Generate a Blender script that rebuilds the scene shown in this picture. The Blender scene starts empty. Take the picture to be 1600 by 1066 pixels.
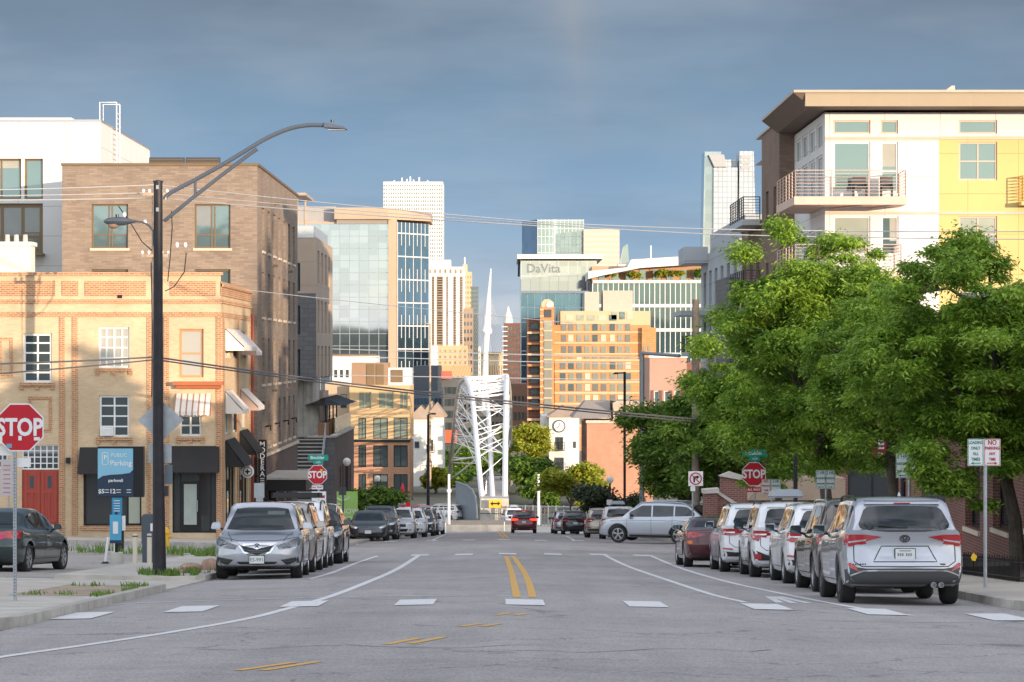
import bpy, bmesh, math, random
import numpy as np
from mathutils import Vector, Matrix
from mathutils.bvhtree import BVHTree
from mathutils.geometry import delaunay_2d_cdt
R = math.radians
random.seed(7)
S = bpy.context.scene
COL = S.collection
# ---------------------------------------------------------------- camera
F, CX, HY = 4500.0, 785.0, 555.0          # focal length in photo pixels, vanishing point of the street
cd = bpy.data.cameras.new('camera'); cam = bpy.data.objects.new('camera', cd); COL.objects.link(cam)
cam.location = (0, 0, 0); cam.rotation_euler = (R(90), 0, 0)
cd.sensor_width = 36; cd.lens = 36 * F / 1600
cd.shift_x = (800 - CX) / 1600; cd.shift_y = (HY - 533) / 1600
cd.clip_start = 0.5; cd.clip_end = 30000
S.camera = cam
# ---------------------------------------------------------------- light
SUN_EL, SUN_AZ = 4.2, 36.0                 # low evening sun behind the camera, to its right
wd = bpy.data.worlds.new('World'); S.world = wd; wd.use_nodes = True
nt = wd.node_tree; nt.nodes.clear(); N = nt.nodes.new; LK = nt.links.new
out = N('ShaderNodeOutputWorld'); bg = N('ShaderNodeBackground'); bg.inputs[1].default_value = 0.1
sky = N('ShaderNodeTexSky'); sky.sky_type = 'NISHITA'; sky.sun_disc = False
sky.sun_elevation = R(SUN_EL); sky.sun_rotation = R(180 - SUN_AZ); sky.altitude = 1600; sky.dust_density = 1.0
tc = N('ShaderNodeTexCoord'); sp = N('ShaderNodeSeparateXYZ'); LK(tc.outputs['Generated'], sp.inputs[0])
def wmath(op, a, b=None, c=None, clamp=False):
    n = N('ShaderNodeMath'); n.operation = op; n.use_clamp = clamp
    for i, v in enumerate((a, b, c)):
        if v is None: continue
        if isinstance(v, (int, float)): n.inputs[i].default_value = v
        else: LK(v, n.inputs[i])
    return n.outputs[0]
def wmix(f, a, b):
    n = N('ShaderNodeMix'); n.data_type = 'RGBA'
    for s, v in ((n.inputs[0], f), (n.inputs[6], a), (n.inputs[7], b)):
        if isinstance(v, (int, float)): s.default_value = v
        elif isinstance(v, tuple): s.default_value = (*v, 1)
        else: LK(v, s)
    return n.outputs[2]
def wnoise(scale, sx=1, sz=3, detail=5, rough=.55, off=0):
    mp = N('ShaderNodeMapping'); mp.inputs['Scale'].default_value = (sx, 1, sz); mp.inputs['Location'].default_value = (off, off, off)
    LK(tc.outputs['Generated'], mp.inputs[0]); n = N('ShaderNodeTexNoise'); n.inputs['Scale'].default_value = scale
    n.inputs['Detail'].default_value = detail; n.inputs['Roughness'].default_value = rough; LK(mp.outputs[0], n.inputs['Vector']); return n.outputs[0]
# storm front ahead: dark slate at the top, bluer lower down, a pale bank close to the horizon
el = sp.outputs['Z']
ramp = N('ShaderNodeValToRGB'); cr = ramp.color_ramp
LK(wmath('MULTIPLY', wmath('ADD', el, wmath('MULTIPLY', wmath('SUBTRACT', wnoise(7, 1, 2.2), .5), .05)), 7.0), ramp.inputs[0])
stops = [(0.0, (.46, .49, .53)), (.09, (.40, .45, .51)), (.17, (.29, .37, .46)), (.27, (.215, .32, .44)), (.45, (.170, .27, .39)), (.62, (.15, .23, .325)), (.85, (.135, .185, .25)), (1, (.125, .165, .22))]
cr.elements[0].position = 0; cr.elements[1].position = 1
for p, c in stops[1:-1]: cr.elements.new(p)
for e, (p, c) in zip(cr.elements, stops): e.position = p; e.color = (*c, 1)
cl = wmath('MULTIPLY', wmath('SUBTRACT', wnoise(22, .6, 3.0, 6, .6, 3.1), .53, None), 5, None, True)
low = wmath('SUBTRACT', 1, wmath('MULTIPLY', wmath('ABSOLUTE', wmath('SUBTRACT', el, .022)), 34), None, True)
storm = wmix(wmath('MULTIPLY', cl, wmath('MULTIPLY', low, .8)), ramp.outputs[0], (.50, .52, .54))
big = wmath('MULTIPLY', wmath('SUBTRACT', wnoise(11, .7, 2.0, 4, .5, 9.4), .5), 2.2)
storm = wmix(wmath('MULTIPLY', big, .85, None, True), storm, (.29, .345, .41))
big2 = wmath('MULTIPLY', wmath('SUBTRACT', wnoise(16, .5, 3.4, 5, .6, 21.7), .50), 2.6)
storm = wmix(wmath('MULTIPLY', big2, .42, None, True), storm, (.095, .14, .20))
# faint pale rainbow foot hanging in the storm cloud
dx = wmath('DIVIDE', sp.outputs['X'], sp.outputs['Y'])
bow = wmath('SUBTRACT', 1, wmath('MULTIPLY', wmath('ABSOLUTE', wmath('SUBTRACT', wmath('ADD', dx, wmath('MULTIPLY', el, .10)), .036)), 50), None, True)
bow2 = wmath('MULTIPLY', wmath('MULTIPLY', bow, bow), wmath('MULTIPLY', wmath('SUBTRACT', el, .062), 12.0, None, True), None, True)
storm = wmix(wmath('MULTIPLY', bow2, .42), storm, (.33, .31, .30))
sc10 = N('ShaderNodeVectorMath'); sc10.operation = 'SCALE'; LK(storm, sc10.inputs[0]); sc10.inputs['Scale'].default_value = 10.2
# open sky overhead and behind the camera, with bright broken cloud
nk = N('ShaderNodeVectorMath'); nk.operation = 'SCALE'; LK(sky.outputs[0], nk.inputs[0]); nk.inputs['Scale'].default_value = 3.0
cm = wmath('MULTIPLY', wmath('SUBTRACT', wnoise(2.4, 1, 2.5, 6, .55, 1.7), .34), 3.0, None, True)
back = wmix(wmath('MULTIPLY', cm, .85), nk.outputs[0], (16.2, 16.1, 17.4))
fr = wmath('ADD', wmath('MULTIPLY', wmath('SUBTRACT', sp.outputs['Y'], .25), 3.0), 0, None, True)
LK(wmix(fr, back, sc10.outputs[0]), bg.inputs[0]); LK(bg.outputs[0], out.inputs[0])
sd = bpy.data.lights.new('sun', 'SUN'); sd.energy = 4.1; sd.angle = R(.5); sd.color = (1.0, .77, .55)
sun = bpy.data.objects.new('sun', sd); COL.objects.link(sun)
sdir = Vector((math.sin(R(SUN_AZ)) * math.cos(R(SUN_EL)), -math.cos(R(SUN_AZ)) * math.cos(R(SUN_EL)), math.sin(R(SUN_EL))))
sun.rotation_euler = sdir.to_track_quat('Z', 'Y').to_euler(); sun.location = (40, -80, 60)
S.view_settings.view_transform = 'Standard'; S.view_settings.look = 'None'; S.view_settings.exposure = 0.5; S.view_settings.gamma = 1
S.render.engine = 'CYCLES'
S.cycles.max_bounces = 6; S.cycles.diffuse_bounces = 3; S.cycles.glossy_bounces = 3; S.cycles.transparent_max_bounces = 8

# ---------------------------------------------------------------- coordinates
def fx(px, Y): return (px - CX) * Y / F
def fz(py, Y): return (HY - py) * Y / F
def at(px, py, Y): return Vector((fx(px, Y), Y, fz(py, Y)))
YB = [-400, 0, 140, 240, 262, 420, 900, 12000]
ZB = [14, -1.40, -8.886, -14.69, -15.4, -16.5, -20, -22]
def zc(y): return float(np.interp(y, YB, ZB))
def cs(x):
    a = abs(x)
    return -.02 * a if a < 7 else (-.14 + .02 * (min(a, 27) - 7))
def gz(x, y):
    k = 1.0 if y < 240 else max(0, 1 - (y - 240) / 20)
    return zc(y) + cs(x) * k
def ground(px, py):                        # where the photo's pixel meets the street surface
    lo, hi = 15.0, 239.0
    for _ in range(50):
        m = (lo + hi) / 2
        if HY - gz(fx(px, m), m) * F / m > py: lo = m
        else: hi = m
    return fx(px, lo), lo

# ---------------------------------------------------------------- materials
MATS = {}
def principled(name):
    m = bpy.data.materials.new(name); m.use_nodes = True
    return m, m.node_tree, m.node_tree.nodes['Principled BSDF']
def objcoord(t, along=False):
    g = t.nodes.new('ShaderNodeNewGeometry')
    if not along: return g.outputs['Position']
    s = t.nodes.new('ShaderNodeSeparateXYZ'); t.links.new(g.outputs['Position'], s.inputs[0])
    a = t.nodes.new('ShaderNodeMath'); t.links.new(s.outputs[0], a.inputs[0]); t.links.new(s.outputs[1], a.inputs[1])
    c = t.nodes.new('ShaderNodeCombineXYZ'); t.links.new(a.outputs[0], c.inputs[0]); t.links.new(s.outputs[2], c.inputs[1])
    return c.outputs[0]
def vary(t, src, col, var, scale, detail=4):
    n = t.nodes.new('ShaderNodeTexNoise'); n.inputs['Scale'].default_value = scale; n.inputs['Detail'].default_value = detail
    n.inputs['Roughness'].default_value = .65
    t.links.new(src, n.inputs['Vector'])
    mr = t.nodes.new('ShaderNodeMapRange'); t.links.new(n.outputs[0], mr.inputs[0])
    mr.inputs[1].default_value = .3; mr.inputs[2].default_value = .7; mr.inputs[3].default_value = 1 - var; mr.inputs[4].default_value = 1 + var
    v = t.nodes.new('ShaderNodeVectorMath'); v.operation = 'SCALE'
    if isinstance(col, tuple): v.inputs[0].default_value = col
    else: t.links.new(col, v.inputs[0])
    t.links.new(mr.outputs[0], v.inputs['Scale'])
    return v.outputs[0]
def mat(name, col, rough=.6, metal=0., var=.07, vs=1.5, bump=0, bs=30, coat=0, spec=.5, emis=0, alpha=1, trans=0):
    if name in MATS: return MATS[name]
    m, t, b = principled(name)
    b.inputs['Roughness'].default_value = rough; b.inputs['Metallic'].default_value = metal
    b.inputs['Coat Weight'].default_value = coat; b.inputs['Coat Roughness'].default_value = .03
    b.inputs['Specular IOR Level'].default_value = spec
    b.inputs['Base Color'].default_value = (*col, 1)
    if var or bump: pos = objcoord(t)
    if var: t.links.new(vary(t, pos, col, var, vs), b.inputs['Base Color'])
    if bump:
        n = t.nodes.new('ShaderNodeTexNoise'); n.inputs['Scale'].default_value = bs; n.inputs['Detail'].default_value = 3
        t.links.new(pos, n.inputs['Vector']); bp = t.nodes.new('ShaderNodeBump'); bp.inputs['Strength'].default_value = bump; bp.inputs['Distance'].default_value = .02
        t.links.new(n.outputs[0], bp.inputs['Height']); t.links.new(bp.outputs[0], b.inputs['Normal'])
    if emis: b.inputs['Emission Color'].default_value = (*col, 1); b.inputs['Emission Strength'].default_value = emis
    if alpha < 1: b.inputs['Alpha'].default_value = alpha
    MATS[name] = m; return m
def brick(name, c1, c2, mortar, bw=.23, bh=.078, ms=.012, offset=.5, rough=.85, var=.13, vs=.5, bias=0):
    if name in MATS: return MATS[name]
    m, t, b = principled(name); v = objcoord(t, True)
    k = t.nodes.new('ShaderNodeTexBrick'); k.offset = offset; k.inputs['Scale'].default_value = 1
    k.inputs['Brick Width'].default_value = bw; k.inputs['Row Height'].default_value = bh; k.inputs['Mortar Size'].default_value = ms
    k.inputs['Mortar Smooth'].default_value = .3; k.inputs['Bias'].default_value = bias
    k.inputs['Color1'].default_value = (*c1, 1); k.inputs['Color2'].default_value = (*c2, 1); k.inputs['Mortar'].default_value = (*mortar, 1)
    t.links.new(v, k.inputs['Vector'])
    t.links.new(vary(t, objcoord(t), k.outputs[0], var, vs), b.inputs['Base Color'])
    b.inputs['Roughness'].default_value = rough
    bp = t.nodes.new('ShaderNodeBump'); bp.inputs['Strength'].default_value = .35; bp.inputs['Distance'].default_value = .01; bp.invert = True
    t.links.new(k.outputs['Fac'], bp.inputs['Height']); t.links.new(bp.outputs[0], b.inputs['Normal'])
    MATS[name] = m; return m
def glass(name, col, rough=.04, metal=.75, wav=.12, scale=.25, pane=None):
    """reflective window glass; panes of a curtain wall differ a little in base colour"""
    if name in MATS: return MATS[name]
    m, t, b = principled(name)
    b.inputs['Base Color'].default_value = (*col, 1); b.inputs['Roughness'].default_value = rough; b.inputs['Metallic'].default_value = metal
    b.inputs['Specular IOR Level'].default_value = .8
    pos = objcoord(t)
    n = t.nodes.new('ShaderNodeTexNoise'); n.inputs['Scale'].default_value = scale; n.inputs['Detail'].default_value = 2; t.links.new(pos, n.inputs['Vector'])
    bp = t.nodes.new('ShaderNodeBump'); bp.inputs['Strength'].default_value = wav; bp.inputs['Distance'].default_value = .1 / scale * .2
    t.links.new(n.outputs[0], bp.inputs['Height'])
    t.links.new(bp.outputs[0], b.inputs['Normal'])
    if pane:
        k = t.nodes.new('ShaderNodeTexBrick'); k.offset = 0; k.inputs['Scale'].default_value = 1; k.inputs['Mortar Size'].default_value = 0
        k.inputs['Brick Width'].default_value = pane[0]; k.inputs['Row Height'].default_value = pane[1]
        k.inputs['Color1'].default_value = (*[c * .90 for c in col], 1); k.inputs['Color2'].default_value = (*[min(1, c * 1.08) for c in col], 1)
        t.links.new(objcoord(t, True), k.inputs['Vector']); t.links.new(k.outputs[0], b.inputs['Base Color'])
    MATS[name] = m; return m
def leafmat(name, c1, c2):
    if name in MATS: return MATS[name]
    m, t, b = principled(name)
    pos = objcoord(t); n = t.nodes.new('ShaderNodeTexNoise'); n.inputs['Scale'].default_value = 1.1; n.inputs['Detail'].default_value = 5; n.inputs['Roughness'].default_value = .8
    t.links.new(pos, n.inputs['Vector'])
    r = t.nodes.new('ShaderNodeValToRGB'); r.color_ramp.elements[0].position = .36; r.color_ramp.elements[1].position = .64
    r.color_ramp.elements[0].color = (*c1, 1); r.color_ramp.elements[1].color = (*c2, 1); t.links.new(n.outputs[0], r.inputs[0])
    t.links.new(r.outputs[0], b.inputs['Base Color']); b.inputs['Roughness'].default_value = .5
    tr = t.nodes.new('ShaderNodeBsdfTranslucent'); t.links.new(r.outputs[0], tr.inputs[0])
    mx = t.nodes.new('ShaderNodeMixShader'); mx.inputs[0].default_value = .30
    t.links.new(b.outputs[0], mx.inputs[1]); t.links.new(tr.outputs[0], mx.inputs[2])
    t.links.new(mx.outputs[0], t.nodes['Material Output'].inputs[0])
    MATS[name] = m; return m

# ---------------------------------------------------------------- mesh building
class MB:
    def __init__(s): s.v = []; s.f = []
    def add(s, vs, fs):
        o = len(s.v); s.v += [tuple(p) for p in vs]; s.f += [tuple(o + i for i in f) for f in fs]; return s
    def box(s, x0, x1, y0, y1, z0, z1):
        if x0 > x1: x0, x1 = x1, x0
        if y0 > y1: y0, y1 = y1, y0
        if z0 > z1: z0, z1 = z1, z0
        return s.add([(x0,y0,z0),(x1,y0,z0),(x1,y1,z0),(x0,y1,z0),(x0,y0,z1),(x1,y0,z1),(x1,y1,z1),(x0,y1,z1)],
                     [(0,3,2,1),(4,5,6,7),(0,1,5,4),(1,2,6,5),(2,3,7,6),(3,0,4,7)])
    def hexa(s, a, b):                      # two quads, same winding
        return s.add(list(a) + list(b), [(3,2,1,0),(4,5,6,7),(0,1,5,4),(1,2,6,5),(2,3,7,6),(3,0,4,7)])
    def prism(s, poly, axis, d0, d1):       # poly in the two other axes
        def P(a, b, d): return {'x': (d, a, b), 'y': (a, d, b), 'z': (a, b, d)}[axis]
        n = len(poly); vs = [P(a, b, d0) for a, b in poly] + [P(a, b, d1) for a, b in poly]
        return s.add(vs, [tuple(range(n))[::-1], tuple(range(n, 2*n))] + [(i, (i+1) % n, n + (i+1) % n, n + i) for i in range(n)])
    def tube(s, pts, r, n=8, cap=True):
        pts = [Vector(p) for p in pts]; k = len(pts)
        rs = r if isinstance(r, (list, tuple)) else [r] * k
        rings = []; up = None
        for i, p in enumerate(pts):
            d = (pts[min(i+1, k-1)] - pts[max(i-1, 0)]).normalized()
            if up is None: up = Vector((0, 0, 1)) if abs(d.z) < .9 else Vector((0, 1, 0))
            a = d.cross(up)
            if a.length < 1e-4: a = d.cross(Vector((1, .3, 0)))
            a.normalize(); b = d.cross(a).normalized(); up = -b if (-b).dot(up) > 0 else b
            a = d.cross(up).normalized(); b = d.cross(a).normalized()
            rings.append([p + (a * math.cos(6.28318 * j / n) + b * math.sin(6.28318 * j / n)) * rs[i] for j in range(n)])
        vs = [q for rg in rings for q in rg]; fs = []
        for i in range(k-1):
            for j in range(n): fs.append((i*n+j, i*n+(j+1) % n, (i+1)*n+(j+1) % n, (i+1)*n+j))
        if cap: fs += [tuple(range(n))[::-1], tuple(range((k-1)*n, k*n))]
        return s.add(vs, fs)
    def lathe(s, prof, c=(0,0,0), n=16, axis='z'):   # prof (r, h)
        vs = []
        for r, h in prof:
            for j in range(n):
                a = 2 * math.pi * j / n; u, w = r * math.cos(a), r * math.sin(a)
                vs.append({'z': (c[0]+u, c[1]+w, c[2]+h), 'x': (c[0]+h, c[1]+u, c[2]+w), 'y': (c[0]+u, c[1]+h, c[2]+w)}[axis])
        k = len(prof); fs = [(i*n+j, i*n+(j+1) % n, (i+1)*n+(j+1) % n, (i+1)*n+j) for i in range(k-1) for j in range(n)]
        fs += [tuple(range(n))[::-1], tuple(range((k-1)*n, k*n))]
        return s.add(vs, fs)
    def build(s, name, m, parent=None, smooth=False, sharp=None, bevel=0):
        me = bpy.data.meshes.new(name); me.from_pydata(s.v, [], s.f); me.update()
        bm = bmesh.new(); bm.from_mesh(me)
        if bevel: bmesh.ops.bevel(bm, geom=bm.edges[:], offset=bevel, segments=2, affect='EDGES')
        bmesh.ops.recalc_face_normals(bm, faces=bm.faces[:])
        bm.to_mesh(me); bm.free()
        if smooth:
            me.polygons.foreach_set('use_smooth', [True] * len(me.polygons))
            me.set_sharp_from_angle(angle=R(sharp or 35))
        me.materials.append(m)
        return link(name, me, parent)
def link(name, me, parent=None):
    o = bpy.data.objects.new(name, me); COL.objects.link(o)
    if parent is not None:
        o.parent = parent; o.matrix_parent_inverse = Matrix.Identity(4)
        if not parent.get('_local'):
            # meshes are written in world coordinates: undo the root's location
            w = parent_world(parent); o.matrix_parent_inverse = w.inverted()
    return o
def parent_world(o):
    m = Matrix.LocRotScale(o.location, o.rotation_euler, o.scale)
    if o.parent: return parent_world(o.parent) @ o.matrix_parent_inverse @ m
    return m
def tag(o, label, cat, group=None):
    o['label'] = label; o['category'] = cat
    if group: o['group'] = group
    return o
def thing(name, label, cat, loc=(0,0,0), group=None, rz=0):
    o = bpy.data.objects.new(name, None); COL.objects.link(o); o.location = loc; o.rotation_euler = (0, 0, rz)
    o.empty_display_size = .3
    return tag(o, label, cat, group)
def local(name, label, cat, group=None):   # a thing whose parts are written round its own origin; placed afterwards
    o = thing(name, label, cat, (0,0,0), group); return o
def struct(o): o['kind'] = 'structure'; return o
def kids(o): return [c for c in COL.objects if c.parent is o]
def copy_tree(o, parent=None, ch=None):
    if ch is None:
        ch = {}
        for c in COL.objects:
            if c.parent: ch.setdefault(c.parent.name, []).append(c)
    c = o.copy(); COL.objects.link(c)
    if parent is not None: c.parent = parent; c.matrix_parent_inverse = o.matrix_parent_inverse.copy()
    for k in ch.get(o.name, []): copy_tree(k, c, ch)
    return c
def clone(src, loc, rz=0, label=None, group=None, recolor=None):
    c = copy_tree(src); c.location = loc; c.rotation_euler = (0, 0, rz)
    if label: c['label'] = label
    if group: c['group'] = group
    if recolor:
        st = [c]
        while st:
            o = st.pop(); st += kids(o)
            for sl in o.material_slots:
                if sl.material and sl.material.name in recolor:
                    n = recolor[sl.material.name]; sl.link = 'OBJECT'; sl.material = n
    return c
def text_mb(s, size, ext=.004, align='CENTER', bold=0, sx=1.0):
    cu = bpy.data.curves.new('t', 'FONT'); cu.body = s; cu.size = size; cu.extrude = ext; cu.align_x = align; cu.align_y = 'CENTER'; cu.offset = bold; cu.resolution_u = 3
    o = bpy.data.objects.new('t', cu); COL.objects.link(o); dg = bpy.context.evaluated_depsgraph_get(); dg.update()
    me = bpy.data.meshes.new_from_object(o.evaluated_get(dg)); bpy.data.objects.remove(o); bpy.data.curves.remove(cu)
    mb = MB(); mb.v = [(v.co.x * sx, v.co.y, v.co.z) for v in me.vertices]; mb.f = [tuple(p.vertices) for p in me.polygons]; bpy.data.meshes.remove(me)
    return mb
def xf(mb, M): mb.v = [tuple(M @ Vector(p)) for p in mb.v]; return mb
def lettering(s, size, c, parent, m, face='F', ext=.006, name='lettering', bold=0, sx=1.0):
    """text whose face looks to -Y ('F'), +X ('R') or -X ('L')"""
    mb = text_mb(s, size, ext, bold=bold, sx=sx)
    rot = Matrix.Rotation(R(90), 4, 'X')
    if face == 'R': rot = Matrix.Rotation(R(90), 4, 'Z') @ rot
    if face == 'L': rot = Matrix.Rotation(R(-90), 4, 'Z') @ rot
    if face == 'B': rot = Matrix.Rotation(R(180), 4, 'Z') @ rot
    xf(mb, Matrix.Translation(c) @ rot)
    return mb.build(name, m, parent)

# walls: kind F looks to -Y (u = x), R looks to +X (u = y), L looks to -X (u = y); d = distance out of the wall
def wp(kind, a, u, z, d=0):
    return (u, a - d, z) if kind == 'F' else ((a + d, u, z) if kind == 'R' else (a - d, u, z))
def wbox(mb, kind, a, u0, u1, z0, z1, d0, d1):
    p, q = wp(kind, a, u0, z0, d0), wp(kind, a, u1, z1, d1)
    return mb.box(p[0], q[0], p[1], q[1], p[2], q[2])
def wall(mb, kind, a, u0, u1, z0, z1, holes=(), rev=.15):
    us = sorted({u0, u1, *[h[0] for h in holes], *[h[1] for h in holes]}); zs = sorted({z0, z1, *[h[2] for h in holes], *[h[3] for h in holes]})
    us = [u for u in us if u0 <= u <= u1]; zs = [z for z in zs if z0 <= z <= z1]
    for i in range(len(us)-1):
        for j in range(len(zs)-1):
            uc, zm = (us[i]+us[i+1])/2, (zs[j]+zs[j+1])/2
            if any(h[0] < uc < h[1] and h[2] < zm < h[3] for h in holes): continue
            mb.add([wp(kind, a, us[i], zs[j]), wp(kind, a, us[i+1], zs[j]), wp(kind, a, us[i+1], zs[j+1]), wp(kind, a, us[i], zs[j+1])], [(0,1,2,3)])
    for h in holes:
        A = [wp(kind, a, h[0], h[2]), wp(kind, a, h[1], h[2]), wp(kind, a, h[1], h[3]), wp(kind, a, h[0], h[3])]
        B = [wp(kind, a, h[0], h[2], -rev), wp(kind, a, h[1], h[2], -rev), wp(kind, a, h[1], h[3], -rev), wp(kind, a, h[0], h[3], -rev)]
        mb.add(A + B, [(0,1,5,4),(1,2,6,5),(2,3,7,6),(3,0,4,7)])
WR = random.Random(77)
def window(par, kind, a, h, fm, gm, nx=1, nz=1, rev=.15, fw=.07, name='window', sillm=None, zsplit=None, usplit=None):
    u0, u1, z0, z1 = h; f = MB(); d0, d1 = -rev, -rev + .06
    wbox(f, kind, a, u0, u0+fw, z0, z1, d0, d1); wbox(f, kind, a, u1-fw, u1, z0, z1, d0, d1)
    wbox(f, kind, a, u0+fw, u1-fw, z0, z0+fw, d0, d1); wbox(f, kind, a, u0+fw, u1-fw, z1-fw, z1, d0, d1)
    ul = usplit if usplit is not None else [u0 + (u1-u0)*i/nx for i in range(1, nx)]
    zl = zsplit if zsplit is not None else [z0 + (z1-z0)*i/nz for i in range(1, nz)]
    for u in ul: wbox(f, kind, a, u-fw*.4, u+fw*.4, z0+fw, z1-fw, d0, d1-.005)
    for z in zl: wbox(f, kind, a, u0+fw, u1-fw, z-fw*.35, z+fw*.35, d0, d1-.01)
    o = f.build(name, fm, par)
    if rev > .1 and u1-u0 > .7 and z1-z0 > 1 and WR.random() < .45 and gm.name in ('window_glass', 'dark_window_glass'):
        hb = (z1-z0)*WR.choice((.18, .3, .45, .6)); q = MB(); ua, ub = (u0+fw, u1-fw) if WR.random() < .6 else ((u0+fw, (u0+u1)/2) if WR.random() < .5 else ((u0+u1)/2, u1-fw))
        wbox(q, kind, a, ua, ub, z1-fw-hb, z1-fw, -rev+.021, -rev+.025); q.build('blind', WR.choice((mat('blind_cream', (.36,.35,.31), .3, coat=.6), mat('blind_grey', (.22,.24,.25), .3, coat=.6))), o)
    p = MB(); wbox(p, kind, a, u0+.01, u1-.01, z0+.01, z1-.01, -rev-.01, -rev+.02); p.build('pane', gm, o)
    if sillm: s_ = MB(); wbox(s_, kind, a, u0-.08, u1+.08, z0-.12, z0-.002, -.02, .07); s_.build('sill', sillm, o)
    return o
def pxh(h, Y): return (fx(h[0], Y), fx(h[1], Y), fz(h[3], Y), fz(h[2], Y))   # pixel box x0,x1,ytop,ybottom -> hole
def roofbox(mb, x0, x1, y0, y1, z): mb.add([(x0,y0,z),(x1,y0,z),(x1,y1,z),(x0,y1,z)], [(0,1,2,3)])
def many(par, name, boxes, m):              # boxes: list of (x0,x1,y0,y1,z0,z1); first 100 as parts, the rest as one stuff part
    ml = m if isinstance(m, list) else [m]; m = ml[0]; rg = random.Random(len(boxes))
    for i, b in enumerate(boxes[:99]): MB().box(*b).build(name, rg.choice(ml), par)
    if len(boxes) > 99:
        mb = MB()
        for b in boxes[99:]: mb.box(*b)
        o = mb.build(name, m, par); o['kind'] = 'stuff'
# ---------------------------------------------------------------- setting
def asphalt(name, col):
    m, t, b = principled(name); pos = objcoord(t)
    c = vary(t, pos, col, .15, .22, 6); c = vary(t, pos, c, .07, 2.2, 3); c = vary(t, pos, c, .42, 34, 2)
    mp = t.nodes.new('ShaderNodeMapping'); mp.inputs['Scale'].default_value = (1.2, .05, 1); t.links.new(pos, mp.inputs[0])
    c = vary(t, mp.outputs[0], c, .09, 1.0, 4)
    # hairline cracks
    v = t.nodes.new('ShaderNodeTexVoronoi'); v.feature = 'DISTANCE_TO_EDGE'; v.inputs['Scale'].default_value = .22
    w = t.nodes.new('ShaderNodeTexNoise'); w.inputs['Scale'].default_value = 1.4; w.inputs['Detail'].default_value = 6; t.links.new(pos, w.inputs['Vector'])
    a = t.nodes.new('ShaderNodeVectorMath'); a.operation = 'MULTIPLY_ADD'; t.links.new(w.outputs[1], a.inputs[0]); a.inputs[1].default_value = (1.6, 1.6, 0); t.links.new(pos, a.inputs[2])
    t.links.new(a.outputs[0], v.inputs['Vector'])
    mr = t.nodes.new('ShaderNodeMapRange'); t.links.new(v.outputs['Distance'], mr.inputs[0]); mr.inputs[1].default_value = 0; mr.inputs[2].default_value = .008
    mr.inputs[3].default_value = .55; mr.inputs[4].default_value = 1
    s = t.nodes.new('ShaderNodeVectorMath'); s.operation = 'SCALE'; t.links.new(c, s.inputs[0]); t.links.new(mr.outputs[0], s.inputs['Scale'])
    t.links.new(s.outputs[0], b.inputs['Base Color']); b.inputs['Roughness'].default_value = .78
    n = t.nodes.new('ShaderNodeTexNoise'); n.inputs['Scale'].default_value = 60; t.links.new(pos, n.inputs['Vector'])
    bp = t.nodes.new('ShaderNodeBump'); bp.inputs['Strength'].default_value = .5; bp.inputs['Distance'].default_value = .01
    t.links.new(n.outputs[0], bp.inputs['Height']); t.links.new(bp.outputs[0], b.inputs['Normal'])
    return m
M_road = asphalt('asphalt', (.335, .312, .305)); M_lot = asphalt('old_asphalt', (.36, .33, .305))
M_conc = brick('sidewalk_slabs', (.47,.42,.365), (.44,.39,.34), (.30,.27,.24), 1.6, 1.6, .02, 0, .85, .12, .6)
M_con2 = mat('concrete', (.47,.44,.39), .85, var=.2, vs=1.2, bump=.2)
M_curb = mat('curb_concrete', (.40,.375,.34), .85, var=.25, vs=2.5, bump=.2)
M_earth = mat('city_ground', (.15,.15,.11), .95, var=.35, vs=.03)
M_dirt = mat('dry_soil', (.34,.27,.20), .95, var=.3, vs=2.0, bump=.4)
M_blocker = mat('sun_blocker_green', (.055,.085,.03), .95, var=.6, vs=.08)
def paintmat(name, col, wear):
    m, t, b = principled(name); pos = objcoord(t)
    n = t.nodes.new('ShaderNodeTexNoise'); n.inputs['Scale'].default_value = 9; n.inputs['Detail'].default_value = 6; n.inputs['Roughness'].default_value = .75; t.links.new(pos, n.inputs['Vector'])
    r = t.nodes.new('ShaderNodeMapRange'); t.links.new(n.outputs[0], r.inputs[0]); r.inputs[1].default_value = .36; r.inputs[2].default_value = .46
    mx = t.nodes.new('ShaderNodeMix'); mx.data_type = 'RGBA'; t.links.new(r.outputs[0], mx.inputs[0])
    mx.inputs[6].default_value = (*wear, 1); mx.inputs[7].default_value = (*col, 1); t.links.new(mx.outputs[2], b.inputs['Base Color']); b.inputs['Roughness'].default_value = .7
    return m
M_wpaint = paintmat('white_road_paint', (.70,.70,.70), (.45,.44,.44)); M_ypaint = paintmat('yellow_road_paint', (.68,.39,.10), (.48,.33,.18))

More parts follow.
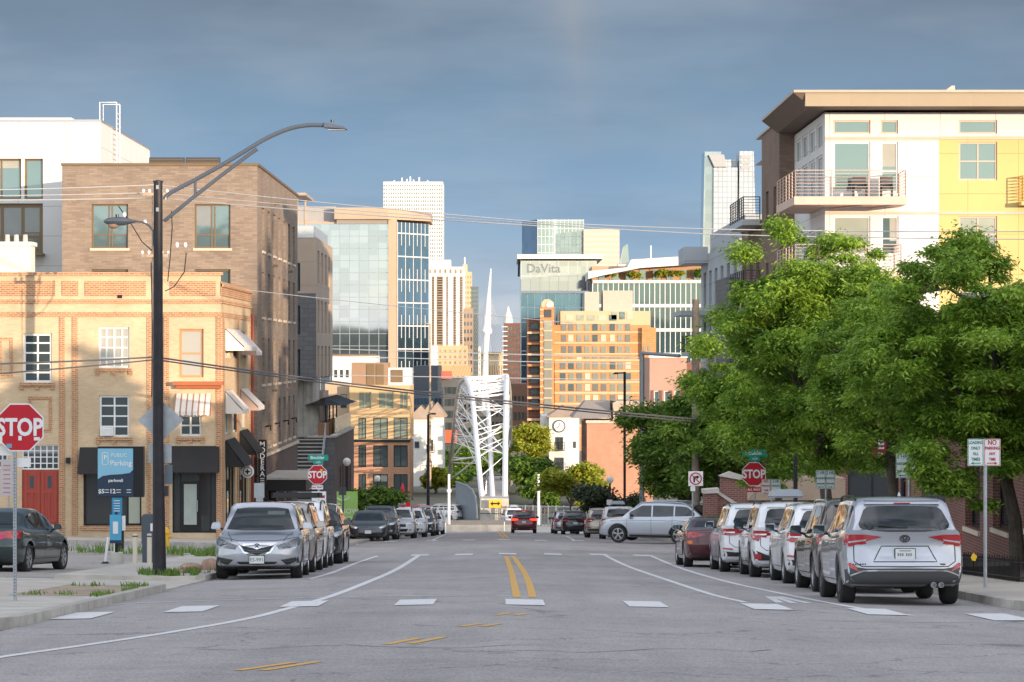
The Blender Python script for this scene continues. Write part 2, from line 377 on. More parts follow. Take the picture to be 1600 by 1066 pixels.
def br(lo, hi, step, extra=()):
    n = max(1, int((hi-lo)/step)); s = {round(lo + (hi-lo)*i/n, 4) for i in range(n+1)} | {e for e in extra if lo < e < hi}
    return sorted(s)
XB = (-27, -7, 0, 7, 27); 
def sheet(name, x0, x1, y0, y1, dz, m, step=20, zf=None, thick=0, parent=None):
    xs = br(x0, x1, step, XB); ys = br(y0, y1, step, YB + [260]); zf = zf or gz; mb = MB()
    vs = [(x, y, zf(x, y) + dz) for y in ys for x in xs]; n = len(xs)
    mb.add(vs, [(j*n+i, j*n+i+1, (j+1)*n+i+1, (j+1)*n+i) for j in range(len(ys)-1) for i in range(n-1)])
    if thick:
        for a, b in [((x0,y), None) for y in ()]: pass
        for (p, q) in [((xs[i], y0), (xs[i+1], y0)) for i in range(n-1)] + [((xs[i], y1), (xs[i+1], y1)) for i in range(n-1)] + \
                      [((x0, ys[j]), (x0, ys[j+1])) for j in range(len(ys)-1)] + [((x1, ys[j]), (x1, ys[j+1])) for j in range(len(ys)-1)]:
            zp, zq = zf(*p) + dz, zf(*q) + dz
            mb.add([(*p, zp-thick), (*q, zq-thick), (*q, zq), (*p, zp)], [(0,1,2,3)])
    return mb.build(name, m, parent)
# terrain out to the horizon
def build_ground():
    xs = [-9000, -3000, -900, -300, -100, -50, -27, -7, 0, 7, 27, 50, 100, 300, 900, 3000, 9000]
    ys = [-400, -100, 0, 60, 100, 140, 180, 210, 240, 250, 260, 262, 300, 420, 600, 900, 2000, 5000, 12000]
    mb = MB(); n = len(xs)
    mb.add([(x, y, gz(x, y) - .02) for y in ys for x in xs], [(j*n+i, j*n+i+1, (j+1)*n+i+1, (j+1)*n+i) for j in range(len(ys)-1) for i in range(n-1)])
    struct(mb.build('ground', M_earth))
build_ground()
# unseen rise added behind the camera to keep the low sun off the street
def build_shade_hill():
    rg = random.Random(3); mb = MB(); xs = np.linspace(-260, 340, 241); ph = [rg.uniform(0, 6.3) for _ in range(6)]
    prof = [(-60, -4), (-75, 8), (-88, 14.6), (-100, 17.2), (-125, 17.6), (-220, 14)]
    n = len(xs); vs = []
    for y, z in prof:
        for x in xs:
            k = .55*math.sin(x*.045+ph[0]) + .4*math.sin(x*.13+ph[1]) + .3*math.sin(x*.31+ph[2]) + rg.uniform(-.35, .35)
            vs.append((x, y + rg.uniform(-1, 1), z + (k*1.1 if z > 10 else 0)))
    mb.add(vs, [(j*n+i, j*n+i+1, (j+1)*n+i+1, (j+1)*n+i) for j in range(len(prof)-1) for i in range(n-1)])
    struct(mb.build('shade_hill', M_blocker, smooth=True, sharp=60))
build_shade_hill()
def shade_tree_line():
    # unseen trees added right of the camera to dapple the left row's street side
    ng = np.random.default_rng(9); V = []
    for (x, y, zt_, rx, rz) in [(60,44,12,1.5,4.5),(65,42,16,1.3,5.5),(69,45,11,1.4,3.5),(55,43,9.6,1.5,1.6)]:
        C = np.array([(x, y, zt_-rz)])+ng.normal(size=(26,3))*np.array([rx*.5, rx*.5, rz*.5])
        for c in C:
            p = c+ng.normal(size=(150,3))*.45
            for q in p: d = ng.normal(size=3)*.13; e = ng.normal(size=3)*.13; V += [tuple(q-d), tuple(q+e), tuple(q+d), tuple(q-e)]
    mb = MB(); mb.add(V, [(4*i,4*i+1,4*i+2,4*i+3) for i in range(len(V)//4)]); o = mb.build('shade_tree_line', M_blocker); o['kind'] = 'stuff'; o['label'] = 'unseen line of tall trees added beside the camera to cast dappled shade'; o['category'] = 'trees'
shade_tree_line()
struct(sheet('road', -6.25, 7.75, 10, 236, .004, M_road, 12))
struct(sheet('cross_street', -90, -6.25, 6, 33.5, .004, M_road, 12)); struct(sheet('cross_street', 7.75, 90, 6, 38, .004, M_road, 12))
struct(sheet('cross_street', -90, -6.25, 96, 113, .004, M_road, 12)); struct(sheet('cross_street', 7.75, 90, 96, 120, .004, M_road, 12))
# pavements and kerbs (curbs are real steps)
K = .13
def pave(x0, x1, y0, y1, m=M_conc, name='sidewalk', dz=K): return struct(sheet(name, x0, x1, y0, y1, dz, m, 12, thick=.2))
def curb(x0, x1, y0, y1, dz=K+.004): return struct(sheet('curb', x0, x1, y0, y1, dz, M_curb, 12, thick=.2))
# right side
pave(7.9, 12.6, 44.5, 92); curb(7.75, 7.9, 44.5, 92); pave(7.9, 13.6, 124.5, 236); curb(7.75, 7.9, 124.5, 236); pave(13.6, 60, 120.5, 124.9)
def corner(cx_, cy_, r, a0, a1, name, dz, m, r2=None, n=14):
    mb = MB(); P = [(cx_ + r*math.cos(R(a0+(a1-a0)*i/n)), cy_ + r*math.sin(R(a0+(a1-a0)*i/n))) for i in range(n+1)]
    Q = [(cx_, cy_)]*(n+1) if r2 is None else [(cx_ + r2*math.cos(R(a0+(a1-a0)*i/n)), cy_ + r2*math.sin(R(a0+(a1-a0)*i/n))) for i in range(n+1)]
    for i in range(n):
        q = [(*p, gz(*p)+dz) for p in (P[i], P[i+1])]; w = [(*p, gz(*p)+dz) for p in (Q[i], Q[i+1])]
        mb.add([q[0], q[1], w[1], w[0]], [(0,1,2,3)] if r2 is not None else [(0,1,2,3)])
        mb.add([q[0], q[1], (q[1][0], q[1][1], q[1][2]-.25), (q[0][0], q[0][1], q[0][2]-.25)], [(0,1,2,3)])
    return struct(mb.build(name, m))
corner(12.6, 44.5, 4.85, 180, 270, 'curb', K+.004, M_curb, 4.65); corner(12.6, 44.5, 4.65, 180, 270, 'sidewalk', K, M_conc); pave(12.6, 60, 39.85, 92)
# left side: near corner, driveway apron, verge, parking lot
pave(-60, -8.0, 36.0, 53.5, M_conc); pave(-8.0, -6.45, 37.5, 46.5, M_con2); curb(-6.45, -6.25, 37.5, 53.5)
corner(-8.0, 37.5, 1.75, 270, 360, 'curb', K+.004, M_curb, 1.55); corner(-8.0, 37.5, 1.55, 270, 360, 'sidewalk', K, M_con2); pave(-60, -8.0, 35.75, 36.0, M_curb, 'curb', K+.004)
pave(-8.0, -6.45, 46.5, 53.5, M_dirt, 'verge_soil', .12)
pave(-60, -6.25, 53.5, 60.5, M_con2, 'driveway', .035)
pave(-60, -9.4, 60.5, 88, M_lot, 'parking_lot', .05)
pave(-9.4, -6.45, 60.5, 90, M_con2, 'sidewalk', .12); curb(-6.45, -6.25, 60.5, 92)
pave(-60, -9.4, 88, 92, M_con2, 'sidewalk', .12)
pave(-60, -6.45, 113, 126, M_conc); curb(-6.45, -6.25, 116, 236); curb(-60, -6.45, 112.8, 113); pave(-12.0, -6.45, 126, 236)
# ground beyond the end of the street
struct(sheet('path', -30, 30, 236, 262, .01, M_con2, 10))

# ---------------------------------------------------------------- road markings: one object for each painted mark
def strip(pts, w, name, m, group, label, closed=False):
    P = []
    for (a, b) in zip(pts[:-1], pts[1:]):
        d = math.dist(a, b); n = max(1, int(d/.4)); P += [(a[0]+(b[0]-a[0])*i/n, a[1]+(b[1]-a[1])*i/n) for i in range(n)]
    P.append(pts[-1]); mb = MB(); L, Rr = [], []
    for i, p in enumerate(P):
        a, b = P[max(i-1,0)], P[min(i+1,len(P)-1)]; d = Vector((b[0]-a[0], b[1]-a[1])).normalized(); n = Vector((-d.y, d.x))*w/2
        for s, A in ((1, L), (-1, Rr)): x, y = p[0]+n.x*s, p[1]+n.y*s; A.append((x, y, gz(x, y)+.009))
    k = len(P); mb.add(L+Rr, [(i, i+1, k+i+1, k+i) for i in range(k-1)])
    return struct(mb.build(name, m))
def gp(l): return [ground(x, y) for x, y in l]
def smooth2(pts, n=6):
    P = [Vector(p) for p in pts]; o = []
    for i in range(len(P)-1):
        p0, p1, p2, p3 = P[max(i-1,0)], P[i], P[i+1], P[min(i+2, len(P)-1)]
        for j in range(n):
            t = j/n; o.append(tuple(.5*((2*p1)+(-p0+p2)*t+(2*p0-5*p1+4*p2-p3)*t*t+(-p0+3*p1-3*p2+p3)*t**3)))
    o.append(tuple(P[-1])); return o
WL = lambda l, w=.13: strip(smooth2(gp(l)), w, 'lane_line', M_wpaint, None, None)
WL([(-40,1037),(0,1028),(120,1011),(260,990),(380,969),(445,953),(515,933),(570,912),(620,890),(655,868)], .15)
WL([(485,905),(520,895),(555,881),(590,869)]); WL([(590,875),(612,874),(640,872)], .08)
WL([(945,868),(980,885),(1040,906),(1110,929),(1165,942)]); WL([(1015,868),(1060,887),(1130,908),(1220,928),(1330,949),(1425,963)])
WL([(100,951),(200,944),(400,937),(600,932.5),(798,931.5)], .14); WL([(796,868),(900,868),(1100,872)], .14)
WL([(575,849),(700,842.5),(780,841.5)], .12); WL([(676,845),(692,837),(697,835)], .12); WL([(885,838),(897,845)], .12)
def quadmark(cpx, w, d, m=M_wpaint, name='crosswalk_mark'):
    x, y = ground(*cpx); mb = MB(); xs = br(x-w/2, x+w/2, .3, (0,)); vs = []
    for yy in (y-d/2, y+d/2): vs += [(a, yy, gz(a, yy)+.013) for a in xs]
    n = len(xs); mb.add(vs, [(i, i+1, n+i+1, n+i) for i in range(n-1)]); return struct(mb.build(name, m))
for c in [(130,963),(300,952.5),(476,944.5),(650,942),(820,942),(1008,945),(1197,949),(1370,957),(1562,966)]: quadmark(c, .58, 2.6)
for c in [(656,868),(725,867),(793,866),(864,866.5),(935,867),(1003,868.5)]: quadmark(c, .55, 2.4)
for c in [(550,851.5),(610,846.5),(675,845.3),(733,844.5),(788,844),(845,844.8),(903,845.5),(965,848.5)]: quadmark(c, .55, 2.6)
YLn = lambda l, w=.13: strip(smooth2(gp(l)), w, 'centre_line', M_ypaint, None, None)
YLn([(808,934),(803,912),(799,893),(791,869.5)], .13); YLn([(832,934),(826,910),(816,890),(802,869.5)], .13)
YLn([(778,831.5),(787,841.5)], .14); YLn([(784,831.5),(794,841.5)], .14)
for a, b in [((776,962),(796,959)),((805,962),(824,959.5)),((720,980),(750,975.5)),((752,980),(780,975.5)),((604,1008),(655,998)),((640,1007),(694,996.5)),((372,1049),(460,1036)),((410,1049),(498,1035))]:
    YLn([a, b], .11)
sx_, sy_ = ground(1225, 938)
for dx in (-.22, .0, .24): strip([(sx_+dx, sy_-1.6), (sx_+dx*.4, sy_+1.8)], .13, 'bike_lane_symbol', M_wpaint, None, None)
# tar-filled cracks and patches
M_tar = mat('tar', (.10,.095,.10), .7)
rg = random.Random(11)
for (x, y, n, w) in [(4.2, 38, 7, .035), (-3.2, 30, 9, .03), (2.0, 56, 8, .04), (-4, 80, 8, .05), (1.5, 74, 6, .05), (5.2, 110, 7, .06), (-1.5, 120, 8, .07), (-.5, 28.5, 8, .03)]:
    P = [(x, y)]
    for _ in range(n): P.append((P[-1][0] + rg.uniform(.25, .6), P[-1][1] + rg.uniform(-.5, .6)))
    strip(P, w, 'road_crack', M_tar, None, None)

# ---------------------------------------------------------------- shared building materials
M_white = mat('white_render', (.66,.655,.65), .7, var=.04, vs=.3)
M_whitep = brick('white_panels', (.70,.695,.69), (.67,.665,.66), (.45,.44,.43), 2.4, 1.55, .02, 0, .6, .03, .3)
M_buff = brick('buff_brick', (.63,.475,.30), (.56,.41,.25), (.57,.46,.33), .24, .085, .010)
M_obrick = brick('orange_brick', (.34,.15,.07), (.46,.225,.11), (.56,.41,.27), .22, .085, .014)
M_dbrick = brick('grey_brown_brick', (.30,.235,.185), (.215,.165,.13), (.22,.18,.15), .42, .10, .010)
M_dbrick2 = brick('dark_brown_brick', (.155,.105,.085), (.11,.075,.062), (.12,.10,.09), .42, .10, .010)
M_rbrick = brick('red_brick', (.20,.07,.05), (.14,.05,.04), (.22,.17,.15), .23, .08, .012)
M_bronze = mat('bronze_frame', (.20,.135,.075), .45, .3); M_blackm = mat('black_metal', (.018,.018,.02), .4, .3, var=.15)
M_dkgrey = mat('dark_grey_metal', (.07,.075,.085), .45, .3); M_wframe = mat('white_frame', (.78,.78,.76), .45)
M_stone = mat('sill_stone', (.60,.52,.42), .8); M_alu = mat('aluminium', (.55,.56,.58), .35, .8, var=.05)
G_win = glass('window_glass', (.17,.25,.28), .05, .5, .25, .5); G_dark = glass('dark_window_glass', (.10,.13,.14), .05, .55, .2, .5)
G_shop = glass('shop_glass', (.05,.06,.065), .05, .35, .1, .4); G_blind = glass('curtained_glass', (.50,.49,.44), .2, .2, .1, .5)
M_red = mat('painted_red_door', (.36,.055,.035), .55); M_awnb = mat('black_awning_canvas', (.022,.021,.021), .8, var=.15)
def stripes(name, c1, c2, w, face='y'):
    m, t, b = principled(name); g = t.nodes.new('ShaderNodeNewGeometry'); s = t.nodes.new('ShaderNodeSeparateXYZ'); t.links.new(g.outputs[0], s.inputs[0])
    a = t.nodes.new('ShaderNodeMath'); a.operation = 'PINGPONG'; a.inputs[1].default_value = w; t.links.new(s.outputs[{'x': 0, 'y': 1}[face]], a.inputs[0])
    g2 = t.nodes.new('ShaderNodeMath'); g2.operation = 'GREATER_THAN'; g2.inputs[1].default_value = w*.74; t.links.new(a.outputs[0], g2.inputs[0])
    mx = t.nodes.new('ShaderNodeMix'); mx.data_type = 'RGBA'; t.links.new(g2.outputs[0], mx.inputs[0]); mx.inputs[6].default_value = (*c1, 1); mx.inputs[7].default_value = (*c2, 1)
    t.links.new(mx.outputs[2], b.inputs['Base Color']); b.inputs['Roughness'].default_value = .8; return m
M_strx = stripes('striped_canvas_front', (.78,.72,.64), (.42,.22,.17), .13, 'x'); M_stry = stripes('striped_canvas_side', (.82,.79,.74), (.50,.36,.30), .16, 'y')

# ---------------------------------------------------------------- corner building of buff brick
def awning(par, kind, a, u0, u1, zt, zb, d, m, val=.18, name='awning'):
    mb = MB(); h = zb + val
    A = [wp(kind, a, u0, zt, .03), wp(kind, a, u1, zt, .03), wp(kind, a, u1, h, d), wp(kind, a, u0, h, d)]
    B = [wp(kind, a, u0, zt-.04, .03), wp(kind, a, u1, zt-.04, .03), wp(kind, a, u1, h-.04, d-.02), wp(kind, a, u0, h-.04, d-.02)]
    mb.hexa(B, A); n = 10
    for i in range(n):      # scalloped valance
        ua, ub = u0+(u1-u0)*i/n, u0+(u1-u0)*(i+1)/n; um = (ua+ub)/2
        mb.add([wp(kind, a, ua, h, d), wp(kind, a, ub, h, d), wp(kind, a, ub, zb+.03, d+.005), wp(kind, a, um, zb-.02, d+.005), wp(kind, a, ua, zb+.03, d+.005)], [(0,1,2,3,4)])
    for u in (u0, u1):
        mb.add([wp(kind, a, u, zt, .03), wp(kind, a, u, h, d), wp(kind, a, u, zb, d), wp(kind, a, u, zb+.0, .03)], [(0,1,2,3)])
    return mb.build(name, m, par)
def corner_building():
    Y = 125.0; XR = fx(345, Y); x0 = -27.5; y1 = 139.9; zb = -8.4; zt = fz(429, Y)
    t = thing('corner_building', 'buff brick corner building with orange brick trim, red garage door and black storefront awnings', 'building', (XR, Y, -8))
    H = {k: pxh(v, Y) for k, v in dict(a=(36,81,521,598), b=(154,202,511,575), c=(280,318,514,590), d=(155,202,618,683), e=(280,315,648,682),
         g=(34,92,695,820), s1=(130,221,738,822), s2=(269,338,738,833), k=(-14,12,697,732), m=(-70,-22,521,598), n=(-70,-22,618,683)).items()}
    mb = MB(); wall(mb, 'F', Y, x0, XR, zb, zt, list(H.values()), .22)
    zf = lambda py: fz(py, Y)
    SH = [(127.0, 129.4), (130.6, 133.0), (134.6, 137.0)]; rows = [(fz(560, Y), fz(515, Y)), (fz(682, Y), fz(640, Y))]
    sh = [(a, b, c, d) for (a, b) in SH for (c, d) in rows] + [(127.2, 131.8, -8.2, -4.6), (133.4, 138.4, -8.2, -4.6)]
    wall(mb, 'R', XR, Y, y1, zb, zt - .5, sh, .2)
    wall(mb, 'R', x0 + .01, Y, y1, zb, zt, (), 0); roofbox(mb, x0, XR, Y, y1, zt - .9)
    mb.box(x0, XR, y1, y1+.05, zb, zt-.5)
    mb.build('wall', M_buff, t)
    # parapet coping, string courses, panels and pilasters in darker brick
    def band(p0, p1, x0_=x0, x1_=XR+.06, d=.06, m=M_obrick, n='brick_band'):
        b = MB(); wbox(b, 'F', Y, x0_, x1_, zf(p1), zf(p0), -.02, d); b.build(n, m, t)
    def bandr(p0, p1, d=.06, m=M_obrick, n='brick_band', dz=0):
        b = MB(); wbox(b, 'R', XR, Y, y1, zf(p1)+dz, zf(p0)+dz, -.02, d); b.build(n, m, t)
    band(425.5, 430, x0-.1, XR+.1, .14, M_obrick, 'coping'); bandr(425.5, 430, .14, M_obrick, 'coping', -.5)
    band(468, 474); bandr(468, 474); band(488, 495, d=.05); bandr(488, 495, d=.05); bandr(440, 462, .05)
    for a, b in [(-60,-6),(0,86),(97,122),(133,228),(266,337)]:
        w = MB(); wbox(w, 'F', Y, fx(a,Y), fx(b,Y), zf(462), zf(439.5), -.02, .045); w.build('brick_panel', M_obrick, t)
    for a, b in [(-19,-10),(93,101),(113,121),(230,238),(256,264),(338,345.5)]:
        w = MB(); wbox(w, 'F', Y, fx(a,Y), fx(b,Y), -8.25, zf(495), -.02, .05); w.build('pilaster', M_obrick, t)
    for a, b in [(132.6, 133.2), (139.2, 139.85), (125.4, 126.2)]:
        w = MB(); wbox(w, 'R', XR, a, b, -8.25, zf(495), -.02, .05); w.build('pilaster', M_obrick, t)
    for (a, b, c, d) in [(44,81,620,675),(-2,20,527,588)]:      # blind brick frames
        w = MB(); A = pxh((a,b,c,d), Y)
        for q in ((A[0],A[1],A[3]-.12,A[3]),(A[0],A[1],A[2],A[2]+.12),(A[0],A[0]+.12,A[2]+.12,A[3]-.12),(A[1]-.12,A[1],A[2]+.12,A[3]-.12)): wbox(w, 'F', Y, *q, -.02, .04)
        w.build('brick_frame', M_obrick, t)
    for k in 'abde':                                           # corbelled brick sills
        h = H[k]; w = MB(); wbox(w, 'F', Y, h[0]-.12, h[1]+.12, h[2]-.14, h[2]-.01, -.02, .12)
        for i in range(5):
            u = h[0]-.05+(h[1]-h[0]+.1)*i/4; wbox(w, 'F', Y, u-.09, u+.09, h[2]-.30+.1*(i % 2), h[2]-.14, -.02, .08)
        w.build('sill', M_obrick, t)
    oframe = mat('tan_wood_frame', (.52,.27,.13), .6)
    window(t, 'F', Y, H['a'], M_wframe, G_dark, 2, 1, .16, .10, usplit=[(H['a'][0]+H['a'][1])/2], zsplit=[H['a'][3]-.42, H['a'][3]-.85, H['a'][3]-1.3, H['a'][3]-1.7])
    window(t, 'F', Y, H['b'], M_wframe, G_blind, 2, 1, .16, .09, usplit=[H['b'][0]+.33, sum(H['b'][:2])/2, H['b'][1]-.33], zsplit=[H['b'][3]-.45, H['b'][3]-.9, H['b'][3]-1.35])
    window(t, 'F', Y, H['c'], oframe, G_blind, 1, 2, .16, .10)
    o = window(t, 'F', Y, H['d'], M_wframe, G_dark, 2, 1, .16, .09, zsplit=[H['d'][3]-.45, H['d'][3]-.9, H['d'][3]-1.35])
    w = MB(); h = H['d']; wbox(w, 'F', Y, h[0]+.06, h[0]+.62, h[2]+.05, h[2]+.42, -.1, .18)
    for i in range(6): wbox(w, 'F', Y, h[0]+.1, h[0]+.58, h[2]+.09+i*.05, h[2]+.115+i*.05, .18, .195)
    w.build('air_conditioner', M_wframe, t)
    window(t, 'F', Y, H['e'], M_wframe, G_dark, 2, 2, .16, .10)
    for k in 'mnk': window(t, 'F', Y, H[k], M_wframe, G_dark, 3, 3, .16, .07)
    # red garage door below a white transom
    g = H['g']; zt_ = zf(734); window(t, 'F', Y, (g[0], g[1], zt_, g[3]), M_wframe, G_dark, 6, 4, .16, .06)
    d = MB(); wbox(d, 'F', Y, g[0], g[1], g[2]-.5, zt_, -.2, -.1)
    mid = (g[0]+g[1])/2
    for (ua, ub) in ((g[0]+.1, mid-.03), (mid+.03, g[1]-.1)):
        for (za, zb_) in ((g[2]+.1, zt_-1.05), ): wbox(d, 'F', Y, ua, ua+.12, za, zt_-.08, -.1, -.06); wbox(d, 'F', Y, ub-.12, ub, za, zt_-.08, -.1, -.06); wbox(d, 'F', Y, ua+.12, ub-.12, zt_-1.02, zt_-.88, -.1, -.06); wbox(d, 'F', Y, ua+.12, ub-.12, za, za+.16, -.1, -.06); wbox(d, 'F', Y, (ua+ub)/2-.04, (ua+ub)/2+.04, za+.16, zt_-1.02, -.1, -.06)
    dd = d.build('garage_door', M_red, t)
    for ua, ub in ((g[0]+.33, mid-.3), (mid+.3, g[1]-.33)):
        p = MB(); wbox(p, 'F', Y, ua, ub, zt_-.80, zt_-.28, -.1, -.09); p.build('pane', G_dark, dd)
    # storefront one
    s = H['s1']; window(t, 'F', Y, s, M_blackm, G_shop, 2, 1, .3, .08, 'shop_window', usplit=[fx(198, Y)])
    w = MB(); wbox(w, 'F', Y, fx(200,Y), s[1]-.1, s[2]+.1, s[3]-.6, -.262, -.255); w.build('shop_poster', mat('pale_paper', (.42,.46,.38), .8), t)
    w = MB(); wbox(w, 'F', Y, s[0]-.1, s[1]+.1, s[2]-.18, s[2]-.005, -.02, .09); w.build('sill', M_obrick, t)
    awning(t, 'F', Y, fx(125,Y), fx(224,Y), zf(699), zf(740), .85, M_awnb, .05)
    s = H['s2']; window(t, 'F', Y, (s[0], s[1], s[2]+.0, s[3]), M_blackm, G_shop, 1, 1, .3, .06, 'shop_window', usplit=[fx(281,Y), fx(312,Y), fx(328,Y)])
    w = MB(); wbox(w, 'F', Y, fx(283,Y), fx(310,Y), s[2]+.05, zf(753), -.29, -.22); dr = w.build('shop_door', M_blackm, t)
    w = MB(); wbox(w, 'F', Y, fx(286.5,Y), fx(306.5,Y), s[2]+.35, zf(757), -.22, -.215); w.build('pane', mat('pale_door_glass', (.40,.46,.42), .3), dr)
    w = MB(); wbox(w, 'F', Y, fx(307.3,Y), fx(308.3,Y), zf(800), zf(782), -.2, -.15); w.build('handle', M_alu, dr)
    awning(t, 'F', Y, fx(268,Y), fx(343,Y), zf(697), zf(738), .9, M_awnb, .05)
    awning(t, 'F', Y, fx(275,Y), fx(330,Y), zf(615), zf(649), .75, M_strx, .18)
    w = MB(); wbox(w, 'F', Y, fx(272,Y), fx(350,Y), zf(602), zf(596), 0, .55); wbox(w, 'F', Y, fx(276,Y), fx(346,Y), zf(607), zf(602), 0, .35); w.build('window_ledge', mat('rust_red_ledge', (.40,.12,.05), .7), t)
    for (a, b) in SH:
        for (c, d_) in rows: window(t, 'R', XR, (a, b, c, d_), M_wframe, G_dark, 2, 1, .15, .09)
    for h in sh[-2:]: window(t, 'R', XR, h, M_blackm, G_shop, 3, 1, .15, .08, 'shop_window')
    awning(t, 'R', XR, 126.8, 133.4, fz(513,Y), fz(548,Y), .85, M_stry); awning(t, 'R', XR, 134.2, 137.4, fz(513,Y)-.2, fz(548,Y)-.2, .75, M_stry)
    awning(t, 'R', XR, 126.8, 130.0, fz(612,Y), fz(648,Y), .8, M_stry); awning(t, 'R', XR, 134.2, 137.6, fz(612,Y), fz(648,Y), .85, M_stry)
    awning(t, 'R', XR, 126.9, 131.4, fz(690,Y), fz(733,Y), .85, M_awnb, .1); awning(t, 'R', XR, 133.8, 138.0, fz(682,Y), fz(722,Y), .78, M_awnb, .1)
    w = MB(); w.tube([(XR+.12, 139.6, -8.1), (XR+.12, 139.6, 2.0)], .07, 8); w.build('downpipe', mat('rust_pipe', (.22,.05,.035), .6), t)
    w = MB(); wbox(w, 'F', Y, fx(104,Y), fx(110,Y), zf(724), zf(715), 0, .2); w.build('wall_lamp', M_blackm, t)
    w = MB(); wbox(w, 'F', Y, fx(184,Y), fx(191,Y), zf(466), zf(461), 0, .06); w.build('vent', M_blackm, t)
    # white brick chimney on the roof
    w = MB(); w.box(fx(-8,131), fx(48,131), 131, 132.2, zt-1, fz(384,131)); w.box(fx(-12,131), fx(51,131), 130.9, 132.3, fz(384,131), fz(378,131)); ch = w.build('chimney', brick('white_brick', (.76,.74,.70), (.68,.66,.62), (.6,.58,.54), .22, .085), t)
    w = MB(); [w.lathe([(.12,0),(.10,.35)], (fx(8+i*14,131), 131.6, fz(378,131)), 8) for i in range(3)]; w.build('chimney_pot', M_con2, ch)
corner_building()

# round hanging sign and MODERA blade sign
t = thing('hanging_sign', 'round white sign with a dark emblem hanging beside the black side awning', 'sign', (fx(388,130), 130, fz(737,130)))
c = at(387, 737, 130)
MB().lathe([(.27,-.04),(.29,-.03),(.29,.03),(.27,.04)], c, 24, 'y').build('sign_disc', M_wframe, t, smooth=True)
w = MB(); w.tube([(c.x+.2*math.cos(a), c.y-.05, c.z+.2*math.sin(a)) for a in np.linspace(0, 6.2832, 21)], .018, 5, False); w.box(c.x-.1, c.x+.12, c.y-.06, c.y-.045, c.z-.03, c.z+.03); w.box(c.x-.03, c.x+.03, c.y-.062, c.y-.047, c.z-.12, c.z+.12); w.build('emblem', M_blackm, t)
w = MB(); w.tube([(c.x, c.y, c.z+.29), (c.x, c.y, c.z+.42), (-12.2, c.y, c.z+.42)], .02, 6); w.build('bracket', M_blackm, t)
YM = 140.0
t = thing('blade_sign', 'tall narrow black blade sign reading MODERA in white letters', 'sign', at(410, 757, YM))
MB().box(fx(404,YM), fx(416.5,YM), YM-.1, YM+.1, fz(757,YM), fz(687,YM)).build('sign_board', M_blackm, t)
M_wl = mat('white_letter', (.85,.85,.85), .5, var=0)
for i, ch in enumerate('MODERA'): lettering(ch, .36, (fx(410.2,YM), YM-.105, fz(694.5+i*9.3,YM)), t, M_wl, bold=.004)
for i in range(3): MB().box(fx(407,YM), fx(413.5,YM), YM-.115, YM-.1, fz(748+i*3,YM), fz(747+i*3,YM)).build('small_print', M_wl, t)
MB().box(-12.0, fx(404,YM), YM-.05, YM+.05, fz(700,YM), fz(698,YM)).box(-12.0, fx(404,YM), YM-.05, YM+.05, fz(745,YM), fz(743,YM)).build('bracket', M_blackm, t)

